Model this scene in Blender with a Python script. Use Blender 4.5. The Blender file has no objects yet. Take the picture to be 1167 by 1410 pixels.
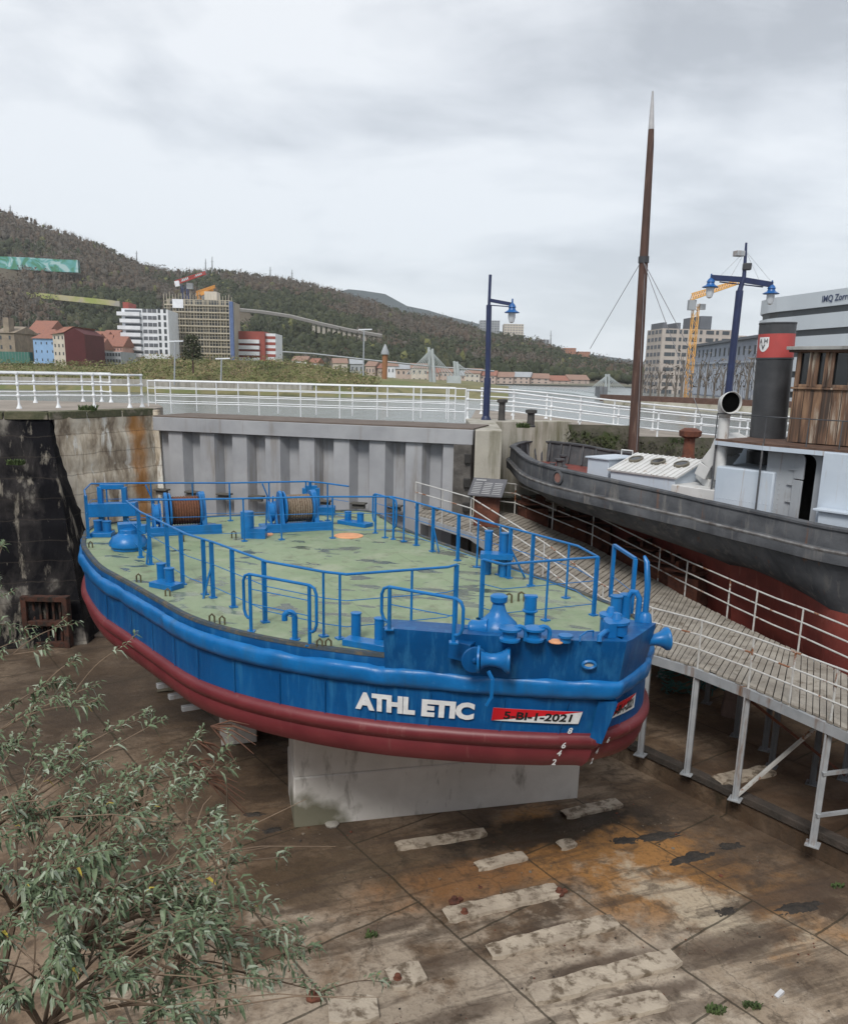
import bpy, math, random
from mathutils import Vector as Ve, Matrix, noise
R_=math.radians
random.seed(7)
sc=bpy.context.scene
COL=sc.collection
# ---------------------------------------------------------------- camera
F_=1123.;CX,CY=583.5,778.;PT=R_(13.2);RL=R_(1.3);CAM=Ve((0,0,1.4))
cF=Ve((0,math.cos(PT),-math.sin(PT)));u0=Ve((0,math.sin(PT),math.cos(PT)));r0=Ve((1,0,0))
cR=math.cos(RL)*r0+math.sin(RL)*u0;cU=math.cos(RL)*u0-math.sin(RL)*r0
cam=bpy.data.cameras.new('camera');co=bpy.data.objects.new('camera',cam);COL.objects.link(co)
cam.sensor_fit='HORIZONTAL';cam.sensor_width=36;cam.lens=36*F_/1167;cam.shift_y=73/1167
cam.clip_start=.1;cam.clip_end=9000
m=Matrix((cR,cU,-cF)).transposed().to_4x4();m.translation=CAM;co.matrix_world=m
sc.camera=co
def ray(x,y): return cF+cR*((x-CX)/F_)-cU*((y-CY)/F_)
def P(x,y,z):
    d=ray(x,y);return CAM+d*((z-CAM.z)/d.z)
def V(x,y,Y):
    d=ray(x,y);return CAM+d*(Y/d.y)
# ---------------------------------------------------------------- world, sun, exposure
SE,SR=R_(48),R_(200)
w=bpy.data.worlds.new('World');sc.world=w;w.use_nodes=True
nt=w.node_tree;N=nt.nodes;L=nt.links;N.clear()
def nd(nt,t,**k):
    n=nt.nodes.new(t)
    for a,b in k.items():
        if a=='inp':
            for i,v in b.items(): n.inputs[i].default_value=v
        else: setattr(n,a,b)
    return n
def ramp(nt,src,stops,interp='LINEAR'):
    r=nt.nodes.new('ShaderNodeValToRGB');r.color_ramp.interpolation=interp
    e=r.color_ramp.elements
    while len(e)<len(stops): e.new(.5)
    for i,(p,c) in enumerate(stops):
        e[i].position=p;e[i].color=(c if hasattr(c,'__len__') else (c,c,c))[:3]+(1,) if hasattr(c,'__len__') else (c,c,c,1)
    nt.links.new(src,r.inputs[0]);return r.outputs[0]
sky=nd(nt,'ShaderNodeTexSky',sky_type='NISHITA',sun_disc=False,sun_elevation=SE,sun_rotation=SR)
tc=nd(nt,'ShaderNodeTexCoord')
sep=nd(nt,'ShaderNodeSeparateXYZ');L.new(tc.outputs['Generated'],sep.inputs[0])
def mth(nt,op,a,b=0.,c=None):
    n=nd(nt,'ShaderNodeMath',operation=op)
    for i,v in enumerate((a,b) if c is None else (a,b,c)):
        if isinstance(v,(int,float)): n.inputs[i].default_value=v
        else: nt.links.new(v,n.inputs[i])
    return n.outputs[0]
zz=mth(nt,'ADD',mth(nt,'MAXIMUM',sep.outputs[2],0.),.22)
cb=nd(nt,'ShaderNodeCombineXYZ')
L.new(mth(nt,'DIVIDE',sep.outputs[0],zz),cb.inputs[0]);L.new(mth(nt,'DIVIDE',sep.outputs[1],zz),cb.inputs[1])
n1=nd(nt,'ShaderNodeTexNoise',inp={'Scale':1.15,'Detail':7,'Roughness':.52,'Distortion':.35});L.new(cb.outputs[0],n1.inputs['Vector'])
mp=nd(nt,'ShaderNodeMapping',inp={'Location':(3.1,1.7,0),'Scale':(1,1.6,1)});L.new(cb.outputs[0],mp.inputs[0])
n2=nd(nt,'ShaderNodeTexNoise',inp={'Scale':.55,'Detail':4,'Roughness':.5,'Distortion':.2});L.new(mp.outputs[0],n2.inputs['Vector'])
n3=nd(nt,'ShaderNodeTexNoise',inp={'Scale':3.4,'Detail':9,'Roughness':.6,'Distortion':.5});L.new(mp.outputs[0],n3.inputs['Vector'])
mixn=mth(nt,'ADD',mth(nt,'ADD',mth(nt,'MULTIPLY',n1.outputs[0],.55),mth(nt,'MULTIPLY',n2.outputs[0],.43)),mth(nt,'MULTIPLY',n3.outputs[0],.12))
cl=ramp(nt,mixn,[(.465,(2.7,2.86,3.12)),(.51,(3.6,3.78,4.06)),(.548,(4.4,4.58,4.85)),(.60,(5.3,5.45,5.65))])
hz=ramp(nt,mth(nt,'MAXIMUM',sep.outputs[2],0.),[(0,1.),(.12,.6),(.4,0.)])
mh=nd(nt,'ShaderNodeMix',data_type='RGBA');L.new(mth(nt,'MULTIPLY',hz,.75),mh.inputs[0]);L.new(cl,mh.inputs[6]);mh.inputs[7].default_value=(4.3,4.75,5.25,1)
ms=nd(nt,'ShaderNodeMix',data_type='RGBA',inp={0:.93});L.new(sky.outputs[0],ms.inputs[6]);L.new(mh.outputs[2],ms.inputs[7])
bg=nd(nt,'ShaderNodeBackground',inp={'Strength':.1});L.new(ms.outputs[2],bg.inputs[0])
wo=nd(nt,'ShaderNodeOutputWorld');L.new(bg.outputs[0],wo.inputs[0])
sl=bpy.data.lights.new('sun','SUN');sl.energy=1.5;sl.angle=R_(18);sl.color=(1,.97,.92)
so=bpy.data.objects.new('sun',sl);COL.objects.link(so)
sd=Ve((math.sin(SR)*math.cos(SE),math.cos(SR)*math.cos(SE),math.sin(SE)))
so.rotation_euler=sd.to_track_quat('Z','Y').to_euler();so.location=(0,0,60)
vs=sc.view_settings;vs.view_transform='Standard';vs.look='None';vs.gamma=1;vs.use_curve_mapping=False;vs.exposure=0.84
sc.cycles.max_bounces=6;sc.cycles.volume_bounces=1;sc.cycles.use_denoising=True
# ---------------------------------------------------------------- helpers
MT={}
def mat(name,c1,c2=None,scale=3.,rough=.6,metal=0.,bump=0.,bscale=None,stain=None,smask=(.55,.7),sscale=1.,stretch=(1,1,1),spec=.5,c3=None,thr=(.35,.65),detail=6,sstretch=(1,1,.12),dist=.3):
    """two-tone noise, optional stain layer (own colour, own stretched noise), bump"""
    if name in MT: return MT[name]
    M=bpy.data.materials.new(name);M.use_nodes=True;nt=M.node_tree;L=nt.links
    b=nt.nodes['Principled BSDF'];b.inputs['Roughness'].default_value=rough;b.inputs['Metallic'].default_value=metal
    b.inputs['Specular IOR Level'].default_value=spec
    g=nd(nt,'ShaderNodeNewGeometry')
    mp=nd(nt,'ShaderNodeMapping',inp={'Scale':stretch});L.new(g.outputs['Position'],mp.inputs[0])
    n=nd(nt,'ShaderNodeTexNoise',inp={'Scale':scale,'Detail':detail,'Roughness':.6,'Distortion':dist});L.new(mp.outputs[0],n.inputs['Vector'])
    if c2 is None: c2=tuple(x*.8 for x in c1)
    st=[(thr[0],c1),(thr[1],c2)]
    if c3: st=[(thr[0],c1),((thr[0]+thr[1])/2,c2),(thr[1],c3)]
    col=ramp(nt,n.outputs[0],st)
    if stain:
        mp2=nd(nt,'ShaderNodeMapping',inp={'Scale':sstretch,'Location':(5.3,2.1,.7)});L.new(g.outputs['Position'],mp2.inputs[0])
        n2=nd(nt,'ShaderNodeTexNoise',inp={'Scale':sscale,'Detail':8,'Roughness':.65,'Distortion':.2});L.new(mp2.outputs[0],n2.inputs['Vector'])
        mk=ramp(nt,n2.outputs[0],[(smask[0],0.),(smask[1],1.)])
        mx=nd(nt,'ShaderNodeMix',data_type='RGBA');L.new(mk,mx.inputs[0]);L.new(col,mx.inputs[6]);mx.inputs[7].default_value=tuple(stain)+(1,);col=mx.outputs[2]
    L.new(col,b.inputs['Base Color'])
    if bump:
        n3=nd(nt,'ShaderNodeTexNoise',inp={'Scale':bscale or scale*4,'Detail':8,'Roughness':.65});L.new(mp.outputs[0],n3.inputs['Vector'])
        bp=nd(nt,'ShaderNodeBump',inp={'Strength':1.,'Distance':bump});L.new(n3.outputs[0],bp.inputs['Height']);L.new(bp.outputs[0],b.inputs['Normal'])
    MT[name]=M
    return M
def colout(M): return M.node_tree.nodes['Principled BSDF'].inputs['Base Color'].links[0].from_socket
def overlay(M,facsock,colr):
    nt=M.node_tree;b=nt.nodes['Principled BSDF'];s=colout(M)
    mx=nd(nt,'ShaderNodeMix',data_type='RGBA');nt.links.new(facsock,mx.inputs[0]);nt.links.new(s,mx.inputs[6])
    if hasattr(colr,'default_value'): nt.links.new(colr,mx.inputs[7])
    else: mx.inputs[7].default_value=tuple(colr)+(1,)
    nt.links.new(mx.outputs[2],b.inputs['Base Color'])
ORG={}
def tag(o,label=None,cat=None,group=None,kind=None):
    if label:o['label']=label
    if cat:o['category']=cat
    if group:o['group']=group
    if kind:o['kind']=kind
    return o
def thing(name,loc,label,cat,group=None):
    o=bpy.data.objects.new(name,None);o.empty_display_size=.3;COL.objects.link(o);o.location=loc;ORG[o.name]=Ve(loc)
    return tag(o,label,cat,group)
class MB:
    def __init__(s): s.v=[];s.f=[];s.mi=[]
    def add(s,vs,fs,mi=0):
        n=len(s.v);s.v+= [Ve(a) for a in vs];s.f+=[tuple(i+n for i in f) for f in fs];s.mi+=[mi]*len(fs);return s
    def box(s,c,d,rz=0.,mi=0,ax=None):
        c=Ve(c);h=[x/2 for x in d]
        if ax is None: ax=(Ve((math.cos(rz),math.sin(rz),0)),Ve((-math.sin(rz),math.cos(rz),0)),Ve((0,0,1)))
        vs=[c+ax[0]*(i*h[0])+ax[1]*(j*h[1])+ax[2]*(k*h[2]) for i in(-1,1) for j in(-1,1) for k in(-1,1)]
        return s.add(vs,[(0,1,3,2),(4,6,7,5),(0,4,5,1),(2,3,7,6),(0,2,6,4),(1,5,7,3)],mi)
    def beam(s,a,b,wd,ht,mi=0):
        a=Ve(a);b=Ve(b);x=(b-a);l=x.length;x=x/l;up=Ve((0,0,1)) if abs(x.z)<.95 else Ve((1,0,0))
        y=up.cross(x).normalized();z=x.cross(y)
        return s.box((a+b)/2,(l,wd,ht),ax=(x,y,z),mi=mi)
    def tube(s,pts,r,n=8,closed=False,mi=0):
        pts=[Ve(p) for p in pts];k=len(pts);rs=r if hasattr(r,'__len__') else [r]*k
        vs=[];prev=None
        for i,p in enumerate(pts):
            if closed: t=(pts[(i+1)%k]-pts[i-1])
            else: t=pts[min(i+1,k-1)]-pts[max(i-1,0)]
            t.normalize()
            if prev is None:
                a=Ve((0,0,1)) if abs(t.z)<.9 else Ve((1,0,0));u=a.cross(t).normalized()
            else:
                u=(prev-t*prev.dot(t)).normalized()
            prev=u;q=t.cross(u)
            for j in range(n):
                an=2*math.pi*j/n;vs.append(p+(u*math.cos(an)+q*math.sin(an))*rs[i])
        fs=[]
        for i in range(k if closed else k-1):
            for j in range(n):
                a=i*n+j;b_=i*n+(j+1)%n;c=((i+1)%k)*n+(j+1)%n;d=((i+1)%k)*n+j;fs.append((a,b_,c,d))
        if not closed: fs+=[tuple(range(n))[::-1],tuple(range((k-1)*n,k*n))]
        return s.add(vs,fs,mi)
    def lathe(s,c,prof,n=16,ax=(0,0,1),mi=0):
        ax=Ve(ax).normalized();a=Ve((0,0,1)) if abs(ax.z)<.9 else Ve((1,0,0));u=a.cross(ax).normalized();q=ax.cross(u);c=Ve(c)
        vs=[c+ax*z+(u*math.cos(2*math.pi*j/n)+q*math.sin(2*math.pi*j/n))*max(r,1e-4) for r,z in prof for j in range(n)]
        fs=[(i*n+j,i*n+(j+1)%n,(i+1)*n+(j+1)%n,(i+1)*n+j) for i in range(len(prof)-1) for j in range(n)]
        fs+=[tuple(range(n))[::-1],tuple(range((len(prof)-1)*n,len(prof)*n))]
        return s.add(vs,fs,mi)
    def prism(s,poly,z0,z1,mi=0):
        n=len(poly);vs=[Ve((p[0],p[1],z0)) for p in poly]+[Ve((p[0],p[1],z1)) for p in poly]
        fs=[tuple(range(n))[::-1],tuple(range(n,2*n))]+[(i,(i+1)%n,n+(i+1)%n,n+i) for i in range(n)]
        return s.add(vs,fs,mi)
    def slab(s,quad,th,mi=0):
        """thick plate from a planar polygon"""
        q=[Ve(p) for p in quad];nr=(q[1]-q[0]).cross(q[2]-q[0]).normalized()*th;n=len(q)
        return s.add(q+[p-nr for p in q],[tuple(range(n)),tuple(range(n,2*n))[::-1]]+[((i+1)%n,i,n+i,n+(i+1)%n) for i in range(n)],mi)
    def build(s,name,mats,parent=None,origin=None,bevel=0,smooth=35):
        me=bpy.data.meshes.new(name);o=bpy.data.objects.new(name,me);COL.objects.link(o)
        root=parent
        while root is not None and root.parent is not None: root=root.parent
        if root is not None: og=ORG[root.name]
        else:
            if origin is None:
                xs=[v.x for v in s.v];ys=[v.y for v in s.v];zs=[v.z for v in s.v];origin=((min(xs)+max(xs))/2,(min(ys)+max(ys))/2,min(zs))
            og=Ve(origin);o.location=og;ORG[o.name]=og
        me.from_pydata([v-og for v in s.v],[],s.f)
        if not isinstance(mats,(list,tuple)): mats=[mats]
        for m_ in mats: me.materials.append(m_)
        if any(s.mi): me.polygons.foreach_set('material_index',s.mi)
        if smooth:
            me.shade_smooth();me.set_sharp_from_angle(angle=R_(smooth))
        me.update()
        if parent is not None:
            o.parent=parent
        if bevel:
            bm=o.modifiers.new('bevel','BEVEL');bm.width=bevel;bm.segments=2;bm.limit_method='ANGLE';bm.angle_limit=R_(40)
        return o
def struct(name,mb,m,**k): return tag(mb.build(name,m,**k),kind='structure')
def dup(o,loc=None,rz=None,label=None,parent=None):
    c=o.copy();COL.objects.link(c)
    if parent is not None: c.parent=parent
    for ch in list(o.children): dup(ch,parent=c)
    if loc is not None: c.location=loc
    if rz is not None: c.rotation_euler=(0,0,rz)
    if label: c['label']=label
    return c
def text(body,size=1.,off=0.,ext=0.,spacing=1.):
    cu=bpy.data.curves.new('t','FONT');cu.body=body;cu.size=size;cu.offset=off;cu.space_character=spacing;cu.resolution_u=3
    o=bpy.data.objects.new('t',cu);COL.objects.link(o)
    bpy.context.view_layer.update()
    me=bpy.data.meshes.new_from_object(o);vs=[v.co.copy() for v in me.vertices];fs=[tuple(p.vertices) for p in me.polygons]
    bpy.data.objects.remove(o);bpy.data.curves.remove(cu);bpy.data.meshes.remove(me)
    xs=[v.x for v in vs];ys=[v.y for v in vs];x0,x1,y0,y1=min(xs),max(xs),min(ys),max(ys)
    return [((v.x-x0)/(x1-x0),(v.y-y0)/(y1-y0)) for v in vs],fs
def catmull(pts,per=6,closed=True):
    out=[];n=len(pts)
    for i in range(n if closed else n-1):
        if closed: p=[pts[(i+k-1)%n] for k in range(4)]
        else: p=[pts[max(0,min(n-1,i+k-1))] for k in range(4)]
        p=[Ve(q) for q in p]
        for j in range(per):
            t=j/per
            out.append(.5*((2*p[1])+(p[2]-p[0])*t+(2*p[0]-5*p[1]+4*p[2]-p[3])*t*t+(3*p[1]-p[0]-3*p[2]+p[3])*t**3))
    if not closed: out.append(Ve(pts[-1]))
    return out
#%%MATS
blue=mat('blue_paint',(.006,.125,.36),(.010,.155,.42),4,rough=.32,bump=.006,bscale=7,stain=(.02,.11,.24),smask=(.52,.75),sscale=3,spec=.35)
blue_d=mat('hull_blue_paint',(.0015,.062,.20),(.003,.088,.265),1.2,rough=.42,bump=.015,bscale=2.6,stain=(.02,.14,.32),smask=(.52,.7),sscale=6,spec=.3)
red_d=mat('boot_red_paint',(.13,.018,.024),(.17,.028,.033),1.5,rough=.45,bump=.004,bscale=5,stain=(.2,.075,.07),smask=(.62,.8),sscale=5)
deckg=mat('deck_green_paint',(.225,.285,.165),(.175,.235,.135),.9,rough=.55,bump=.004,bscale=20,stain=(.29,.32,.22),smask=(.5,.7),sscale=1.6,sstretch=(1,1,1))
white_t=mat('white_letter_paint',(.72,.73,.73),(.6,.6,.6),8,rough=.5)
black_t=mat('black_letter_paint',(.012,.012,.012),rough=.5)
redp=mat('red_plate_paint',(.6,.012,.02),(.5,.012,.02),5,rough=.4)
wrail=mat('white_rail_paint',(.74,.76,.78),(.62,.64,.66),5,rough=.45,stain=(.35,.30,.24),smask=(.66,.8),sscale=4)
rrail=mat('rusty_white_paint',(.52,.52,.50),(.42,.41,.39),6,rough=.55,stain=(.22,.09,.04),smask=(.56,.62),sscale=3,sstretch=(1,1,1))
rust=mat('rust',(.10,.035,.022),(.16,.055,.03),5,rough=.9,bump=.02,bscale=12,stain=(.05,.02,.015),smask=(.5,.7),sscale=4,sstretch=(1,1,1))
rope=mat('wire_rope_rust',(.16,.06,.03),(.10,.04,.02),20,rough=.85,bump=.01,bscale=60)
steelg=mat('grey_steel_paint',(.27,.275,.29),(.35,.355,.37),.8,rough=.55,stain=(.19,.165,.14),smask=(.54,.72),sscale=2,sstretch=(1,1,.1),bump=.004)
steeld=mat('dark_grey_steel',(.13,.14,.155),(.19,.20,.215),1.,rough=.6,stain=(.05,.045,.04),smask=(.5,.7),sscale=2.5,sstretch=(1,1,.12),bump=.004)
galv=mat('galvanised_steel',(.33,.35,.37),(.42,.44,.46),3,rough=.45,metal=.2,stain=(.2,.11,.06),smask=(.55,.68),sscale=3)
conc=mat('concrete',(.36,.34,.30),(.28,.265,.235),1.5,rough=.9,bump=.012,bscale=25,stain=(.17,.155,.13),smask=(.5,.72),sscale=1.5,sstretch=(1,1,.15))
concw=mat('pale_concrete',(.76,.74,.70),(.65,.63,.59),1.2,rough=.85,bump=.006,bscale=20,stain=(.24,.22,.19),smask=(.56,.72),sscale=3,sstretch=(1,1,.3))
wallst=mat('stained_masonry',(.66,.59,.48),(.46,.39,.30),1.8,rough=.95,spec=.15,bump=.05,bscale=5,c3=(.22,.175,.13),thr=(.40,.64),stain=(.70,.68,.62),smask=(.56,.62),sscale=3.2,sstretch=(1,1,.18),stretch=(1.3,1.3,.45))
walld=mat('black_masonry',(.007,.007,.009),(.033,.030,.030),.8,rough=.85,spec=.12,bump=.06,bscale=4,c3=(.26,.24,.21),thr=(.46,.66),stain=(.25,.225,.185),smask=(.57,.66),sscale=2.4,sstretch=(1,1,.25),stretch=(1,1,.5))
paving=mat('quay_paving',(.30,.26,.22),(.22,.19,.16),.7,rough=.9,bump=.01)
moss=mat('moss',(.05,.07,.02),(.10,.10,.04),4,rough=1,bump=.05,bscale=14)
woodm=mat('mast_wood',(.085,.042,.03),(.05,.026,.02),3,rough=.7,stain=(.16,.10,.075),smask=(.55,.7),sscale=6,stretch=(1,1,.2))
board=mat('grey_boards',(.34,.31,.265),(.22,.195,.165),2.2,rough=.9,bump=.008,bscale=30,stain=(.12,.095,.07),smask=(.55,.7),sscale=3,sstretch=(1,1,1))
tugblk=mat('tug_black_paint',(.05,.053,.06),(.10,.104,.112),1.4,rough=.78,spec=.2,bump=.02,bscale=5,stain=(.15,.145,.14),smask=(.54,.68),sscale=4,sstretch=(1,1,.15))
tugred=mat('tug_red_paint',(.22,.045,.032),(.15,.03,.024),1.5,rough=.65,bump=.01,stain=(.34,.13,.10),smask=(.6,.75),sscale=3)
tugrust=mat('tug_rusty_edge',(.06,.035,.025),(.13,.07,.045),3,rough=.8,bump=.01)
tugw=mat('pale_blue_grey_paint',(.43,.49,.56),(.50,.555,.62),1.,rough=.5,bump=.006,bscale=3,stain=(.50,.47,.42),smask=(.6,.75),sscale=3)
tugg=mat('grey_cabin_paint',(.30,.32,.345),(.36,.38,.40),1.2,rough=.5,stain=(.22,.21,.2),smask=(.6,.75),sscale=3)
creamw=mat('worn_white_paint',(.58,.58,.57),(.50,.50,.49),2,rough=.55,stain=(.27,.17,.10),smask=(.6,.68),sscale=4,sstretch=(1,1,.25))
tugdeck=mat('red_brown_deck',(.20,.05,.04),(.13,.04,.035),2,rough=.8)
funb=mat('funnel_black',(.03,.032,.036),(.055,.057,.062),2,rough=.5,bump=.004)
funr=mat('funnel_red',(.42,.06,.055),(.36,.055,.05),4,rough=.55,bump=.004)
wood2=mat('weathered_wheelhouse_wood',(.05,.034,.026),(.14,.078,.048),5,rough=.75,bump=.006,bscale=12,c3=(.24,.145,.085),thr=(.40,.62),stain=(.36,.31,.25),smask=(.56,.66),sscale=7,stretch=(1,1,.10),sstretch=(1,1,.08))
darkg=mat('dark_glass',(.012,.014,.016),rough=.12,spec=.6)
black=mat('black_void',(.004,.004,.004),rough=1,spec=0)
navy=mat('navy_paint',(.012,.02,.065),(.018,.03,.09),2,rough=.4)
lampb=mat('lamp_blue',(.015,.11,.34),rough=.4)
glassw=mat('lamp_glass',(.62,.66,.70),rough=.15)
orange=mat('orange_disc',(.75,.36,.18),(.6,.28,.14),10,rough=.7)
# ---------------------------------------------------------------- setting
FZ=-7.;FR=-6.6
ga=P(830,1045,FZ);gb=P(1167,1215,FZ);gd=(gb-ga);gd.z=0;gd.normalize();gn=Ve((-gd.y,gd.x,0))
if gn.x<0: gn=-gn
fm=mat('dock_floor',(.27,.20,.14),(.16,.11,.072),.55,rough=.62,bump=.04,bscale=3.5,c3=(.085,.06,.042),thr=(.40,.62),spec=.25)
def floor_nodes():
    nt=fm.node_tree;L=nt.links;g=nd(nt,'ShaderNodeNewGeometry')
    def mask(cx,cy,rx,ry,ang,lo,hi,nz=.9,ns=.8):
        mp=nd(nt,'ShaderNodeMapping',vector_type='TEXTURE',inp={'Location':(cx,cy,0),'Rotation':(0,0,ang),'Scale':(rx,ry,1000)});L.new(g.outputs['Position'],mp.inputs[0])
        ln=nd(nt,'ShaderNodeVectorMath',operation='LENGTH');L.new(mp.outputs[0],ln.inputs[0])
        n=nd(nt,'ShaderNodeTexNoise',inp={'Scale':ns,'Detail':8,'Roughness':.65});L.new(g.outputs['Position'],n.inputs['Vector'])
        s=mth(nt,'ADD',ln.outputs['Value'],mth(nt,'MULTIPLY',mth(nt,'SUBTRACT',n.outputs[0],.5),nz*2))
        return ramp(nt,s,[(lo,1.),(hi,0.)])
    # pale dry slabs in the near part
    def pale(cx,cy,rx,ry,ang,c,amt,ns=.9):
        k=mask(cx,cy,rx,ry,ang,.35,.8,1.5,ns)
        overlay(fm,mth(nt,'MULTIPLY',k,amt),c)
    pale(1.,8.6,7,4.2,0,(.37,.305,.235),1.,1.3)
    pale(3.4,9.4,5,2.6,.3,(.45,.38,.30),.9,2.2)
    pale(6.2,10.,3,2.6,.3,(.29,.225,.16),.8,1.8)
    k=mask(4.0,12.9,3.3,1.9,-.5,.45,.95,1.1,1.1);overlay(fm,mth(nt,'MULTIPLY',k,.92),(.33,.165,.055))
    k=mask(.8,12.3,2.4,.8,.3,.4,.9,1.2,1.3);overlay(fm,mth(nt,'MULTIPLY',k,.8),(.24,.115,.045))
    k=mask(4.6,11.9,2.0,.9,-.6,.4,.9,1.3,1.9);overlay(fm,mth(nt,'MULTIPLY',k,.85),(.47,.40,.30))
    k=mask(-1.6,12.4,2.6,1.1,.3,.5,.9,1.0,1.2);overlay(fm,mth(nt,'MULTIPLY',k,.75),(.085,.06,.038))
    k=mask(2.6,14.0,3.4,.9,.36,.45,.85,1.0,1.6);overlay(fm,mth(nt,'MULTIPLY',k,.9),(.022,.018,.014))
    k=mask(-9,20,6.,6.,.3,.55,1.0,.9,.6);overlay(fm,mth(nt,'MULTIPLY',k,.6),(.06,.047,.037))
    k=mask(9.5,16,4,6,-.6,.6,1.,.6,.6);overlay(fm,mth(nt,'MULTIPLY',k,.75),(.07,.045,.03))
    for (qx,qy,rx,ry,am) in ((820,1332,1.3,.24,.85),(745,1287,1.25,.2,.85),(680,1240,1.1,.16,.8),(880,1375,1.3,.22,.8),(600,1330,1.2,.25,.7),(1010,1300,1.5,.35,.75),(1080,1235,1.5,.3,.7),(540,1275,1.0,.2,.7),(950,1390,.9,.2,.6),(640,1395,1.1,.2,.7),(1120,1340,.9,.2,.55)):
        c_=P(qx,qy,FZ);k=mask(c_.x,c_.y,rx,ry,.36,.5,1.05,.8,2.2);overlay(fm,mth(nt,'MULTIPLY',k,am),(.085,.058,.042))
    # fine dirt blotches
    n=nd(nt,'ShaderNodeTexNoise',inp={'Scale':2.4,'Detail':10,'Roughness':.72,'Distortion':.5});L.new(g.outputs['Position'],n.inputs['Vector'])
    overlay(fm,mth(nt,'MULTIPLY',ramp(nt,n.outputs[0],[(.52,0.),(.63,1.)]),.7),(.07,.05,.035))
    n=nd(nt,'ShaderNodeTexNoise',inp={'Scale':14,'Detail':8,'Roughness':.7});L.new(g.outputs['Position'],n.inputs['Vector'])
    overlay(fm,mth(nt,'MULTIPLY',ramp(nt,n.outputs[0],[(.5,0.),(.66,1.)]),.4),(.045,.035,.025))
    mpS=nd(nt,'ShaderNodeMapping',vector_type='TEXTURE',inp={'Rotation':(0,0,.36),'Scale':(2.6,.42,1)});L.new(g.outputs['Position'],mpS.inputs[0])
    nS=nd(nt,'ShaderNodeTexNoise',inp={'Scale':1.3,'Detail':8,'Roughness':.66,'Distortion':.3});L.new(mpS.outputs[0],nS.inputs['Vector'])
    overlay(fm,mth(nt,'MULTIPLY',ramp(nt,nS.outputs[0],[(.51,0.),(.61,1.)]),.6),(.066,.048,.036))
    # slab joints + cracks
    mp=nd(nt,'ShaderNodeMapping',vector_type='TEXTURE',inp={'Location':(2.6,12.19,0),'Rotation':(0,0,math.atan2(gd.y,gd.x))});L.new(g.outputs['Position'],mp.inputs[0])
    nz=nd(nt,'ShaderNodeTexNoise',inp={'Scale':1.5,'Detail':4});L.new(g.outputs['Position'],nz.inputs['Vector'])
    vm=nd(nt,'ShaderNodeVectorMath',operation='MULTIPLY_ADD',inp={1:(.10,.10,0)});L.new(nz.outputs['Color'],vm.inputs[0]);L.new(mp.outputs[0],vm.inputs[2])
    br=nd(nt,'ShaderNodeTexBrick',inp={'Scale':1.,'Mortar Size':.022,'Mortar Smooth':.3,'Brick Width':3.1,'Row Height':2.3,'Color1':(0,0,0,1),'Color2':(0,0,0,1),'Mortar':(1,1,1,1)});br.offset=.35
    L.new(vm.outputs[0],br.inputs[0]);overlay(fm,mth(nt,'MULTIPLY',br.outputs['Fac'],.75),(.035,.03,.02))
    vo=nd(nt,'ShaderNodeTexVoronoi',feature='DISTANCE_TO_EDGE',inp={'Scale':.42});
    vm2=nd(nt,'ShaderNodeVectorMath',operation='MULTIPLY_ADD',inp={1:(.7,.7,0)})
    nz2=nd(nt,'ShaderNodeTexNoise',inp={'Scale':1.8,'Detail':6,'Roughness':.6});L.new(g.outputs['Position'],nz2.inputs['Vector']);L.new(nz2.outputs['Color'],vm2.inputs[0]);L.new(g.outputs['Position'],vm2.inputs[2])
    L.new(vm2.outputs[0],vo.inputs['Vector'])
    overlay(fm,mth(nt,'MULTIPLY',ramp(nt,vo.outputs[0],[(0.002,1.),(.007,0.)]),.45),(.05,.04,.028))
    b=nt.nodes['Principled BSDF']
    wet=nd(nt,'ShaderNodeTexNoise',inp={'Scale':.5,'Detail':6,'Roughness':.6});L.new(g.outputs['Position'],wet.inputs['Vector'])
    L.new(ramp(nt,wet.outputs[0],[(.45,.85),(.6,.4)]),b.inputs['Roughness'])
floor_nodes()
def quadgrid(mb,a,b,c,d,nu,nv):
    n0=len(mb.v);a,b,c,d=map(Ve,(a,b,c,d))
    vs=[(a.lerp(b,i/nu)).lerp(d.lerp(c,i/nu),j/nv) for j in range(nv+1) for i in range(nu+1)]
    mb.add(vs,[(j*(nu+1)+i,j*(nu+1)+i+1,(j+1)*(nu+1)+i+1,(j+1)*(nu+1)+i) for j in range(nv) for i in range(nu)])
far=ga-gd*18;near=ga+gd*26;wg=.42
mb=MB()
l0=far.copy();l1=near.copy()
mb.add([l0,l1,l1-gn*30,l0-gn*30],[(0,1,2,3)])                    # left/near floor
r0_=far+gn*wg;r1_=near+gn*wg
hz_=Ve((0,0,FR-FZ));mb.add([r0_+hz_,r1_+hz_,r1_+gn*24+hz_,r0_+gn*24+hz_],[(3,2,1,0)])
tz=Ve((0,0,-.12))
mb.add([l0,l1,l1+tz,l0+tz],[(0,1,2,3)]);mb.add([r0_+hz_,r1_+hz_,r1_+tz,r0_+tz],[(3,2,1,0)]);mb.add([l0+tz,l1+tz,r1_+tz,r0_+tz],[(0,1,2,3)])
struct('dock_floor',mb,fm,smooth=0)
mb=MB();mb.beam(r0_+gn*.08+hz_+Ve((0,0,-.04)),r1_+gn*.08+hz_+Ve((0,0,-.04)),.24,.16)
tag(mb.build('gutter_kerb',mat('dark_kerb',(.07,.055,.045),(.035,.03,.025),3,rough=.9,bump=.03),bevel=.02),'dark stone kerb running beside the drain gutter in the dock floor','kerb')
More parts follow.
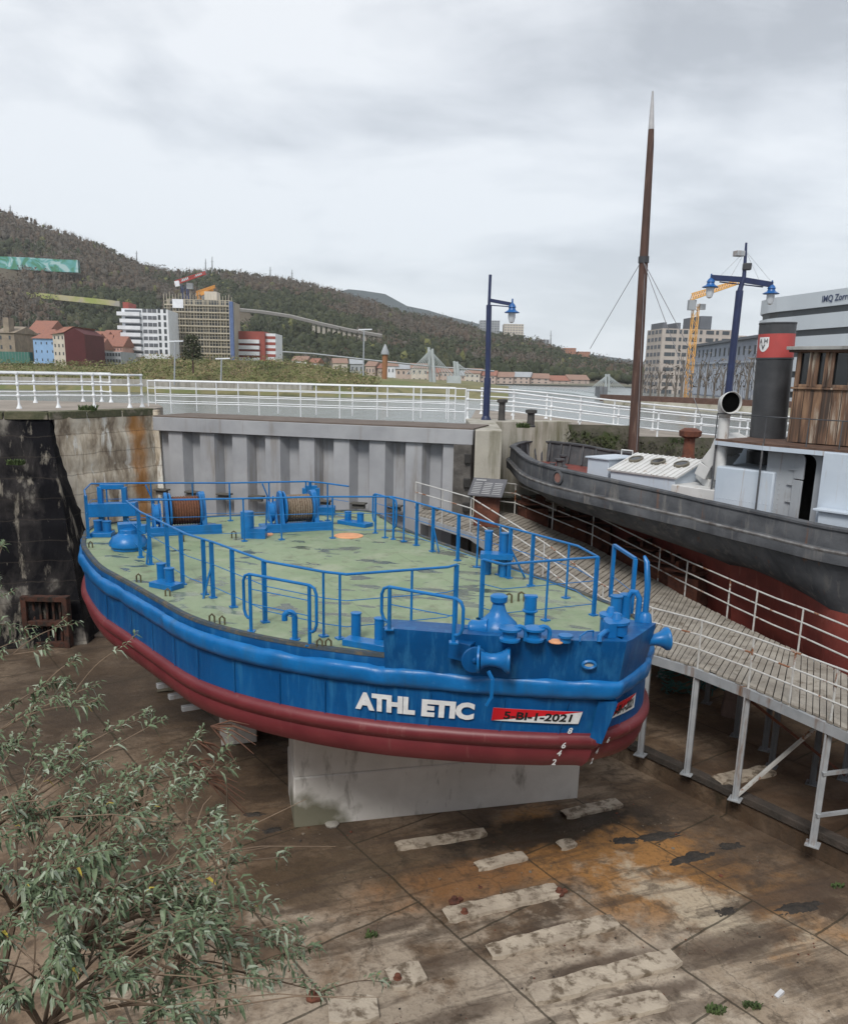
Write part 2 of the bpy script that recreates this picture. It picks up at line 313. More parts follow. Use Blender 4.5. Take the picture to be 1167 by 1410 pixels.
# far ground, river
ground=mat('far_ground',(.10,.105,.06),(.16,.14,.10),.02,rough=.95)
watm=mat('river_water',(.16,.175,.165),(.13,.145,.135),.05,rough=.22,bump=.0)
wn=watm.node_tree;g_=nd(wn,'ShaderNodeNewGeometry');mpw=nd(wn,'ShaderNodeMapping',inp={'Scale':(.6,.25,1)});wn.links.new(g_.outputs['Position'],mpw.inputs[0])
nw=nd(wn,'ShaderNodeTexNoise',inp={'Scale':1.2,'Detail':5});wn.links.new(mpw.outputs[0],nw.inputs['Vector'])
bw=nd(wn,'ShaderNodeBump',inp={'Strength':.6,'Distance':.25});wn.links.new(nw.outputs[0],bw.inputs['Height']);wn.links.new(bw.outputs[0],wn.nodes['Principled BSDF'].inputs['Normal'])
mb=MB();mb.add([(-400,30,-3),(600,30,-3),(600,420,-3),(-400,420,-3)],[(0,1,2,3)])
struct('river_water',mb,watm,smooth=0)
mb=MB();mb.add([(-3500,-300,-9),(3500,-300,-9),(3500,4500,-9),(-3500,4500,-9)],[(0,1,2,3)])
struct('terrain',mb,ground,smooth=0)
#%%QUAY
# quays (real blocks) ---------------------------------------------------
A0=P(-60,568,0);A1=P(68,568,0);A2=P(208,563,0)         # dark wall top edge, oblique wall
G0=P(212,572,-.2);G1=P(652,590,-.2)                    # gate front top edge
mb=MB()
mb.prism([(-60,A0.y-1.2),(A0.x-6,A0.y-1.2),(A1.x,A1.y),(A2.x,A2.y),(A2.x-.1,A2.y+1.6),(A2.x-1.2,33.2),(-60,34.5)],-9,0)
struct('quay_left',mb,[paving])
# dark battered wall face
def plates(mb,a,b,za,zb,batt,n=14,k=12,amp=.06,cour=.62):
    """rough coursed wall face from a to b (top), bottom pushed out by batt"""
    a=Ve(a);b=Ve(b);d=(b-a);n=max(2,int(d.length/.18));k=int((za-zb)/.18);vs=[]
    for j in range(k+1):
        t=j/k;z=za+(zb-za)*t
        for i in range(n+1):
            p=a.lerp(b,i/n)+Ve(batt)*t;p.z=z
            q=noise.noise(Ve((p.x*1.1,p.y*1.1,z*1.6)))*amp+noise.noise(Ve((p.x*4,p.y*4,z*5)))*amp*.5
            cz=(z/cour)%1;q-= .05 if cz<.12 else 0
            nr=Ve((d.y,-d.x,0)).normalized()
            vs.append(p+nr*q)
    mb.add(vs,[(j*(n+1)+i,j*(n+1)+i+1,(j+1)*(n+1)+i+1,(j+1)*(n+1)+i) for j in range(k) for i in range(n)])
bt=Ve((1.1,-1.0,0))
mb=MB();plates(mb,A0+Ve((-6,-1.5,0)),A1+Ve((0,-.12,0)),-.02,-7.05,bt,amp=.09)
B1=A1+Ve((0,-.12,0));e=B1+Ve((.25,1.2,0))
n_=len(mb.v)
for t in range(13):
    z=-.02-7.03*t/12;o=bt*(t/12)
    mb.v+= [Ve((B1.x+o.x,B1.y+o.y,z)),Ve((B1.x+o.x+.0,B1.y+1.6,z))]
for t in range(12): mb.f.append((n_+2*t,n_+2*t+1,n_+2*t+3,n_+2*t+2));mb.mi.append(0)
tag(mb.build('dock_wall',walld,smooth=60),'blackened battered masonry dock wall at the left, stained and streaked','wall')
mb=MB();plates(mb,A1+Ve((.12,0,0)),A2+Ve((.1,-.05,0)),-.02,-7.05,Ve((.25,-.05,0)),amp=.05)
mb.beam(A2+Ve((.12,0,-.03)),A2+Ve((.3,0,-7)),.3,.3)
wl=mb.build('dock_wall',wallst,smooth=60);tag(wl,'pale streaky masonry wall with an orange rust run beside the gate','wall')
nt=wallst.node_tree;g_=nd(nt,'ShaderNodeNewGeometry')
sx=nd(nt,'ShaderNodeSeparateXYZ');nt.links.new(g_.outputs['Position'],sx.inputs[0])
nz=nd(nt,'ShaderNodeTexNoise',inp={'Scale':2.2,'Detail':5});nt.links.new(g_.outputs['Position'],nz.inputs['Vector'])
dd=mth(nt,'ABSOLUTE',mth(nt,'SUBTRACT',mth(nt,'ADD',sx.outputs[1],mth(nt,'MULTIPLY',nz.outputs[0],.7)),A2.y-.45))
overlay(wallst,mth(nt,'MULTIPLY',ramp(nt,dd,[(.12,1.),(.42,0.)]),.8),(.42,.19,.05))
# masonry courses on both walls
for M_ in (wallst,walld):
    nt=M_.node_tree;g_=nd(nt,'ShaderNodeNewGeometry');s_=nd(nt,'ShaderNodeSeparateXYZ');nt.links.new(g_.outputs['Position'],s_.inputs[0])
    n_z=nd(nt,'ShaderNodeTexNoise',inp={'Scale':1.6,'Detail':5});nt.links.new(g_.outputs['Position'],n_z.inputs['Vector'])
    f_=mth(nt,'FRACT',mth(nt,'DIVIDE',mth(nt,'ADD',s_.outputs[2],mth(nt,'MULTIPLY',n_z.outputs[0],.18)),.62))
    overlay(M_,mth(nt,'MULTIPLY',ramp(nt,f_,[(.0,1.),(.06,0.)]),.6),(.06,.05,.04))
# coping stones with moss
mb=MB();pts=[A0+Ve((-6,-1.55,0)),A1+Ve((.05,-.15,0)),A2+Ve((.12,-.05,0))]
for i in range(2):
    a,b=pts[i],pts[i+1];nn=max(1,int((b-a).length/1.1))
    for k in range(nn):
        p,q=a.lerp(b,k/nn),a.lerp(b,(k+.97)/nn);dv=Ve((-(b-a).y,(b-a).x,0)).normalized()*.25
        mb.beam(p+dv+Ve((0,0,-.09)),q+dv+Ve((0,0,-.09)),.56,.24)
tag(mb.build('coping',mat('mossy_coping',(.13,.12,.075),(.07,.075,.04),2.5,rough=1,bump=.03,c3=(.22,.19,.15)),bevel=.02),'mossy stone coping along the top of the left dock wall','coping')
# rusty sluice frame in the dark wall
s0=V(66,868,23.75);mb=MB()
cx_=Ve((s0.x,s0.y,0))
for dx in(-.62,.62): mb.box(cx_+Ve((dx,0,FZ+.8)),(.16,.3,1.6))
for z in(.08,.75,1.52): mb.box(cx_+Ve((0,0,FZ+z)),(1.2,.26,.15))
for i in range(5): mb.box(cx_+Ve((-.4+.2*i,.06,FZ+.8)),(.07,.08,1.4))
tag(mb.build('sluice_frame',mat('dark_rust',(.05,.022,.015),(.085,.032,.02),4,rough=.9,bump=.03,stain=(.02,.016,.013),smask=(.48,.6),sscale=4,sstretch=(1,1,1)),bevel=.01),'rusty iron sluice frame at the foot of the black wall','sluice')
# right pillar and quay (sloping)
Y1=G1.y
pc=[Ve((G1.x+.05,Y1-.15,0)),Ve((2.3,Y1-.1,0)),Ve((2.5,30.3,0)),Ve((5.5,31.5,0)),Ve((5.5,32,0)),Ve((G1.x+.05,32,0))]
mb=MB();mb.prism([(p.x,p.y) for p in pc],-9,-.24)
tag(mb.build('gate_pillar',mat('pillar_concrete',(.40,.375,.32),(.33,.31,.27),1.,rough=.9,bump=.012,bscale=18,stain=(.15,.14,.09),smask=(.50,.68),sscale=2.2,sstretch=(1,1,.1)),bevel=.03),'pale concrete pillar at the right end of the dock gate with mossy top','pillar')
QP=[(1.6,31.3,-.30),(3.1,31.5,-.34),(8,31.6,-.85),(14,31.8,-1.3),(50,32,-1.6)]
mb=MB()
for i in range(len(QP)-1):
    a=Ve(QP[i]);b=Ve(QP[i+1]);c=Ve((b.x+.8,b.y+10,b.z));d=Ve((a.x+.8,a.y+10,a.z))
    mb.add([a,b,c,d,(a.x,a.y,-9),(b.x,b.y,-9),(c.x,c.y,-9),(d.x,d.y,-9)],[(0,1,2,3),(4,5,1,0),(2,3,7,6),(3,0,4,7),(1,2,6,5)])
struct('quay_right',mb,paving,smooth=0)
mb=MB()
for i in range(len(QP)-2):
    a,b=Ve(QP[i+1]),Ve(QP[i+2]);nn=max(1,int((b-a).length/.25))
    plates(mb,(a.x,a.y-.06,0),(b.x,b.y-.06,0),-.35-i*.4,-7,Ve((0,-.1,0)),amp=.08)
tag(mb.build('dock_wall',mat('mossy_masonry',(.07,.065,.05),(.12,.11,.085),1.6,rough=1,bump=.04,stain=(.045,.06,.02),smask=(.5,.62),sscale=1.6,sstretch=(1,1,1))),'dark mossy masonry wall behind the tug stern','wall')
# quay under the photographer, with retaining wall
mb=MB();mb.prism([(-60,-30),(60,-30),(60,.75),(-60,.75)],-9,0);struct('quay_near',mb,paving)
mb=MB();mb.prism([(18.6,31.6),(23.5,19.),(33,5),(33,.8),(70,.8),(70,31.6)],-9,-1.45);struct('quay_right_side',mb,paving)
mb=MB();mb.prism([(-60,.8),(-15.,.8),(-15.,22.3),(-60,22.3)],-9,-.02);struct('quay_left_side',mb,paving)
# ---------------------------------------------------------------- dock gate
gt=thing('dock_gate',(G0.x,G0.y,-7),'grey corrugated steel dock gate closing the dock between the two walls','gate')
gx=(G1-G0);gx.z=0;GL=gx.length;gx.normalize();gy=Ve((gx.y,-gx.x,0))  # towards camera
def GP(s,o,z): return Ve((G0.x,G0.y,0))+gx*s+gy*o+Ve((0,0,z))
mb=MB();per=GL/9.2;pr=[];s=0
while s<GL:
    for ds,o in((0,-.38),(.30,-.38),(.42,-.02),(.86,-.02),(1.0,-.38)):
        pr.append((min(GL,s+ds*per),o))
    s+=per
vs=[];
for s,o in pr: vs+=[GP(s,o,-.5),GP(s,o,-7)]
mb.add(vs,[(2*i,2*i+1,2*i+3,2*i+2) for i in range(len(pr)-1)])
mb.build('corrugated_panel',steelg,gt,smooth=20)
# dark recessed web plates
mb=MB();mb.box(GP(GL/2,-.55,-3.75),(GL,.06,6.5),math.atan2(gx.y,gx.x));mb.build('back_plate',steeld,gt)
mb=MB();mb.beam(GP(0,-.2,-.47),GP(GL,-.2,-.47),.6,.46);mb.build('top_girder',steelg,gt,bevel=.015)
mb=MB();mb.beam(GP(0,-1.1,-.215),GP(GL,-1.1,-.215),2.3,.04);mb.build('walkway_plate',mat('dark_deck_plate',(.10,.075,.06),(.14,.11,.09),2,rough=.8),gt)
for i in range(9):
    mb=MB();s=per*(i+.15);mb.box(GP(s,.04,-2.75),(.5,.3,.05),math.atan2(gx.y,gx.x));mb.box(GP(s,.04,-2.85),(.42,.14,.14),math.atan2(gx.y,gx.x))
    mb.build('bracket',mat('bracket_dark',(.10,.095,.085),rough=.8),gt,bevel=.01)
mb=MB();mb.box(GP(GL-.28,.05,-3.9),(.55,.36,6.4),math.atan2(gx.y,gx.x));mb.build('side_frame',mat('slimy_dark_steel',(.05,.045,.04),(.11,.10,.09),2.5,rough=.7,bump=.03,bscale=6),gt)
mb=MB();
for i in range(7): mb=MB();mb.box(GP(GL-.1,.26,-1.1-.75*i),(.2,.16,.28),.1*i);mb.build('hinge_lug',mat('lug_dark',(.03,.028,.026),rough=.8),gt,bevel=.02)
# ---------------------------------------------------------------- white railings
def post_prof(h,r=.035):
    pr=[(r*2.6,0),(r*2.4,.03),(r*1.5,.09),(r,.16)]
    for k in(.36,.68,.98): pr+=[(r,h*k-.06),(r*1.75,h*k-.03),(r*1.9,h*k),(r*1.75,h*k+.03),(r,h*k+.06 if k<.9 else h*k+.04)]
    return pr
def qrail(name,label,pts,h=1.15,step=1.5,ornate=True,group=None,mt=None,r=.028,rails=(.36,.68,.98),bases=None,pr_=.022):
    pts=[Ve(p) for p in pts];mt=mt or wrail
    t=thing(name,pts[0],label,'railing',group)
    posts=[]
    if bases: posts=[Ve(b) for b in bases]
    else:
        for i in range(len(pts)-1):
            n=max(1,round((pts[i+1]-pts[i]).length/step))
            for k in range(n+(1 if i==len(pts)-2 else 0)): posts.append(pts[i].lerp(pts[i+1],k/n))
    for p in posts:
        mb=MB()
        if ornate: mb.lathe(p,post_prof(h),10)
        else:
            mb.tube([p-Ve((0,0,.02)),p+Ve((0,0,h))],pr_,8)
        mb.build('post',mt,t)
    for k in rails:
        mb=MB();mb.tube([p+Ve((0,0,h*k)) for p in pts],r if k<.9 else r*1.25,8);mb.build('rail',mt,t)
    return t
f1=P(-40,562.5,0);f2=P(80.6,561.4,0);f3=P(196,560.5,0)
qrail('quay_railing','white cast post railing along the front edge of the left quay',[f1,P(26.7,562.5,0),f2,P(130,561.4,0),P(179,561.4,0),f3],step=9)
b1=P(-60,555,0);b2=P(153,554,0)
qrail('quay_railing','white cast post railing along the back edge of the left quay',[b1,P(49,554.5,0),P(114.5,553,0),P(140.5,553,0),b2],step=9)
gr=[P(x,y,-.19) for x,y in((205,566.5),(236,568),(299,569.5),(357,571),(414,573),(467.6,575),(519,576.5),(568.6,578),(616.6,580),(640,581))]
qrail('gate_railing','thin white railing along the dock side edge of the gate walkway',gr,h=1.12,ornate=False,step=9,rails=(.30,.53,.76,1.),r=.018)
gr2=[g+Ve((-.3,1.75,0)) for g in gr]
qrail('gate_railing','thin white railing along the river side edge of the gate walkway',[gr2[0]]+[gr2[i].lerp(gr2[i+1],.45) for i in range(1,9)]+[gr2[-1]],h=1.12,ornate=False,step=9,rails=(.30,.53,.76,1.),r=.018)
def qz(x):
    for i in range(len(QP)-1):
        if x<=QP[i+1][0]: 
            t=(x-QP[i][0])/(QP[i+1][0]-QP[i][0]);return QP[i][2]+(QP[i+1][2]-QP[i][2])*t
    return QP[-1][2]
def onq(x,y):
    p=P(x,y,-.6)
    for _ in range(12): p=P(x,y,qz(p.x)*.5+p.z*.5)
    return p
fr=[onq(x,y) for x,y in((648,584),(675,586.5),(720,590),(770,594),(813,599.5),(861,604),(912,608.5),(967,613),(1030,619),(1090,625),(1180,634))]
fr=[Ve((p.x,max(p.y,31.9+.02*p.x),qz(p.x))) for p in fr]
qrail('quay_railing','white cast post railing on the right quay behind the tug, dock side',fr,step=9)
bx=[Ve((p.x*1.17+.6,p.y+5.2,p.z)) for p in fr]
qrail('quay_railing','white cast post railing on the right quay, river side',[bx[0]]+[bx[i].lerp(bx[i+1],.5) for i in range(1,10)]+[bx[-1]],step=9)
# quay bollards
bm_=mat('bollard_iron',(.03,.03,.032),(.06,.055,.05),5,rough=.7)
for i,(x,y,h,l) in enumerate(((690,581,.85,'dark iron bollard on the right quay just right of the blue lamp post'),(730,588,.6,'short dark bollard with wide cap at the dock edge above the tug stern'),(872,560,.9,None),(947,628,.75,'rusty brown mooring bollard between the wooden mast and the ventilator'))):
    if l is None: continue
    p=P(x,y,-.3 if i<2 else -1.15) ;mb=MB();mb.lathe(p,[(.16,0),(.16,.05),(.13,.08),(.12,h-.15),(.2,h-.12),(.2,h-.02),(.12,h)] if i!=3 else [(.28,-.2),(.2,.05),(.18,.6),(.36,.68),(.38,.85),(.2,.95)],16)
    tag(mb.build('quay_bollard',bm_ if i<2 else rust),l,'bollard')
#%%BARGE
DZ=-2.55
bg_=thing('barge',(-2.2,16.4,-4.25),'blue and dark red flat decked barge with green deck propped up in the dry dock','barge')
KB=[(-8.35,19.75),(-7.95,18.5),(-7.48,17.5),(-6.62,16.07),(-5.75,15.0),(-5.12,14.25),(-4.5,13.5),(-3.95,12.85),(-3.40,12.35),(-2.67,11.87),(-1.95,11.52),(-1.28,11.27),(-.55,11.07),(.21,10.93),(1.22,10.78),(2.1,10.69),(2.72,10.68),(3.05,11.15),(3.36,11.65),(3.58,12.25),(3.66,12.95),(3.55,13.7),(3.24,14.4),(2.4,15.9),(.95,18.3),(-.1,20.1),(-.75,21.4),(-1.2,22.7),(-1.5,23.4),(-2.3,23.6),(-4.2,22.8),(-6.0,22.0),(-7.6,21.2),(-8.3,20.5)]
nK=len(KB);IC=16
def planpt(u,z):
    """point on hull plan at parameter u and height z"""
    i=int(math.floor(u))%nK;t=u-math.floor(u)
    if i in(IC,IC-1): p=Ve(KB[i]+(0,)).lerp(Ve(KB[(i+1)%nK]+(0,)),t)
    else:
        q=[Ve(KB[(i+k-1)%nK]+(0,)) for k in range(4)]
        if i==IC-2: q[3]=q[2]*2-q[1]
        if i==IC+1: q[0]=q[1]*2-q[2]
        p=.5*((2*q[1])+(q[2]-q[0])*t+(2*q[0]-5*q[1]+4*q[2]-q[3])*t*t+(3*q[1]-q[0]-3*q[2]+q[3])*t**3)
    k=max(0,min(1,(-2.75-z)/1.4))
    wc=math.exp(-((u-IC)/2.2)**2) if u<IC else math.exp(-((u-IC)/1.1)**2)*.9
    p=p+Ve((-.36*k*wc,.2*k*wc,0))
    p.z=z;return p
def nrm(u,z):
    if abs(u-IC)<.02: return Ve((.35,-.93,0)).normalized()
    a=planpt(u-.03,z);b=planpt(u+.03,z);t=b-a;return Ve((t.y,-t.x,0)).normalized()
US=[]
for i in range(nK):
    k=10 if 3<=i<=20 else 5
    US+=[i+j/k for j in range(k)]
def loft(prof,dent=0.,us=None,closed=True,dz=0):
    us=us or US;vs=[];m_=len(prof)
    for u in us:
        for o,z in prof:
            q=nrm(u,z);p=planpt(u,z)
            if dent:
                d_=noise.noise(Ve((p.x*1.7,p.y*1.7,z*2)))*dent+noise.noise(Ve((p.x*5,p.y*5,z*3)))*dent*.45
                p=p+q*d_+Ve((0,0,d_*.4))
            vs.append(p+q*o)
    n=len(us);fs=[]
    for i in range(n if closed else n-1):
        a=i*m_;b=((i+1)%n)*m_
        for j in range(m_-1): fs.append((a+j,a+j+1,b+j+1,b+j))
    return vs,fs
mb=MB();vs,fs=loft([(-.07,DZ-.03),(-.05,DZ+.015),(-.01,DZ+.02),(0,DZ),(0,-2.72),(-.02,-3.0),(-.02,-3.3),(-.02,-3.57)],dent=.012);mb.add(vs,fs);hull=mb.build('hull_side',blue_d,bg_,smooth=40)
mb=MB();vs,fs=loft([(-.02,-3.555),(.035,-3.57),(.075,-3.62),(.085,-3.68),(.06,-3.74),(.01,-3.79),(-.01,-3.82),(.0,-3.86),(.0,-3.95),(-.04,-4.06),(-.10,-4.14)],dent=.006);mb.add(vs,fs)
n_=len(US);bt_=[vs[i*11+10] for i in range(n_)];c_=Ve((-2.4,16.6,-4.25));r1=[p.lerp(c_,.06)+Ve((0,0,-.07)) for p in bt_];r1=[Ve((p.x,p.y,-4.2)) for p in r1];mb.add(bt_+r1+[c_],[(i,(i+1)%n_,n_+(i+1)%n_,n_+i) for i in range(n_)]+[(n_+i,n_+(i+1)%n_,2*n_) for i in range(n_)]);mb.build('lower_hull',red_d,bg_,smooth=40)
mb=MB();vs,fs=loft([(-.10,DZ+.012),(-.085,DZ+.028),(-.0,DZ+.03),(.012,DZ-.02)],dent=.012);mb.add(vs,fs);mb.build('deck_rim',mat('rusty_deck_edge',(.03,.06,.10),(.05,.055,.05),4,rough=.8,bump=.01,stain=(.10,.085,.06),smask=(.5,.6),sscale=5,sstretch=(1,1,1)),bg_,smooth=40)
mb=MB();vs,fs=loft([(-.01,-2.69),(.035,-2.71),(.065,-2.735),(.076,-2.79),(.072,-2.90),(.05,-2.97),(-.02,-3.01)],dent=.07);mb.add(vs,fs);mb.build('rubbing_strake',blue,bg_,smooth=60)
# deck
mb=MB();ring=[planpt(u,DZ)-nrm(u,DZ)*.06 for u in US]
cen=Ve((-2.4,16.6,DZ));rings=[]
for k in range(9):
    t=1-k/8.; rings.append([cen.lerp(p,t)+Ve((0,0,.0)) for p in ring])
vs=[p for r in rings[:-1] for p in r]+[cen];n_=len(ring)
fs=[(k*n_+i,k*n_+(i+1)%n_,(k+1)*n_+(i+1)%n_,(k+1)*n_+i) for k in range(7) for i in range(n_)]+[(7*n_+i,7*n_+(i+1)%n_,8*n_) for i in range(n_)]
mb.add(vs,fs);mb.build('deck',deckg,bg_,smooth=0)
nt=deckg.node_tree;g_=nd(nt,'ShaderNodeNewGeometry')
mp_=nd(nt,'ShaderNodeMapping',vector_type='TEXTURE',inp={'Rotation':(0,0,-.2),'Scale':(1.35,.75,1)});nt.links.new(g_.outputs['Position'],mp_.inputs[0])
v_=nd(nt,'ShaderNodeTexNoise',inp={'Scale':1.7,'Detail':3,'Roughness':.5,'Distortion':.3});nt.links.new(mp_.outputs[0],v_.inputs['Vector'])
pud=ramp(nt,v_.outputs[0],[(.585,0.),(.615,1.)]);overlay(deckg,mth(nt,'MULTIPLY',pud,.85),(.035,.045,.035))
mp2_=nd(nt,'ShaderNodeMapping',vector_type='TEXTURE',inp={'Rotation':(0,0,.42),'Scale':(3.,1.0,1)});nt.links.new(g_.outputs['Position'],mp2_.inputs[0])
br=nd(nt,'ShaderNodeTexBrick',inp={'Scale':1.,'Mortar Size':.006,'Brick Width':1.5,'Row Height':1.1,'Color1':(0,0,0,1),'Color2':(0,0,0,1),'Mortar':(1,1,1,1)});nt.links.new(mp2_.outputs[0],br.inputs[0])
overlay(deckg,mth(nt,'MULTIPLY',br.outputs['Fac'],.45),(.12,.15,.09))
v3=nd(nt,'ShaderNodeTexNoise',inp={'Scale':.45,'Detail':7,'Roughness':.65});nt.links.new(g_.outputs['Position'],v3.inputs['Vector'])
overlay(deckg,mth(nt,'MULTIPLY',ramp(nt,v3.outputs[0],[(.48,0.),(.62,1.)]),.5),(.29,.34,.22))
v4=nd(nt,'ShaderNodeTexNoise',inp={'Scale':3.2,'Detail':9,'Roughness':.75});nt.links.new(g_.outputs['Position'],v4.inputs['Vector'])
overlay(deckg,mth(nt,'MULTIPLY',ramp(nt,v4.outputs[0],[(.53,0.),(.65,1.)]),.6),(.13,.13,.085))
rb=nd(nt,'ShaderNodeMath',operation='SUBTRACT',inp={0:.6});nt.links.new(mth(nt,'MULTIPLY',pud,.42),rb.inputs[1]);nt.links.new(rb.outputs[0],nt.nodes['Principled BSDF'].inputs['Roughness'])
# bow bulwark
def uX(X):   # near side parameter from world X
    lo,hi=6.,float(IC)
    for _ in range(30):
        m_=(lo+hi)/2
        if planpt(m_,-2.75).x<X: lo=m_
        else: hi=m_
    return lo
ua=uX(-.52);ub=IC+1.75
us=[ua+(IC-ua)*i/26 for i in range(27)]+[IC+(ub-IC)*(i+1)/14 for i in range(14)]
mb=MB();vs,fs=loft([(.03,-2.72),(.09,-2.4),(.14,-2.12),(.14,-2.08),(.02,-2.08),(-.36,-2.10),(-.36,-2.14),(.06,-2.16),(.0,-2.5)],us=us,closed=False,dent=.012)
mb.add(vs,fs);
for k in (0,len(us)-1): mb.add(vs[k*9:k*9+9],[tuple(range(9))])
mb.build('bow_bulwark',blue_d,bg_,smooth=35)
mb=MB();vs,fs=loft([(-.345,-2.12),(-.35,DZ)],us=us,closed=False);mb.add(vs,fs);mb.build('bow_platform',blue,bg_)
# bow fin below the strake at the stem corner
mb=MB();c=planpt(IC,-3.0);c2=planpt(IC,-3.66)
nA=nrm(IC-.5,-3);q=Ve((.55,-.83,0)).normalized()
mb.add([c+q*.13,planpt(IC-.28,-3.0)+nA*.03,planpt(IC+.16,-3.0)+nrm(IC+.5,-3)*.03,c2+q*.12,planpt(IC-.13,-3.66)+nA*.05,planpt(IC+.07,-3.66)+nrm(IC+.5,-3)*.05],[(0,1,4,3),(2,0,3,5),(3,4,5),(0,2,1)])
mb.build('stem_fin',blue_d,bg_,smooth=0)
for u_ in [3.3+1.07*k for k in range(12)]+[IC+.9]:
    mb=MB();w_=.012;pt=[]
    for z in(-3.04,-3.3,-3.56):
        for s_ in(-1,1): pt.append(planpt(u_+s_*w_,z)+nrm(u_,z)*.0)
        pt.append(planpt(u_,z)+nrm(u_,z)*.008)
    mb.add(pt,[(0,2,5,3),(2,1,4,5),(3,5,8,6),(5,4,7,8)]);mb.build('weld_seam',blue_d,bg_)
# lettering mapped on hull
def hullmap(verts,faces,x0,x1,z0f,z1f,off,name,m_,parent,byu=False,shear=0):
    mb=MB();vs=[]
    for a,b in verts:
        z=(z0f+(z1f-z0f)*b)
        if byu: u=x0+(x1-x0)*a
        else: u=uX(x0+(x1-x0)*a)
        zz_=z+shear*a
        vs.append(planpt(u,zz_)+nrm(u,zz_)*off)
    mb.add(vs,faces);return mb.build(name,m_,parent,smooth=0)
def px2x(x,y,z): return P(x,y,z).x
nm=hullmap(*text('ATHL',1,.062),px2x(490,963,-3.27),px2x(573,973,-3.27),-3.40,-3.13,.02,'name_lettering',white_t,bg_);nm['label']='bold white letters ATHL'
nm=hullmap(*text('ETIC',1,.062),px2x(582,973,-3.27),px2x(657,980,-3.27),-3.41,-3.14,.02,'name_lettering',white_t,bg_);nm['label']='bold white letters ETIC'
def grid2(n,mmm): return [(i/n,j/mmm) for j in range(mmm+1) for i in range(n+1)],[(j*(n+1)+i,j*(n+1)+i+1,(j+1)*(n+1)+i+1,(j+1)*(n+1)+i) for j in range(mmm) for i in range(n)]
xa,xb=px2x(683,985,-3.3),px2x(804,988,-3.3)+.07
def plate(x0,x1,z0,z1,byu,txt):
    v,f=grid2(14,1);pl=hullmap(v,f,x0,x1,z0,z1,.012,'registration_plate',white_t,bg_,byu)
    tri=[(i/14,1) for i in range(15)]+[(i/14,.0+i/14*1.0) for i in range(14,-1,-1)]
    v=[];f=[]
    for i in range(15): v+=[(i/14,1.),(i/14,i/14*.98)]
    f=[(2*i+1,2*i+3,2*i+2,2*i) for i in range(14)]
    hullmap(v,f,x0,x1,z0,z1,.016,'red_triangle',redp,pl,byu)
    v,f=txt
    hullmap([(.13+.77*a,.17+.62*b) for a,b in v],f,x0,x1,z0,z1,.021,'digits',black_t,pl,byu)
    return pl
plate(xa,xb,-3.39,-3.19,False,text('5-BI-1-2021',1,.03))
v,f=text('5-BI-1-2021',1,.03)
plate(IC+.3,IC+1.45,-3.38,-3.14,True,(v,f))
for ch,px,py in(('8',800,1003),('6',795,1023),('4',794,1037),('2',790,1050)):
    zt={'8':-3.5,'6':-3.7,'4':-3.87,'2':-4.02}[ch];X=P(px,py,zt).x
    hullmap(*text(ch,1,.03),X-.035,X+.035,zt-.05,zt+.05,.10 if ch=='6' else .02,'draft_mark',white_t,bg_)
for ch,u,zt in(('8',IC+.2,-3.47),('6',IC+.3,-3.68),('4',IC+.2,-3.88),('2',IC+.12,-4.03)):
    hullmap(*text(ch,1,.03),u-.0,u+.12,zt-.05,zt+.05,.10 if ch=='6' else .02,'draft_mark',white_t,bg_,True)
# oval hawse hole
def oval(X,z,rx,rz_,off,r,m_,name,n=20):
    mb=MB();pts=[]
    for i in range(n):
        a=2*math.pi*i/n;u=uX(X+rx*math.cos(a));zq=z+rz_*math.sin(a);pts.append(planpt(u,zq)+nrm(u,zq)*off)
    mb.tube(pts,r,6,closed=True);o=mb.build(name,m_,bg_)
    mb=MB();mb.add(pts,[tuple(range(n))]);mb.build('hawse_hole',mat('hawse_pale',(.42,.42,.36)),o,smooth=0)
oval(P(811,915,-2.42).x,-2.43,.085,.05,.12,.025,blue,'hawse_ring')
# --- deck fittings
def D(x,y,z=DZ): return P(x,y,z)
def dface(name='x'): pass
def bollard_pair(base,p1,p2,h,r=.085,w=.3,m_=blue):
    base=[Ve(b) for b in base];d=(base[1]-base[0]);L_=d.length;ang=math.atan2(d.y,d.x);c=(base[0]+base[1])/2
    mb=MB();mb.box(c+Ve((0,0,.05)),(L_,w,.10),ang);o=mb.build('bollard_base',m_,bg_,bevel=.008)
    for p in(p1,p2):
        mb=MB();mb.lathe(p,[(r,0),(r,h-.02),(r*1.12,h-.018),(r*1.12,h),(r*.9,h+.004)],16);mb.build('bollard_post',m_,o)
bollard_pair((D(214,806),D(245,812)),D(223,801),D(234,808),.36,.085,.32)
bollard_pair((D(476,886),D(535,896)),D(490,880),D(522,888),.42,.075,.24)
bollard_pair((D(838,868),D(853,848)),D(846,856),D(856,850)+Ve((0,-.15,0)),.45,.095,.3)
bollard_pair((D(470,720),D(508,726)),D(479,721),D(496,723),.33,.09,.35)
bollard_pair((D(127,738),D(156,738)),D(136,736),D(148,737),.35,.1,.4)
bollard_pair((D(668,785),D(700,788)),D(671,790),D(686,793),.45,.09,.3) if False else None
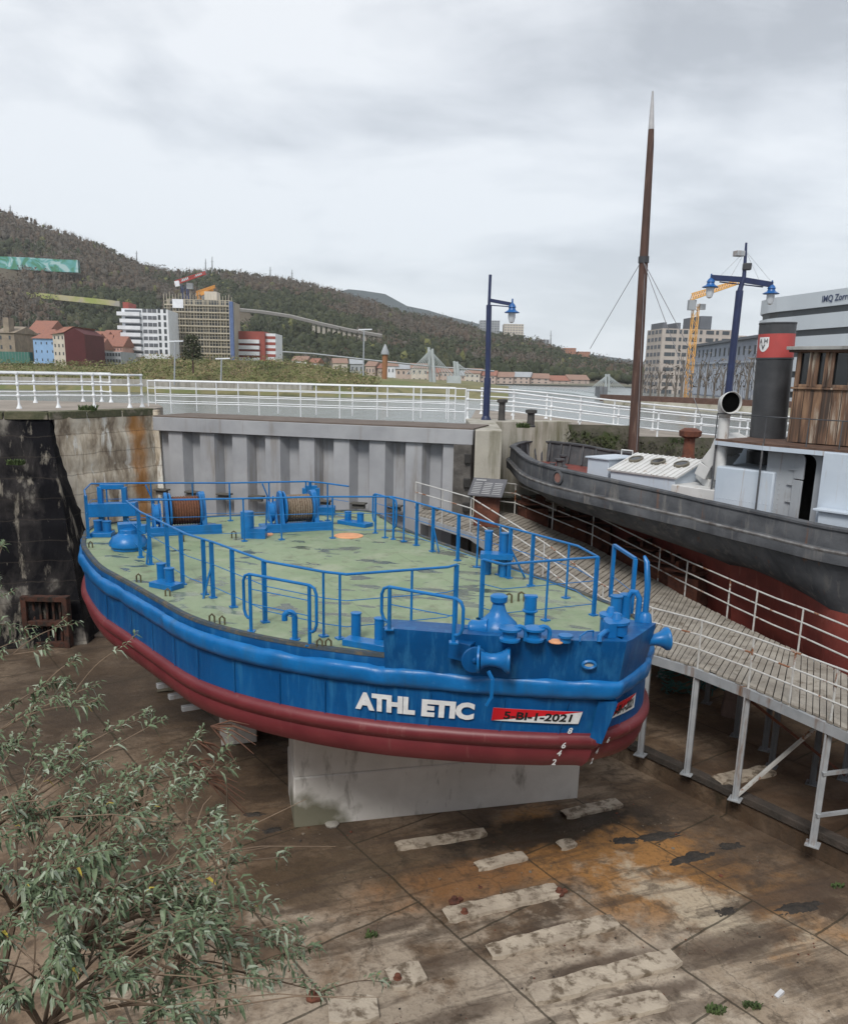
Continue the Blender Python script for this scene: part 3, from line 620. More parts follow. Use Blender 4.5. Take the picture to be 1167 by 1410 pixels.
# long rails
RH=1.02
def drail(top,posts,thin=(.2,.6),h=RH,braces=(),r=.022,heavy=()):
    """top: pixel points (of base line), posts: pixel base points"""
    tp=[Ve((p.x,p.y,DZ+h)) for p in top]
    mb=MB();mb.tube(tp,r,8);t=mb.build('railing',blue,bg_)
    for i,p in enumerate(posts):
        mb=MB();rr=.042 if i in heavy else .02
        if i in heavy: mb.box((p.x,p.y,DZ+h/2),(.07,.04,h),rz=.6)
        else: mb.tube([(p.x,p.y,DZ),(p.x,p.y,DZ+h)],rr,8)
        mb.box((p.x,p.y,DZ+.012),(.12,.12,.024),rz=.6);mb.build('post',blue,t)
    for k in thin:
        mb=MB();mb.tube([Ve((p.x,p.y,DZ+h*k)) for p in tp],.008,5);mb.build('guard_wire',blue,t)
    for p,q in braces:
        mb=MB();mb.beam((p.x,p.y,DZ+.62),(q.x,q.y,DZ),.05,.03);mb.build('brace',blue,t)
    return t
def T(x,y,h=RH): return P(x,y,DZ+h)     # from a pixel on the top rail
L1=[T(174,690),T(183,697.5),T(193,705),T(257,735.6),T(295,747),T(366,773),T(446,787.5),T(477,791),T(616,781),T(628.5,777.5)]
PL=[D(193,768),D(212,777),D(240,792),D(260,804),D(295,823),D(303,815),D(320,836.6),D(370,856),D(449,875),D(478,873),D(562,869),D(616,839),D(627,858.5)]
def snap(p,line):
    best=None
    for a,b in zip(line,line[1:]):
        a2=Ve((a.x,a.y,0));b2=Ve((b.x,b.y,0));q=Ve((p.x,p.y,0));d=b2-a2;t=max(0,min(1,(q-a2).dot(d)/max(d.dot(d),1e-6)));c=a2+d*t
        if best is None or (c-q).length<best[0]: best=((c-q).length,c)
    return Ve((best[1].x,best[1].y,p.z))
PLs=[snap(p,L1) for p in PL]
drail(L1,PLs,heavy=(0,1,2,3,4,5,6,7,12),braces=((PLs[1],D(202,777)),(PLs[4],D(280,824))))
L2=[T(174,690),T(185,688.5),T(250,688),T(337,686.5),T(440,684),T(540,684),T(568.5,690.6),T(628.5,707.7),T(714,730),T(795.6,752),T(823.5,767),T(693,777),T(665,770.5)]
PR=[D(336.4,746),D(388,744),D(458,742.5),D(530,740.7),D(565,752),D(576,743),D(590,760),D(631.5,772),D(661.5,780.5),D(707.8,795),D(725.8,785.7),D(742,805),D(789,822),D(815.7,847),D(747.6,853),D(687,832),D(668,836)]
PRs=[snap(p,L2) for p in PR]
drail(L2,PRs,heavy=(4,6,7,9,11,13,15),braces=((PRs[6],D(604,760)),(PRs[9],D(722,795))))
L3=[T(121,742-50),T(116,675),T(125,666),T(210,665),T(316,665),T(421,663),T(444,664.7),T(479.7,669.6)]
L3[0]=T(118,684)
PB=[D(122,741),D(148,722),D(210,719),D(266,719),D(316.8,718.6),D(370,714),D(421,711),D(444,709),D(480,712)]
PBs=[snap(p,L3) for p in PB]
drail(L3,PBs,heavy=(0,7))
# tube gate panels
def panel(a,b,h=.92,z=DZ,post_in=.13,lo=.22,heavy=.028,n_wire=2):
    a=Ve((a.x,a.y,z));b=Ve((b.x,b.y,z));d=(b-a).normalized();c=.12;up=Ve((0,0,1))
    p=[a+up*(lo+.0)+d*(post_in+.0),a+up*lo+d*c*.6,a+up*(lo+c*.3)+d*.03,a+up*(lo+c),a+up*(h-c),a+up*(h-c*.3)+d*c*.3,a+up*h+d*c,b+up*h-d*c,b+up*(h-c*.3)-d*c*.3,b+up*(h-c),b+up*(lo+c),b+up*(lo+c*.3)-d*.03,b+up*lo-d*c*.6,b+up*lo-d*post_in]
    mb=MB();mb.tube(p,heavy*.85,8);t=mb.build('gate_panel',blue,bg_)
    for q in(a+d*post_in,b-d*post_in):
        mb=MB();mb.tube([q,q+up*h],heavy,8);mb.box(q+up*.01,(.12,.12,.02));mb.build('post',blue,t)
    for k in range(n_wire):
        zz_=lo+(h-lo)*(k+1)/(n_wire+1);mb=MB();mb.tube([a+up*zz_+d*post_in,b+up*zz_-d*post_in],.008,5);mb.build('guard_wire',blue,t)
    for k in range(0): pass
panel(D(337,868),D(436,891),h=.92)
panel(P(525,865,-2.1),P(636,888,-2.1),h=.62,z=-2.1,lo=.12,n_wire=1)
panel(D(513,733),D(545,744),h=1.0,lo=.3)
def frame(a,b,h,w=.10,z=DZ):
    up=Ve((0,0,1));a=Ve((a.x,a.y,z));b=Ve((b.x,b.y,z));mb=MB()
    mb.beam(a,a+up*h,w,.06);mb.beam(b,b+up*h,w,.06);mb.beam(a+up*h,b+up*h,.06,.05)
    mb.tube([a+up*.4,b+up*.4],.008,5);mb.build('hoop_frame',blue,bg_,bevel=.01)
frame(P(840,822,DZ),P(868,846,DZ),.98)
pp=P(887,857,-2.1);mb=MB();mb.tube([pp,pp+Ve((0,0,.55)),pp+Ve((-.03,.04,.9)),pp+Ve((-.06,.1,.98))],[.045,.045,.04,.02],10);mb.lathe(pp,[(.11,0),(.09,.12),(.05,.16)],12);mb.build('rail_stanchion',blue,bg_)
pp=P(877,858,-2.12);mb=MB();mb.tube([pp+Ve((0,0,0)),pp+Ve((0,0,.38)),pp+Ve((-.04,.03,.46)),pp+Ve((-.1,.06,.46)),pp+Ve((-.14,.08,.38))],.045,10);mb.build('vent_pipe',blue,bg_)
# pipe on the near deck (goose neck)
pp=D(406,881);mb=MB();mb.tube([pp,pp+Ve((0,0,.36))]+[pp+Ve((-.075+.075*math.cos(a),0,.36+.075*math.sin(a))) for a in[.5,1.,1.57,2.1,2.7,3.14]]+[pp+Ve((-.15,0,.30))],.045,12);mb.lathe(pp,[(.08,0),(.08,.02)],12);mb.build('vent_pipe',blue,bg_)
# winches
def winch(base,s=1.,ang=.42,parent=bg_,drumc=rope):
    ax=Ve((math.cos(ang),math.sin(ang),0));pr_=Ve((-ax.y,ax.x,0));b=Ve(base);up=Ve((0,0,1))
    mb=MB();mb.box(b+up*.06*s,(2.3*s,1.3*s,.12*s),ang);
    mb.box(b-pr_*.6*s+up*.15*s,(2.3*s,.08*s,.3*s),ang)
    w_=mb.build('winch',blue,bg_,bevel=.01)
    def side(o,th):
        m2=MB();pl=[(-.62,.1),(-.42,.75),(-.34,1.05),(-.2,1.27),(0,1.34),(.2,1.27),(.34,1.05),(.42,.75),(.62,.1)]
        m2.add([b+ax*(o+sg*th/2)*s+pr_*x*s+up*z*s for sg in(-1,1) for x,z in pl],[tuple(range(9))[::-1],tuple(range(9,18))]+[(i,(i+1)%9,9+(i+1)%9,9+i) for i in range(9)])
        return m2.build('winch_frame',blue,w_,bevel=.01)
    side(.62,.16);side(-.55,.1)
    mb=MB();c=b+up*.72*s;pf=[(.30,-.42)];k=0
    for i in range(23):
        z=-.42+.92*i/22;pf+=[(.46+(.02 if i%2 else -.012),z)]
    pf+=[(.3,.5)]
    mb.lathe(c,[(r*s,z*s) for r,z in pf],28,ax=ax);mb.build('rope_drum',drumc,w_)
    mb=MB();mb.lathe(c+ax*.5*s,[(.6*s,0),(.6*s,.05*s)],28,ax=ax);mb.lathe(c-ax*.46*s,[(.6*s,0),(.6*s,.05*s)],28,ax=ax);mb.build('drum_flange',blue,w_)
    mb=MB()
    for k in(-.75,-.95): 
        mb.beam(b+ax*k*s+pr_*.35*s+up*.1,b+ax*k*s+pr_*.1*s+up*1.15*s,.07*s,.05*s);mb.beam(b+ax*k*s-pr_*.45*s+up*.1,b+ax*k*s-pr_*.1*s+up*1.0*s,.07*s,.05*s)
    mb.lathe(b-ax*.95*s+up*.62*s,[(.34*s,0),(.34*s,.16*s),(.1*s,.2*s)],20,ax=ax)
    mb.tube([b-ax*.9*s+up*1.0*s,b-ax*1.15*s+up*1.62*s-pr_*.05],.025*s,8)
    mb.build('winch_gear',blue,w_,bevel=.006)
winch(D(250,734)+Ve((0,.2,0)),.74)
winch(D(403,729)+Ve((.05,.15,0)),.74,drumc=mat('wire_rope_grey',(.24,.19,.14),(.13,.09,.06),20,rough=.85,bump=.01,bscale=60))
# goods around stern
def blk(name,x,y,d,ang,z=0,m_=blue,bev=.015):
    p=D(x,y);mb=MB();mb.box(p+Ve((0,0,d[2]/2+z)),d,ang);return mb.build(name,m_,bg_,bevel=bev)
p=D(178,756);mb=MB();mb.lathe(p,[(.38,0),(.38,.06),(.42,.08),(.42,.16),(.34,.30),(.22,.36),(.2,.46),(.08,.48)],10);mb.box(p+Ve((.0,.1,.5)),(.5,.3,.16),.4);mb.box(p+Ve((.3,0,.46)),(.2,.2,.2),.2);mb.build('capstan_motor',blue,bg_,bevel=.015)
a=D(141,724);b=D(174,724);mb=MB()
for q in(a,b): mb.beam(q,q+Ve((0,0,1.0)),.12,.12)
mb.beam(a+Ve((0,0,1.0)),b+Ve((0,0,1.0)),.1,.12);mb.beam(a+Ve((-.3,0,.4)),b+Ve((.3,0,.45)),.3,.34);mb.build('fairlead_frame',blue,bg_,bevel=.01)
a=D(420,708);b=D(437,708);mb=MB()
for q in(a,b): mb.beam(q,q+Ve((0,0,.75)),.14,.14)
mb.beam(a+Ve((0,0,.75)),b+Ve((0,0,.75)),.12,.14);mb.beam(a+Ve((-.2,0,.12)),b+Ve((.5,0,.12)),.4,.24);mb.build('fairlead_frame',blue,bg_,bevel=.01)
p=D(341,740);mb=MB();mb.lathe(p,[(.16,0),(.16,.62),(.15,.64)],16);mb.box(p+Ve((.2,0,.12)),(.5,.3,.24));mb.build('bollard_post',blue,bg_)
# bench like fairlead between near-right rail
a=D(669,790);mb=MB();mb.box(D(684,800)+Ve((0,.3,.45)),(.65,.34,.1),-.1);
for x,y in((672,795),(694,799)): mb.lathe(D(x,y)+Ve((0,.3,0)),[(.08,.0),(.08,.86),(.09,.87),(.09,.9)],14)
mb.build('bollard_frame',blue,bg_)
# orange discs
for x,y,r,z in((359,736,.3,DZ),(480,738,.36,DZ),(765,884,.10,-2.08)):
    p=P(x,y,z);mb=MB();mb.lathe(p,[(r,0),(r,.012),(r*.96,.016),(r*.2,.016)],24);mb.build('hatch_disc',orange,bg_)
# mooring eyes along deck edge
eye=mat('rusty_eye',(.06,.055,.035),(.12,.10,.05),8,rough=.9)
for x,y in((125,754),(191,800),(231,821),(292,857),(306,860),(440,892),(452,892)):
    p=D(x,y);mb=MB();mb.tube([p+Ve((-.04,0,0)),p+Ve((-.04,0,.10)),p+Ve((0,0,.14)),p+Ve((.04,0,.10)),p+Ve((.04,0,0))],.016,6);mb.build('mooring_eye',eye,bg_)
for x,y in((250,742),(322,737),(700,826),(717,824)):
    p=D(x,y+4);mb=MB();mb.tube([p+Ve((-.05,0,0)),p+Ve((-.05,0,.14)),p+Ve((0,0,.17)),p+Ve((.05,0,.14)),p+Ve((.05,0,0))],.02,6);mb.build('deck_lug',eye,bg_)
# bow gear
q=P(689,880,-2.1)+Ve((0,.5,0));q.z=-2.12
mb=MB();mb.box(q+Ve((0,0,-.08)),(.5,.5,.2),-.05);mb.lathe(q,[(.29,-.1),(.29,.05),(.27,.10),(.2,.17),(.13,.24),(.10,.31),(.085,.38),(.12,.42),(.125,.49),(.09,.515),(.02,.52)],24);mb.build('capstan',blue,bg_,bevel=0)
def sheave(x,y,s,arch=True):
    p=P(x,y,-2.08)+Ve((0,.16,0));mb=MB();mb.lathe(p,[(.16*s,0),(.16*s,.03),(.11*s,.05),(.11*s,.13),(.17*s,.15),(.17*s,.18),(.06*s,.2)],20);o=mb.build('guide_sheave',blue,bg_)
    if arch:
        mb=MB();pts=[p+Ve((.14*s+.09*math.cos(a),0,.11+.09*math.sin(a))) for a in(0,.5,1,1.57,2.1,2.6,3.14)];mb.tube([p+Ve((.23*s,0,0))]+pts,.03,8);mb.build('sheave_arch',blue,o)
sheave(703,887,.9);sheave(737,887,.85)
p=P(728,868,DZ+.1);mb=MB();mb.lathe(p,[(.085,-.1),(.075,.28),(.12,.31),(.12,.33),(.10,.34),(.095,.55)],16);mb.box(p+Ve((0,0,.55)),(.2,.12,.03));mb.build('vent_post',blue,bg_)
p=P(780,888,-2.08)+Ve((0,.12,0));mb=MB();mb.lathe(p,[(.075,0),(.075,.06),(.10,.07),(.10,.10),(.05,.105)],18);mb.build('small_bollard',blue,bg_)
p=P(862,888,-2.08);mb=MB()
for dx,dy,r in((.0,.55,.16),(-.02,.85,.14)):
    mb.lathe(p+Ve((dx-.02,dy,0)),[(r,-.1),(r,.12),(r*1.15,.14),(r*1.15,.18),(r*.5,.2),(r*.3,.28),(r*.1,.29)],18)
mb.box(p+Ve((-.15,.35,.1)),(.12,.14,.2),.3);mb.build('guide_sheave',blue,bg_)
for x0,x1 in((827,846),(800,822)):
    a=P(x0,887,-2.08)+Ve((0,.1,0));b=P(x1,886,-2.08)+Ve((0,.3,0));mb=MB();mb.tube([a,a+Ve((0,.02,.07)),a.lerp(b,.5)+Ve((0,0,.11)),b+Ve((0,0,.08)),b],.035 if x0>810 else .012,8);mb.build('mooring_eye',blue,bg_)
# old winch barrel left of capstan
p=P(664,876,-2.1)+Ve((-.02,.3,.02));mb=MB();mb.lathe(p,[(.11,-.14),(.13,-.1),(.11,0),(.13,.1),(.12,.14)],18,ax=(.9,-.35,.2))
for k in(-.14,.12): mb.tube([p+Ve((k,.0,-.02)),p+Ve((k-.12,-.02,.02)),p+Ve((k-.1,0,.14)),p+Ve((k,0,.12))],.012,6)
mb.build('chain_roller',blue,bg_)
# big horn rollers
def horn(c,ax,s=1.,plate_r=.18):
    ax=Ve(ax).normalized();mb=MB();mb.lathe(c,[(.02,-.02),(.13*s,0),(.10*s,.05),(.085*s,.12),(.09*s,.2),(.115*s,.28),(.165*s,.345),(.175*s,.36),(.175*s,.39),(.15*s,.40),(.145*s,.365),(.03,.36)],28,ax=ax)
    o=mb.build('fairlead_roller',blue,bg_);mb=MB();mb.lathe(c-ax*.05,[(plate_r,0),(plate_r,.035)],28,ax=ax);mb.lathe(c-ax*.065,[(.04,0),(.04,.03)],8,ax=ax);mb.build('roller_plate',blue,o,bevel=.004)
h1=V(662,908,planpt(uX(.72),-2.3).y-.30);horn(h1,(1,-.12,.02),1.05,.19)
mb=MB();cc_=V(652,908,h1.y-.02);mb.lathe(cc_,[(.185,0),(.185,.035),(.17,.04)],32,ax=(.28,-.96,0));mb.lathe(cc_,[(.045,.04),(.045,.06),(.02,.075)],8,ax=(.28,-.96,0));mb.beam(cc_+Ve((-.02,.12,.06)),cc_+Ve((-.30,.26,.08)),.2,.26);mb.build('roller_bracket',blue_d,bg_,bevel=.006)
h2=V(884,882,11.5);horn(h2,(.97,.1,.06),1.0,.16)
# lever hanging down
a=V(672,924,10.45);mb=MB();mb.beam(a,V(678,936,10.4),.03,.05);mb.beam(V(678,935,10.4),V(676,962,10.42),.03,.05);mb.beam(V(676,960,10.42),V(669,972,10.43),.03,.04);mb.build('brake_lever',blue,bg_,bevel=.005)
# supports --------------------------------------------------------------
def prismh(poly,name,m_,label,cat,bev=.02,group=None):
    mb=MB();n=len(poly[0]);mb.add(poly[0]+poly[1],[tuple(range(n))[::-1],tuple(range(n,2*n))]+[(i,(i+1)%n,n+(i+1)%n,n+i) for i in range(n)])
    return tag(mb.build(name,m_,bevel=bev),label,cat,group)
c0=P(405,1140,FZ);c1=P(795,1075,FZ);c1=Ve((3.1,15.2,FZ));dv=Ve((c1.x-c0.x,c1.y-c0.y,0)).normalized();pv=Ve((-dv.y,dv.x,0))
c1=V(797,1075,c1.y);c1.z=FZ
d2=Ve((-.45,.9,0))*1.5
zc=-4.55
tl=V(405,1072,c0.y).z
mb=MB();top=[c0,c1,c1+pv*1.4,c0+pv*1.4]
mb.prism([(p.x,p.y) for p in top],FZ-.02,tl);o=mb.build('support_block',concw,bevel=.03)
tag(o,'large pale concrete wall block under the barge bow, green algae at its lower left corner','plinth')
i0=c0+dv*.02+pv*.02;i1=c1-dv*.0+pv*.02
mb=MB();mb.add([Ve((i0.x,i0.y,tl+.003)),Ve((i1.x,i1.y,tl+.003)),Ve((i1.x,i1.y,-4.35)),Ve((i0.x,i0.y,-4.24))]+[Ve((p.x,p.y,z)) for p,z in((i0+pv*1.3,tl+.003),(i1+pv*1.3,tl+.003),(i1+pv*1.3,-4.35),(i0+pv*1.3,-4.24))],[(0,1,2,3),(7,6,5,4),(0,4,5,1),(1,5,6,2),(2,6,7,3),(3,7,4,0)])
tag(mb.build('support_block',concw,bevel=.02),'upper pale concrete wedge between the large block and the barge bottom','plinth')
nt=concw.node_tree;g_=nd(nt,'ShaderNodeNewGeometry');mp_=nd(nt,'ShaderNodeMapping',vector_type='TEXTURE',inp={'Location':(c0.x+.15,c0.y,FZ),'Scale':(1.1,1.1,.75)});nt.links.new(g_.outputs['Position'],mp_.inputs[0])
ln=nd(nt,'ShaderNodeVectorMath',operation='LENGTH');nt.links.new(mp_.outputs[0],ln.inputs[0]);nz=nd(nt,'ShaderNodeTexNoise',inp={'Scale':3,'Detail':6});nt.links.new(g_.outputs['Position'],nz.inputs['Vector'])
overlay(concw,mth(nt,'MULTIPLY',ramp(nt,mth(nt,'ADD',ln.outputs['Value'],mth(nt,'MULTIPLY',mth(nt,'SUBTRACT',nz.outputs[0],.5),1.)),[(.6,1.),(1.,0.)]),.85),(.085,.08,.03))
b0=P(300,1030,FZ);mb=MB();mb.box(b0+Ve((.35,.5,1.4)),(.8,.7,2.75),.3);tag(mb.build('support_block',concw,bevel=.02),'slim pale concrete pier under the left side of the barge','plinth')
b0=P(213,955,FZ);mb=MB();mb.box(b0+Ve((.2,.3,1.4)),(.45,.45,2.75),.3);tag(mb.build('support_post',mat('mossy_post',(.12,.11,.075),(.2,.18,.14),3,rough=.9,bump=.02),bevel=.02),'mossy grey post under the stern of the barge at the far left','post')
for i,(xa_,ya,xb_,yb,l) in enumerate(((216,945,268,935,'uppermost of the three pale steel beams under the left side of the barge'),(232,960,285,950,'middle one of the three pale steel beams under the left side of the barge'),(250,976,300,968,'lowest of the three pale steel beams under the left side of the barge'))):
    a=P(xa_,ya,-4.6-.25*i);b=P(xb_,yb,-4.6-.25*i);b=b+(b-a)*.6;mb=MB();mb.beam(a,b,.12,.10);tag(mb.build('cradle_beam',galv,bevel=.008),l,'beam')
mb=MB()
for x,y,ww in((-1.6,17.5,1.6),(-4.2,19.5,1.4),(.4,18.,1.4)): mb.box((x,y,-5.6),(ww,.8,2.8),.4)
tag(mb.build('support_block',conc),'shadowed concrete piers deep under the middle of the barge','plinth')
#%%WALKWAY
WZ=-4.2
Lf=[P(x,y,WZ) for x,y in((893,897),(960,915),(1030,944),(1086,970),(1143,992))]
wd=Ve((.557,-.83,0)).normalized()
def wk(px,py,z=WZ): return P(px,py,z)
# plan of near edge and far edge (fan shaped gangway), from the gate down to the right
NE=[Ve((-.3,24.6,-2.75)),Ve((1.3,23.0,-2.95)),Ve((3.0,20.0,-3.6)),Ve((4.05,17.8,-4.1)),wk(893,897),wk(960,917),wk(1030,944),wk(1100,974),wk(1167,1003),wk(1300,1066)]
FE=[Ve((.0,26.6,-2.75)),Ve((2.9,26.2,-2.95)),Ve((5.1,24.4,-3.6)),wk(905,800,WZ+.02),wk(935,817),wk(1007,854),wk(1060,880),wk(1103,899),wk(1167,930),wk(1300,990)]
wt=thing('gangway',(4.5,15,FZ),'grey boarded gangway with rusty white railings on steel legs between the barge and the tug','gangway')
mb=MB();k=0
for i in range(len(NE)-1):
    a,b,c,d=NE[i],NE[i+1],FE[i+1],FE[i];n=max(1,int(((b-a).length+(c-d).length)/2/.15))
    for j in range(n):
        t0=(j+.06)/n;t1=(j+.92)/n;k+=1;e=random.uniform(-.06,.04);dz=random.uniform(-.008,.008)
        q=[a.lerp(b,t0),a.lerp(b,t1),d.lerp(c,t1),d.lerp(c,t0)]
        ex=(q[3]-q[0]).normalized()*e;q[0]=q[0]-ex;q[1]=q[1]-ex
        q=[p+Ve((0,0,dz)) for p in q];mb.slab([q[0],q[1],q[2],q[3]],.045)
mb.build('boards',board,wt,smooth=0)
for nm_,E_ in(('edge_beam',NE),('edge_beam',FE)):
    mb=MB()
    for a,b in zip(E_,E_[1:]): mb.beam(a+Ve((0,0,-.15)),b+Ve((0,0,-.15)),.08,.19)
    mb.build(nm_,galv,wt)
for f in (.33,.66):
    mb=MB();E_=[a.lerp(b,f) for a,b in zip(NE,FE)]
    for a,b in zip(E_,E_[1:]): mb.beam(a+Ve((0,0,-.16)),b+Ve((0,0,-.16)),.1,.2)
    mb.build('joist',steeld,wt)
def leg(p,m_=galv,s=.12,foot=True):
    mb=MB();mb.box((p.x,p.y,(p.z-.2+FR)/2),(s,s*.6,p.z-.2-FR),-.6);mb.box((p.x-s*.35,p.y,(p.z-.2+FR)/2),(s*.25,s,p.z-.2-FR),-.6)
    if foot: mb.box((p.x,p.y,FR+.01),(.24,.24,.02),-.6)
    mb.build('leg',m_,wt)
lg=[wk(893,897),wk(960,917),wk(1030,944),wk(1143,992)]
for p in lg: leg(p+Ve((.03,.05,0)))
for x,y in((995,842),(1080,890),(1150,925),(930,815)): leg(wk(x,y)+Ve((-.2,-.1,0)),steeld)
for p in((5.6,20.2,WZ),(7.3,17.5,WZ),(7.5,16.,WZ),(4.2,21.5,-3.5),(8.8,15.5,WZ),(8.6,13.6,WZ)): leg(Ve(p),steeld)
def zat(p,z): return Ve((p.x,p.y,z))
mb=MB();mb.beam(zat(lg[2]+Ve((.05,.03,0)),FR+.1),zat(lg[2]+Ve((2.1,.2,0)),-4.45),.07,.05);mb.build('brace',rrail,wt)
mb=MB();mb.beam(zat(lg[2]+Ve((.05,.1,0)),-4.5),zat(lg[2]+Ve((2.4,.6,0)),-6.3),.07,.05);mb.build('brace',rust,wt)
for z in(-5.2,-6.0):
    mb=MB();mb.beam(zat(lg[3],z),zat(lg[3]+Ve((2.2,.35,0)),z+.15),.06,.06);mb.build('brace',galv,wt)
def wrl(E_,h,lab,ps,rails=(.36,.68,1.)):
    t=None
    for k in rails:
        mb=MB();mb.tube([p+Ve((0,0,h*k)) for p in E_],.019,8);o=mb.build('railing' if t is None else 'rail',rrail,wt if t is None else t)
        if t is None: t=o
    for p in ps:
        mb=MB();mb.tube([p-Ve((0,0,.1)),p+Ve((0,0,h))],.021,8);mb.build('post',rrail,t)
ns=NE[2:];fs_=FE[1:]
wrl(ns,.95,'',[NE[2],NE[3],wk(893,897),wk(960,917),wk(1030,944),wk(1086,968),wk(1143,992),wk(1230,1032)])
wrl([NE[0],NE[1],NE[2]],.95,'',[NE[0],NE[1],NE[0].lerp(NE[1],.5)])
wrl([FE[0]]+fs_,.95,'',[FE[0],FE[0].lerp(FE[1],.5),FE[1],FE[1].lerp(FE[2],.5),FE[2],FE[3],wk(942,820),wk(1000,850),wk(1036,869),wk(1098,897),wk(1180,937),wk(1250,968)])
# info sign
sp=Ve((1.75,23.0,-2.85));t=thing('info_sign',sp,'slanted dark information board on a rusty stand at the head of the gangway','sign')
mb=MB();mb.tube([sp,sp+Ve((0,0,.95))],.04,8);mb.box(sp+Ve((0,0,.45)),(.75,.08,.85),-.35);mb.build('stand',rust,t,bevel=.01)
ax=(Ve((math.cos(-.35),math.sin(-.35),0)),Ve((.27,.75,.6)).normalized());ax=ax+(ax[0].cross(ax[1]),)
mb=MB();mb.box(sp+Ve((0,0,1.15)),(1.0,.72,.03),ax=ax);o=mb.build('sign_panel',mat('sign_dark',(.10,.10,.11),rough=.5),t,bevel=.004)
mb=MB()
for i in range(3):
    for j in range(7):
        mb.box(sp+Ve((0,0,1.15))+ax[2]*.019+ax[0]*(-.3+.3*i)+ax[1]*(.16-.07*j),(.24,.025,.003),ax=ax)
mb.box(sp+Ve((0,0,1.15))+ax[2]*.019+ax[0]*-.25+ax[1]*.27,(.3,.05,.003),ax=ax);mb.build('printed_lines',mat('sign_print',(.35,.35,.35)),o,smooth=0)
# rusty steel machinery beyond the gangway
for i,(x,y,d,a,l) in enumerate(((716,716,(.8,.7,.5),.3,'rusty steel box right of the information board'),(765,728,(1.1,.7,.4),.2,'low rusty steel block beyond the gangway, leftmost of the line'),(805,742,(1.,.8,.55),-.3,'rusty steel block with a flanged top under the tug stern'),(862,775,(1.3,.8,.45),-.7,'rusty steel block beside the gangway bend'),(905,800,(1.0,.8,.5),-.8,'rusty block with a pale painted patch beside the gangway'),(932,815,(.9,.7,.5),-.8,'nearest rusty steel block at the gangway edge, dark red'))):
    p=P(x,y,(-3.1,-3.4,-3.8,-4.1,WZ,WZ)[i])+Ve((.45,.5,0));mb=MB();mb.box(p+Ve((0,0,d[2]/2-.3)),(d[0],d[1],d[2]+.3),a);mb.box(p+Ve((0,0,d[2])),(d[0]+.14,d[1]+.14,.06),a)
    for k in(-.25,.25): mb.box(p+Ve((math.cos(a)*k,math.sin(a)*k,d[2]+.12)),(.1,d[1]*.8,.22),a)
    mb.box((p.x,p.y,(FZ+p.z)/2-.2),(d[0]*.6,d[1]*.6,p.z-FZ-.4),a)
    tag(mb.build('steel_block',rust,bevel=.015),l,'block','rusty steel blocks along the gangway')
#%%TUG
O=P(972.7,691,-1.48);Aa=Ve((.636,-.772,0)).normalized();Bb=Ve((.772,.636,0)).normalized()
def W(a,b,z): return Ve((O.x,O.y,0))+Aa*a+Bb*b+Ve((0,0,z))
def TB(x,y,b):
    d=ray(x,y);t=((O-CAM).dot(Bb)+b)/d.dot(Bb);p=CAM+d*t;return ((p-O).dot(Aa),p.z)
def TZ(x,y,z):
    p=P(x,y,z);return ((p-O).dot(Aa),(p-O).dot(Bb))
tug=thing('tugboat',(O.x+2.5,O.y+2,FZ),'old black steam tug with grey deckhouse, dark red bottom and wooden wheelhouse','tugboat')
rim_near=[(700,628,-.9),(703,621,-.9)]
RM=[(708,618,-.88),(718,627,-.88),(730.5,634.5,-.9),(750,641,-.92),(777,648,-.95),(840,661.5,-1.05),(928,680.6,-1.22),(972.7,691,-1.35),(1062,710,-1.41),(1167,731,-1.43)]
near_=[TZ(x,y,z-.12)+(z-.12,) for x,y,z in RM]
near_=[(a,b,z) for a,b,z in near_]
tip=TZ(701,624,-.88)
farp=[TZ(x,y,z)+(z,) for x,y,z in((704,614,-1.),(720,608.8,-1.),(744,607.5,-1.),(775,610,-1.02),(804.5,613.5,-1.05),(865,624,-1.22))]
pass;print('FE',[(round((p-O).dot(Aa),1),round((p-O).dot(Bb),1)) for p in FE]);print('tug near',[tuple(round(q,2) for q in p) for p in near_]);print('far',[tuple(round(q,2) for q in p) for p in farp])
bf=farp[-1][1]
ring=[(a,b,z) for a,b,z in near_]+[(6,-.1,-1.55),(9.5,-.05,-1.52),(14,.3,-1.4),(18,2.2,-1.1),(20.5,4.2,-.9),(18,6.,-1.1),(13,7.2,-1.4),(6,bf+.1,-1.45),(1,bf+.15,-1.4)]+farp[::-1][:-1]+[farp[0]]
NN=[Ve(p) for p in ring];n0=len(NN)
sm=catmull([tuple(p) for p in NN],6)
def tnorm(i):
    a=sm[i-1];b=sm[(i+1)%len(sm)];t=(b-a);t.z=0;t.normalize();return Ve((t.y,-t.x,0))
cenT=sum((Ve((p.x,p.y,0)) for p in sm),Ve())/len(sm)
sg=1 if tnorm(20).dot(Ve((sm[20].x,sm[20].y,0))-cenT)>0 else -1
amin=min(p.x for p in sm)
def tring(off,dz,tap=0,z=None,push=0.):
    out=[]
    for i,p in enumerate(sm):
        q=tnorm(i)*sg;st=max(0,1-(p.x-amin)/14.)   # stern counter taper
        pp=Ve((p.x,p.y,0))+q*off
        c=Ve((cenT.x,(3.6),0))
        k=tap*st**1.0
        pp=pp+Ve((k*3.0,(4.2-pp.y)*min(.97,k*1.6),0))
        pp.z=(p.z+dz) if z is None else z+(.55*st if z==-3.38 else 0)
        out.append(W(pp.x,pp.y,pp.z))
    return out
def tl_(rings):
    n=len(sm);vs=[p for r in rings for p in r];return vs,[(k*n+i,k*n+(i+1)%n,(k+1)*n+(i+1)%n,(k+1)*n+i) for k in range(len(rings)-1) for i in range(n)]
mb=MB();vs,fs=tl_([tring(-.12,-.75),tring(-.10,-.02),tring(0,-.02),tring(.02,-.1),tring(.03,-.43)]);mb.add(vs,fs);mb.build('bulwark',tugblk,tug,smooth=50)
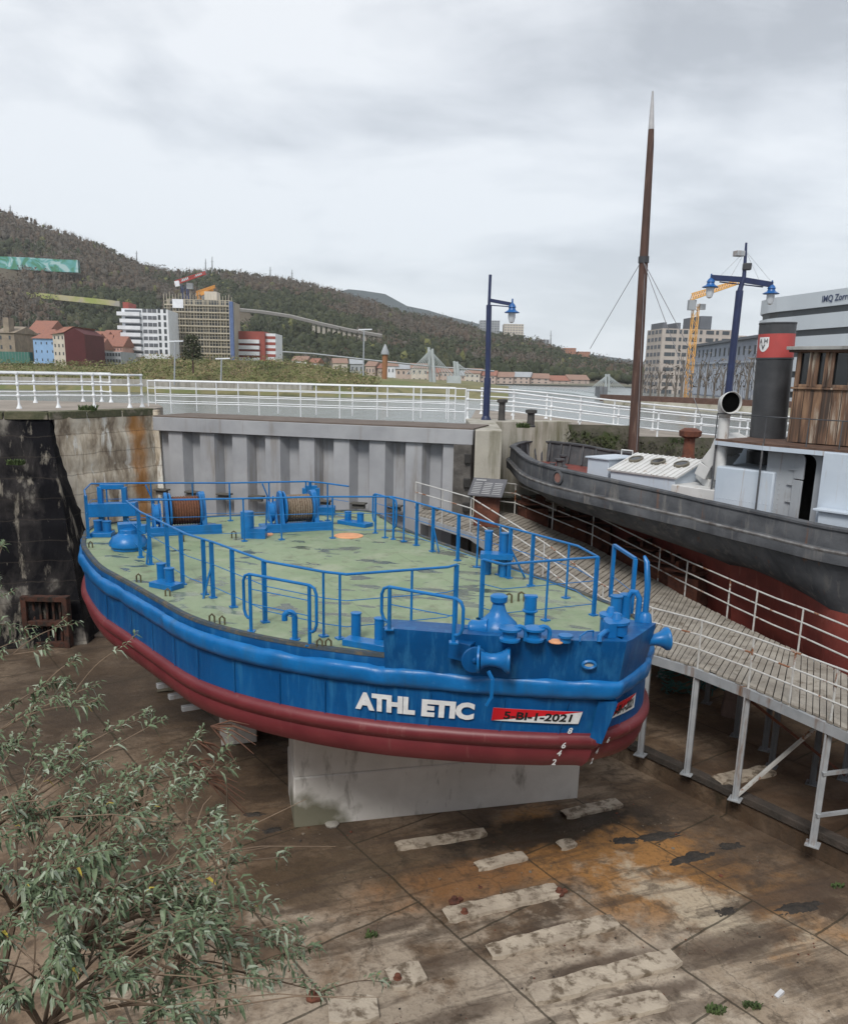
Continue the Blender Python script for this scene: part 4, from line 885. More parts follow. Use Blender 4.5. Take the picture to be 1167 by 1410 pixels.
mb=MB();vs,fs=tl_([tring(-.16,-.02),tring(-.17,.03),tring(.0,.05),tring(.05,.02),tring(.05,-.03),tring(0,-.04)]);mb.add(vs,fs);mb.build('cap_rail',tugblk,tug,smooth=50)
mb=MB();vs,fs=tl_([tring(.02,-.42),tring(.12,-.44),tring(.15,-.50),tring(.13,-.72),tring(.02,-.76)]);mb.add(vs,fs);mb.build('rubbing_strake',tugblk,tug,smooth=50)
mb=MB();vs,fs=tl_([tring(.14,-.43),tring(.17,-.46),tring(.155,-.50)]);mb.add(vs,fs);mb.build('strake_edge',mat('worn_edge',(.20,.20,.20),(.07,.06,.055),4,rough=.7),tug,smooth=50)
mb=MB();vs,fs=tl_([tring(.02,-.75),tring(-.12,-1.15,.10),tring(-.2,-1.45,.3),tring(-.38,0,.78,z=-3.38)]);mb.add(vs,fs);mb.build('hull',tugblk,tug,smooth=60)
mb=MB();vs,fs=tl_([tring(-.38,0,.78,z=-3.38),tring(-.42,0,.9,z=-4.6),tring(-.7,0,.95,z=-5.4),tring(-1.9,0,1.0,z=-6.2),tring(-3.2,0,1.0,z=-6.5)]);mb.add(vs,fs);mb.build('lower_hull',tugred,tug,smooth=60)
rg=tring(-.1,-.74);mb=MB();mb.add(rg,[tuple(range(len(rg)))]);mb.build('deck',tugdeck,tug,smooth=0)
# stanchions inside the bulwark
for i in range(60,len(sm),3):
    mb=MB();q=tnorm(i)*sg;p=sm[i];mb.beam(W(p.x-q.x*.14,p.y-q.y*.14,p.z-.03),W(p.x-q.x*.3,p.y-q.y*.3,p.z-.7),.03,.06);mb.build('bulwark_stay',tugblk,tug)
# round fairlead with rusty hole
for px,py in((746,652),):
    a,b=TZ(px,py,-1.15);ii=min(range(len(sm)),key=lambda i:(sm[i].x-a)**2+(sm[i].y-b)**2);q=tnorm(ii)*sg;p=sm[ii];c=W(p.x,p.y,p.z-.22)+(Aa*q.x+Bb*q.y)*.03
    mb=MB();mb.lathe(c,[(.2,0),(.2,.04),(.15,.06),(.13,.02),(.02,.02)],20,ax=Aa*q.x+Bb*q.y);o=mb.build('fairlead_ring',tugblk,tug);mb=MB();mb.lathe(c,[(.13,.025),(.13,.035)],16,ax=Aa*q.x+Bb*q.y);mb.build('ring_cover',mat('rusty_pink',(.25,.13,.11),(.18,.08,.06),8),o)
def tpoly(pts,b,th,name,m_,parent=tug,dz=None,bevel=.01):
    """upright plate in plane b from pixel outline"""
    q=[TB(x,y,b) for x,y in pts];mb=MB();n=len(q)
    mb.add([W(a,b,z) for a,z in q]+[W(a,b+th,z) for a,z in q],[tuple(range(n)),tuple(range(n,2*n))[::-1]]+[(i,(i+1)%n,n+(i+1)%n,n+i)[::-1] for i in range(n)]);return mb.build(name,m_,parent,bevel=bevel)
DKZ=-2.2
def tbox(x0,x1,yt,b,dep,name,m_,top=None,bevel=.015,zb=DKZ,parent=tug):
    a0,z0=TB(x0,yt,b);a1,z1=TB(x1,yt if top is None else top,b);zt=max(z0,z1) if top is None else (z0+z1)/2
    mb=MB();mb.prism([(W(a,bb,0).x,W(a,bb,0).y) for a,bb in((a0,b),(a1,b),(a1,b+dep),(a0,b+dep))],zb,zt);return mb.build(name,m_,parent,bevel=bevel),a0,a1,zt
# small hatch box aft
o,a0,a1,zt=tbox(809,838,631,1.1,1.3,'hatch_box',tugw,633)
mb=MB();mb.prism([(W(a,bb,0).x,W(a,bb,0).y) for a,bb in((a0-.06,1.04),(a1+.04,1.04),(a1+.04,2.46),(a0-.06,2.46))],zt,zt+.05);mb.build('hatch_lid',tugw,tug,bevel=.01)
mb=MB();mb.tube([W(a0+.35,2.2,zt+.05),W(a0+.35,2.2,zt+.22),W(a0+.75,2.2,zt+.22),W(a0+.75,2.2,zt+.05)],.02,6);mb.build('lid_handle',creamw,tug)
# skylight
aL,zL=TB(841,643.5,1.0);aR,zR=TB(928.5,661,1.0);zf=(zL+zR)/2
mb=MB();mb.prism([(W(a,bb,0).x,W(a,bb,0).y) for a,bb in((aL,1.0),(aR,1.0),(aR,3.4),(aL,3.4))],DKZ,zf);mb.build('skylight_base',tugw,tug,bevel=.01)
# ridge at b=2.2
a_,zr=TB(969,636.6,2.2);a2_,zr2=TB(878.5,620.5,2.2);zr=(zr+zr2)/2
print('sky',aL,aR,zf,'ridge',a_,a2_,zr)
q=[W(aL-.08,.93,zf+.01),W(aR+.08,.93,zf+.01),W(aR+.08,2.2,zr),W(aL-.08,2.2,zr)]
mb=MB();mb.slab([q[0],q[1],q[2],q[3]],.05);q2=[W(aL-.08,2.2,zr),W(aR+.08,2.2,zr),W(aR+.08,3.45,zf+.01),W(aL-.08,3.45,zf+.01)];mb.slab(q2,.05)
rf=mb.build('skylight_roof',creamw,tug)
mb=MB();mb.add([W(aR,1.0,zf),W(aR,2.2,zr-.05),W(aR,3.4,zf),W(aL,1.0,zf),W(aL,2.2,zr-.05),W(aL,3.4,zf)],[(0,1,2),(5,4,3)]);mb.build('skylight_gable',tugw,tug,smooth=0)
nr=(q[1]-q[0]).cross(q[3]-q[0]).normalized()
if nr.z<0:nr=-nr
for k in range(13):
    t=(k+.5)/13;a=q[0].lerp(q[1],t);b=q[3].lerp(q[2],t);mb=MB();mb.beam(a+nr*.012,b+nr*.012,.035,.024);mb.build('roof_batten',creamw,rf,bevel=.006)
brass=mat('tarnished_brass',(.19,.17,.13),(.11,.10,.08),6,rough=.5,metal=.4)
for k in(.17,.5,.83):
    c=q[0].lerp(q[1],k).lerp(q[3].lerp(q[2],k),.62);mb=MB();mb.lathe(c,[(.21,0),(.21,.06),(.17,.075),(.155,.05)],22,ax=nr);pt_=mb.build('porthole',brass,rf);mb=MB();mb.lathe(c,[(.155,.045),(.155,.055)],18,ax=nr);mb.build('glass',darkg,pt_)
# low casing forward of the skylight
a3,z3_=TB(979,690,.85);mb=MB();zc_=TB(930,668,.85)[1]
mb.prism([(W(a,bb,0).x,W(a,bb,0).y) for a,bb in((aR-.0,.86),(TB(986,680,.86)[0],.86),(TB(986,680,.86)[0],3.5),(aR-.0,3.5))],DKZ,zc_);mb.build('low_casing',creamw,tug,bevel=.02)
# blue grey casing wall
aC0,zC0=TB(986,640,.8);aC1,zC1=TB(1066,652,.8);zC=(zC0+zC1)/2
mb=MB();mb.prism([(W(a,bb,0).x,W(a,bb,0).y) for a,bb in((aC0,.8),(aC1,.8),(aC1,4.6),(aC0,4.6))],DKZ,zC);mb.build('engine_casing',tugw,tug,bevel=.04)
for i in range(16):
    mb=MB();mb.lathe(W(aC0+.1+i*(aC1-aC0-.2)/15,.8,zC-.78),[(.014,0),(.01,.012)],8,ax=-Bb);mb.build('rivet',tugw,tug)
# arched boiler top behind
aB,zB=TB(1036,660,2.6);mb=MB();mb.lathe(W(aB,2.5,zB-.25),[(1.42,0),(1.42,2.2)],40,ax=Bb);mb.build('boiler_arch',creamw,tug,smooth=35)
mb=MB();mb.lathe(W(aB,2.44,zB-.25),[(1.34,0),(1.34,.06)],40,ax=Bb);mb.build('boiler_end',tugw,tug,smooth=35)
# curved white stringer
cs=[TB(x,y,1.4) for x,y in((1000,600),(990,622),(976,640),(968,656),(964,668))]
mb=MB()
for (a,z),(c,e) in zip(cs,cs[1:]): mb.beam(W(a,1.7,z),W(c,1.7,e),1.0,.35)
mb.build('curved_casing',creamw,tug,bevel=.02)
# funnel
fb=TB(1050,655,2.6);Yf=W(fb[0],2.6,0).y
p0=V(1051,656,Yf);p1=V(1070.5,447,Yf);axf=(p1-p0);Lh=axf.length;rf_=23*1.02/F_*((p0-CAM).dot(cF)+(p1-CAM).dot(cF))/2
t_=lambda y:(656-y)/(656-447)
fu=MB();fu.lathe(p0,[(rf_*1.06,0),(rf_*1.06,Lh*t_(620)),(rf_,Lh*t_(618)),(rf_,Lh*t_(494))],40,ax=axf);funnel=fu.build('funnel',funb,tug)
fu=MB();fu.lathe(p0,[(rf_*1.0,Lh*t_(494)),(rf_*1.03,Lh*t_(493.5)),(rf_*1.03,Lh*t_(491))],40,ax=axf);fu.build('funnel_ring',funb,funnel)
fu=MB();fu.lathe(p0,[(rf_*1.0,Lh*t_(491)),(rf_*1.0,Lh*t_(459.5))],40,ax=axf);fu.build('funnel_band',funr,funnel)
fu=MB();fu.lathe(p0,[(rf_,Lh*t_(459.5)),(rf_*1.0,Lh),(rf_*1.03,Lh*1.003),(rf_*1.03,Lh*1.012),(rf_*.93,Lh*1.012),(rf_*.9,Lh*.93),(.02,Lh*.93)],40,ax=axf);fu.build('funnel_top',funb,funnel)
# badge: shield with letters
an=axf.normalized();view=(CAM-(p0+axf*.5));view=(view-an*view.dot(an)).normalized();side=an.cross(view).normalized()
if side.dot(cR)<0: side=-side
def onf(ang,h,off):
    return p0+an*h+(view*math.cos(ang)+side*math.sin(ang))*(rf_+off)
a0b,a1b=-1.05,-.38;h0b,h1b=Lh*t_(483.5),Lh*t_(464)
mb=MB();vs=[];n=8;fs=[]
for i in range(n+1):
    u=i/n;low=.45*abs(2*u-1)**2
    for v_ in(0,1): vs.append(onf(a0b+(a1b-a0b)*u,h0b+(h1b-h0b)*(v_ if v_ else low*.8),.008))
fs=[(2*i,2*i+2,2*i+3,2*i+1) for i in range(n)];mb.add(vs,fs);bd=mb.build('badge',white_t,funnel,smooth=0)
def badge_text(ch,u0,u1,v0,v1):
    vt,f=text(ch,1,.03);mb=MB();mb.add([onf(a0b+(a1b-a0b)*(u0+(u1-u0)*x),h0b+(h1b-h0b)*(v0+(v1-v0)*y),.016) for x,y in vt],f);mb.build('badge_letter',mat('badge_grey',(.06,.06,.07)),bd,smooth=0)
badge_text('A',.1,.36,.58,.9);badge_text('H',.58,.88,.58,.9);badge_text('V',.3,.68,.16,.5)
# bridge deck
zbd=TB(1051,611,.5)[1]
aD0=TB(985,600,.9)[0]
dk=[W(aD0,.9,zbd),W(TB(1051,611,.5)[0],.5,zbd),W(9,.5,zbd),W(9,4.8,zbd),W(aD0,4.8,zbd)]
mb=MB();mb.slab(dk,.06);bdk=mb.build('bridge_deck',tugrust,tug)
mb=MB()
for a,b in zip(dk[:2],dk[1:3]): mb.beam(a+Ve((0,0,-.1)),b+Ve((0,0,-.1)),.06,.10)
mb.build('deck_edge_beam',tugw,bdk)
print('zbd',zbd,'Ytug',dk[1])
for x,b in((1051,.5),(986,.95)):
    a=TB(x,605,b)[0];mb=MB();mb.tube([W(a,b,DKZ),W(a,b,zbd)],.025,8);mb.build('deck_post',tugblk,tug)
# bridge rail
a1=TB(985,596,.95)[0]
mb=MB();hr=.62;mb.tube([W(a1,.95,zbd+hr),W(dk and TB(1051,611,.52)[0],.55,zbd+hr),W(9,.55,zbd+hr)],.014,6);br_=mb.build('bridge_rail',tugblk,tug)
for a,b in((a1,.95),(TB(1051,611,.55)[0],.55),(TB(1110,608,.55)[0],.55),(TB(1156,608,.55)[0],.55),(6,.55)):
    mb=MB();mb.tube([W(a,b,zbd),W(a,b,zbd+hr)],.014,6);mb.build('post',tugblk,br_)
# cabin with arched doorway
aK0,_=TB(1062,612,.9);aK1,_=TB(1148,612,.9)
D0=TB(1092,690,.9);D1=TB(1124,690,.9);zt_=TB(1108,625,.9)[1];ax0=TB(1094,660,.9)[0];ax1=TB(1121,660,.9)[0]
rr=(ax1-ax0)/2;ac=(ax0+ax1)/2;zs=zt_-rr
def arch(n=12): return [(ac-rr*math.cos(math.pi*i/n),zs+rr*math.sin(math.pi*i/n)) for i in range(n+1)]
mb=MB();ar=arch();zb_=DKZ
for k,(bb,fl) in enumerate(((.9,1),(.98,0))):
    L_=[W(aK0,bb,zb_),W(ax0,bb,zb_)]+[W(a,bb,z) for a,z in ar[:7]]+[W(ac,bb,zbd-.06),W(aK0,bb,zbd-.06)]
    R__=[W(ax1,bb,zb_),W(aK1,bb,zb_),W(aK1,bb,zbd-.06),W(ac,bb,zbd-.06)]+[W(a,bb,z) for a,z in ar[6:]]
    mb.add(L_,[tuple(range(len(L_)))]);mb.add(R__,[tuple(range(len(R__)))])
cab=mb.build('cabin',tugg,tug,smooth=0)
mb=MB()
inn=[(a,z) for a,z in [(ax0,zb_)]+ar+[(ax1,zb_)]]
mb.add([W(a,.9,z) for a,z in inn]+[W(a,.98,z) for a,z in inn],[(i,i+1,len(inn)+i+1,len(inn)+i) for i in range(len(inn)-1)]);mb.build('door_frame',tugg,cab,smooth=0)
mb=MB();mb.box(W((aK0+aK1)/2,3.2,(zbd+zb_)/2-.05),((aK1-aK0),.05,zbd-zb_-.15),math.atan2(Aa.y,Aa.x))
mb.box(W(aK0+.03,2.2,(zbd+zb_)/2-.05),(.05,2.5,zbd-zb_-.15),math.atan2(Aa.y,Aa.x));mb.build('cabin_back',tugg,tug)
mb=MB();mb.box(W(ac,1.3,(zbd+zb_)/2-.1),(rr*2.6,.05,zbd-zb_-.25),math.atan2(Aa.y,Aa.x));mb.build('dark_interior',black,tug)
# half doors ajar
cA=ax0-.02
mb=MB();pl=[(0,zs-.35),(rr*1.25,zs-.35),(rr*1.25,zs+.05)]+[(rr*.62+rr*.62*math.cos(t),zs+.05+rr*.85*math.sin(t)) for t in(.5,1.,1.57,2.1,2.7)]+[(0,zs+.05)]
da=Ve((.93,-.36,0));dvv=Aa*.95-Bb*.3
n=len(pl);b0_=W(cA,.86,0);mb.add([b0_+dvv*x+Ve((0,0,z)) for x,z in pl]+[b0_+dvv*x+Bb*.04+Ve((0,0,z)) for x,z in pl],[tuple(range(n)),tuple(range(n,2*n))[::-1]]+[(i,(i+1)%n,n+(i+1)%n,n+i)[::-1] for i in range(n)])
d1=mb.build('upper_half_door',tugg,tug,smooth=0);d1['label']='upper half door with rounded top standing ajar'
mb=MB();mb.box(b0_+dvv*rr*.62+Ve((0,0,(zs-.38+zb_)/2)),(rr*1.2,.04,zs-.38-zb_),math.atan2(dvv.y,dvv.x));mb.build('lower_half_door',tugg,tug,bevel=.006)
for z in(zs-.15,zs-.5,zs-.9):
    mb=MB();mb.beam(W(ax0-.16,.87,z),W(ax0+.06,.84,z),.03,.03);mb.build('hinge',tugg,tug)
for i in range(14):
    mb=MB()
    for a in(aK0+.08,aK0+.3,aK1-.07): mb.lathe(W(a,.9,zb_+.4+i*(zbd-zb_-.5)/14),[(.013,0),(.009,.012)],6,ax=-Bb)
    mb.build('rivet_row',tugg,cab)
# round cabin corner column + next blue wall
mb=MB();mb.lathe(W(aK0,1.0,zb_),[(.1,0),(.1,zbd-zb_-.08)],16);mb.build('corner_column',tugg,tug)
mb=MB();mb.prism([(W(a,bb,0).x,W(a,bb,0).y) for a,bb in((aK1,.45),(10,.45),(10,1.1),(aK1,1.1))],zb_,zbd-.07);mb.build('side_house',tugw,tug,bevel=.02)
aS,zS=TB(1128,700,.2);mb=MB();mb.prism([(W(a,bb,0).x,W(a,bb,0).y) for a,bb in((aS,.18),(9.5,.18),(9.5,.44),(aS,.44))],zb_,zS-.05);mb.prism([(W(a,bb,0).x,W(a,bb,0).y) for a,bb in((aS-.1,.08),(9.5,.08),(9.5,.44),(aS-.1,.44))],zS-.05,zS);mb.build('side_locker',tugw,tug,bevel=.01)
# wheelhouse
bw_=1.5;aW0,zW1=TB(1096,482,bw_);aW0b=TB(1086,594,bw_)[0];aW0=(aW0+aW0b)/2
aw1=aW0+4.2;wt_=thing('dummy',(0,0,0),'','') if False else None
def wpl(a0,a1,z0,z1,b,th,name,m_,par,bev=.008):
    mb=MB();mb.prism([(W(a,bb,0).x,W(a,bb,0).y) for a,bb in((a0,b),(a1,b),(a1,b+th),(a0,b+th))],z0,z1);return mb.build(name,m_,par,bevel=bev)
wh=wpl(aW0+.05,aw1,zbd+.02,zW1-.05,bw_+.06,2.4,'wheelhouse',wood2,tug)
zw=lambda y:TB(1110,y,bw_)[1]
win=[(1100.5,1114.5,489,527),(1125.5,1136.5,489,528),(1147,1172,491,529)]
zs0=zw(536)
edges=[aW0]
wpl(aW0,aw1,zbd+.02,zs0,bw_,.06,'lower_panel',wood2,wh)
wpl(aW0-.04,aw1,zs0,zs0+.05,bw_-.05,.11,'sill_rail',wood2,wh)
zwt=zw(486);zwb=zw(529)
wpl(aW0,aw1,zwt,zW1,bw_,.06,'upper_panel',wood2,wh)
cur=aW0
for x0,x1,y0,y1 in win:
    p0_,p1_=TB(x0,505,bw_)[0],TB(x1,505,bw_)[0]
    wpl(cur,p0_,zs0+.05,zwt,bw_,.06,'wall_panel',wood2,wh)
    f_=wpl(p0_,p1_,zs0+.05,zwb,bw_-.01,.07,'window_frame',wood2,wh)
    wpl(p0_,p1_,zwb,zwt,bw_+.045,.01,'window_glass',darkg,f_,0)
    mb=MB()
    for (xa_,xb_) in((p0_-.05,p0_+.02),(p1_-.02,p1_+.05)): mb.prism([(W(a,bb,0).x,W(a,bb,0).y) for a,bb in((xa_,bw_-.03),(xb_,bw_-.03),(xb_,bw_+.02),(xa_,bw_+.02))],zwb-.05,zwt+.04)
    mb.build('window_trim',wood2,f_)
    cur=p1_
wpl(cur,aw1,zs0+.05,zwt,bw_,.06,'wall_panel',wood2,wh)
for k in range(30):
    a=aW0+.05+k*.22
    if a>aw1: break
    mb=MB();mb.prism([(W(a+x,bb,0).x,W(a+x,bb,0).y) for x,bb in((0,bw_-.008),(.015,bw_-.008),(.015,bw_),(0,bw_))],zbd+.03,zs0-.01);mb.build('board_joint',mat('joint_dark',(.05,.03,.02)),wh)
wpl(aW0-.18,aw1,zW1,zW1+.08,bw_-.2,2.9,'wheelhouse_roof',mat('roof_grey',(.25,.25,.24),(.33,.33,.32),3,stain=(.1,.09,.08)),wh)
wpl(aW0-.14,aw1,zW1-.05,zW1,bw_-.14,2.7,'roof_trim',tugrust,wh)
# ventilator cowl
av,zv=TB(994,650,1.15);pv0=W(av,1.15,0)
q0=V(990,660,pv0.y);q1=V(997,574,pv0.y);hp=q1.z
mb=MB();c=q0;axv=(q1-q0).normalized()
mb.tube([c,q1],.135,20);mb.lathe(q0.lerp(q1,.56),[(.15,0),(.15,.05)],20,ax=axv)
vp=mb.build('ventilator',creamw,tug)
d_=(Aa*.80-Ve((0,0,0))-Bb*.5).normalized()
pts=[q1+axv*-.02,q1+axv*.08,q1+axv*.2+d_*.03,q1+axv*.33+d_*.12,q1+axv*.36+d_*.24,q1+axv*.36+d_*.31]
mb=MB();k=24
sr=[.135,.15,.20,.25,.265,.27]
tt=[axv,axv,(axv+d_*.5).normalized(),(axv*.5+d_).normalized(),d_,d_]
vs=[]
for p,r,t in zip(pts,sr,tt):
    sd_=t.cross(Ve((Aa.y,-Aa.x,0)) if False else d_.cross(axv)).normalized();s2=d_.cross(axv).normalized()
    for j in range(k): vs.append(p+(s2*math.cos(2*math.pi*j/k)+sd_*math.sin(2*math.pi*j/k))*r)
mb.add(vs,[(i*k+j,i*k+(j+1)%k,(i+1)*k+(j+1)%k,(i+1)*k+j) for i in range(5) for j in range(k)])
cw=mb.build('cowl',creamw,vp,smooth=70);sm_=cw.modifiers.new('s','SOLIDIFY');sm_.thickness=.012;sm_.offset=-1
mb=MB();mb.lathe(pts[5]-d_*.1,[(.26,0),(.26,.01)],24,ax=d_);mb.build('dark_mouth',black,cw)
# deck clutter at the stern
for x,y,s in((770,640,.35),(775,634,.28),(760,646,.2)):
    a,b=TZ(x,y,-1.5);mb=MB();mb.lathe(W(a,b,-1.8),[(s*.6,0),(s*.6,.1),(s*.3,.14),(s*.3,.4),(s*.5,.45),(s*.5,.5)],14);mb.build('towing_bollard',tugblk,tug)
#%%MAST
Ym=31.15
m0=V(870.5,630,Ym);m1=V(895.2,200,Ym);m2=V(896.1,178,Ym);m3=V(898.3,125,Ym)
tm=thing('mast',(m0.x,m0.y,-7),'very tall reddish brown wooden mast with a white tip behind the tug','mast')
mb=MB();mb.tube([Ve((m0.x-.1,m0.y,-7)),m0,V(886,355,Ym),m1,m2],[.21,.20,.155,.115,.10],14);mb.build('pole',woodm,tm)
mb=MB();mb.tube([V(885.6,362,Ym),V(886,353,Ym)],.19,14);mb.tube([V(879.5,470,Ym),V(879.7,466,Ym)],.17,12);mb.build('mast_band',funb,tm)
mb=MB();mb.tube([m2,V(897.2,150,Ym),m3],[.105,.07,.03],12);mb.build('mast_tip',mat('tip_pale',(.45,.45,.46),(.36,.36,.37),4),tm)
for x,y,Y_ in((812,480,31.5),(965,575,24.),(985,548,26.),(868,640,30)):
    mb=MB();mb.tube([V(884,357,Ym),V(x,y,Y_)] if x!=868 else [V(888,360,Ym),V(876,620,29)],.012,5);mb.build('stay_wire',mat('wire_grey',(.16,.16,.17)),tm)
#%%LAMPS
def lamp_head(c,par,s=1.):
    mb=MB();mb.lathe(c,[(.30*s,-.02),(.31*s,0),(.16*s,.08),(.13*s,.16),(.16*s,.18),(.12*s,.26),(.04*s,.34),(.03*s,.48)],18);h=mb.build('lamp_head',lampb,par)
    mb=MB();mb.lathe(c,[(.03,-.42*s),(.10*s,-.38*s),(.15*s,-.2*s),(.15*s,-.02)],16);mb.build('lamp_glass',glassw,h)
Yl=31.2
pb=V(668.5,582,Yl);t=thing('street_lamp',pb,'navy blue lamp post with a single arm and one hanging lamp beside the gate','street lamp','blue lamp posts')
mb=MB();mb.tube([pb,V(671,520,Yl)],.13,12);mb.tube([V(671,520,Yl),V(673,420,Yl)],.10,12);mb.tube([V(673,420,Yl),V(674.8,378,Yl)],.055,8);mb.lathe(pb,[(.2,0),(.2,.1),(.14,.25)],14);mb.build('pole',navy,t)
mb=MB();mb.beam(V(673,413,Yl),V(705,419,Yl),.08,.12);mb.tube([V(674,420,Yl),V(700,422,Yl)],.02,6);mb.build('arm',navy,t)
c=V(704.5,430,Yl);lamp_head(c,t,.9)
Yl=33.
pb=V(999,600,Yl);t=thing('street_lamp',Ve((pb.x,pb.y,-1.4)),'tall navy lamp post with two arms, two blue lamps and a floodlight behind the ventilator','street lamp','blue lamp posts')
mb=MB();mb.tube([Ve((pb.x-.1,pb.y,-1.4)),V(1003,535,Yl)],.15,12);mb.tube([V(1003,535,Yl),V(1018,400,Yl)],.14,12);mb.tube([V(1018,400,Yl),V(1024,380,Yl),V(1027,334,Yl)],[.10,.08,.04],10);mb.build('pole',navy,t)
mb=MB();mb.beam(V(978,382,Yl),V(1022,385,Yl),.12,.20);mb.beam(V(1021,385,Yl),V(1063,392,Yl),.12,.20)
mb.tube([V(990,388,Yl),V(1050,395,Yl)],.025,6);mb.build('arm',navy,t)
lamp_head(V(977.5,395,Yl),t,1.0);lamp_head(V(1061,404,Yl),t,1.0)
mb=MB();mb.box(V(1017,349,Yl),(.35,.3,.2),.3);mb.build('floodlight',galv,t,bevel=.02)
mb=MB();mb.box(V(1028,367,Yl),(.3,.3,.24),-.2);mb.build('camera_box',funb,t,bevel=.02)
for x in(985,1003,1045,1060):
    mb=MB();mb.tube([V(1026,345,Yl),V(x,386,Yl)],.006,4);mb.build('stay_wire',galv,t)
#%%BACKGROUND
def colmat(n,c,r=.8,c2=None,s=.5): return mat(n,c,c2 or tuple(x*.85 for x in c),s,rough=r)
hillm=mat('hill_woodland',(.045,.045,.026),(.085,.068,.048),.012,rough=1,c3=(.10,.085,.06),thr=(.4,.62),stain=(.12,.16,.055),smask=(.62,.68),sscale=.009,sstretch=(1,1,2))
HR=[(-500,300),(-250,282),(-80,284),(0,290),(20,292),(60,306),(110,323),(165,346),(190,358),(240,373),(300,375),(345,378),(400,385),(450,397),(500,414),(560,435),(620,446),(670,460),(740,474),(780,489),(840,504),(880,512),(960,519),(1040,523)]
def ridge(x):
    for (a,b),(c,d) in zip(HR,HR[1:]):
        if a<=x<=c: return b+(d-b)*(x-a)/(c-a)
    return HR[-1][1]
def horz(x): return 515+(x-583)*.0227
HY0,HY1=430.,900.
def hpt(px,v):
    """v 0 at foot, 1 at ridge"""
    yb=horz(px)-2;yr=ridge(px);Y=HY0+(HY1-HY0)*v
    zr=V(px,yr,HY1).z;zb=-1.5
    s=v**1.15 if v<1 else 1-(v-1)*.8
    s=s+ (.05*math.sin(v*9+px*.01)*min(1,v*4)*(1-min(1,v)))
    z=zb+(zr-zb)*s
    p=V(px,500,Y);z+=noise.noise(Ve((p.x*.012,p.y*.012,0)))*9*min(1,v*2)*(1-.6*min(1,v))*(.2+min(1,zr/80.))
    return Ve((p.x,p.y,z))
mb=MB();nx,nv=170,44;vs=[]
for j in range(nv+1):
    for i in range(nx+1): vs.append(hpt(-500+1540*i/nx,1.35*j/nv))
mb.add(vs,[(j*(nx+1)+i,j*(nx+1)+i+1,(j+1)*(nx+1)+i+1,(j+1)*(nx+1)+i) for j in range(nv) for i in range(nx)])
struct('hill',mb,hillm,smooth=180)
# far ridge, blue of the distance haze put into its colour
mb=MB();FRG=[(300,470),(420,412),(480,398),(500,400),(530,405),(560,421),(590,428),(615,434),(660,446),(760,480),(900,500),(1100,508),(1300,500)]
vs=[]
for x,y in FRG:
    a=V(x,y,2500);vs+=[V(x,530,2100),Ve((a.x,a.y,a.z+noise.noise(Ve((x*.05,0,0)))*5)),Ve((a.x,a.y+700,-9))]
sm2=[];mb.add(vs,[(3*i+k,3*i+k+3,3*i+k+4,3*i+k+1) for i in range(len(FRG)-1) for k in(0,1)])
struct('far_hills',mb,colmat('far_hill',(.035,.055,.065),1),smooth=180)
# woodland on the hill: clumps and bare trees
def clump(mb,c,r,h,n,mi=0,bare=False):
    for _ in range(n):
        th=random.uniform(0,6.283);q=random.random()**.5;zz_=random.random()
        rr_=r*q*(1-.35*zz_);p=c+Ve((math.cos(th)*rr_,math.sin(th)*rr_,h*(.25+.75*zz_)))
        s=random.uniform(.22,.42)*r
        d1=Ve((random.uniform(-1,1),random.uniform(-1,1),random.uniform(-.6,.9)))*s;d2=Ve((random.uniform(-1,1),random.uniform(-1,1),random.uniform(-.4,1)))*s
        mb.v+=[p,p+d1,p+d2];n_=len(mb.v);mb.f.append((n_-3,n_-2,n_-1));mb.mi.append(mi)
IV=[];IF=[]
def _ico():
    t=(1+5**.5)/2
    for a in(-1,1):
        for b in(-t,t): IV.extend([Ve((a,b,0)).normalized(),Ve((0,a,b)).normalized(),Ve((b,0,a)).normalized()])
    for i in range(12):
        for j in range(i+1,12):
            for k in range(j+1,12):
                if all((IV[p]-IV[q]).length<1.1 for p,q in((i,j),(j,k),(i,k))):
                    n=(IV[j]-IV[i]).cross(IV[k]-IV[i]);IF.append((i,j,k) if n.dot(IV[i])>0 else (i,k,j))
_ico()
def crownblob(mb,c,r,h,mi):
    a=random.uniform(0,6.28);ca,sa=math.cos(a),math.sin(a);n_=len(mb.v)
    for v in IV:
        s=random.uniform(.65,1.2);mb.v.append(c+Ve(((v.x*ca-v.y*sa)*r*s,(v.x*sa+v.y*ca)*r*s,h*.45+v.z*h*.55*s)))
    for f in IF: mb.f.append(tuple(i+n_ for i in f));mb.mi.append(mi)
def trunk(mb,c,h,w_,mi):
    l=Ve((random.uniform(-.06,.06)*h,0,h));x=Ve((w_,0,0));n_=len(mb.v)
    mb.v+=[c-x,c+x,c+l];mb.f.append((n_,n_+1,n_+2));mb.mi.append(mi)
TM=[mat('bare_wood_brown',(.082,.064,.048),(.115,.092,.07),.03,rough=1,c3=(.055,.044,.032)),mat('wood_green',(.028,.036,.016),(.045,.052,.024),.05,rough=1,c3=(.06,.06,.028)),mat('pale_trunks',(.17,.15,.13),rough=1),mat('olive_shrub',(.13,.13,.045),(.09,.10,.035),.1,rough=1),mat('bare_wood_rust',(.095,.066,.045),(.07,.048,.034),.05,rough=1),mat('bare_wood_grey',(.105,.092,.076),(.07,.062,.052),.05,rough=1),mat('wood_dark_green',(.022,.03,.014),(.035,.042,.02),.05,rough=1)]
mb=MB();random.seed(3)
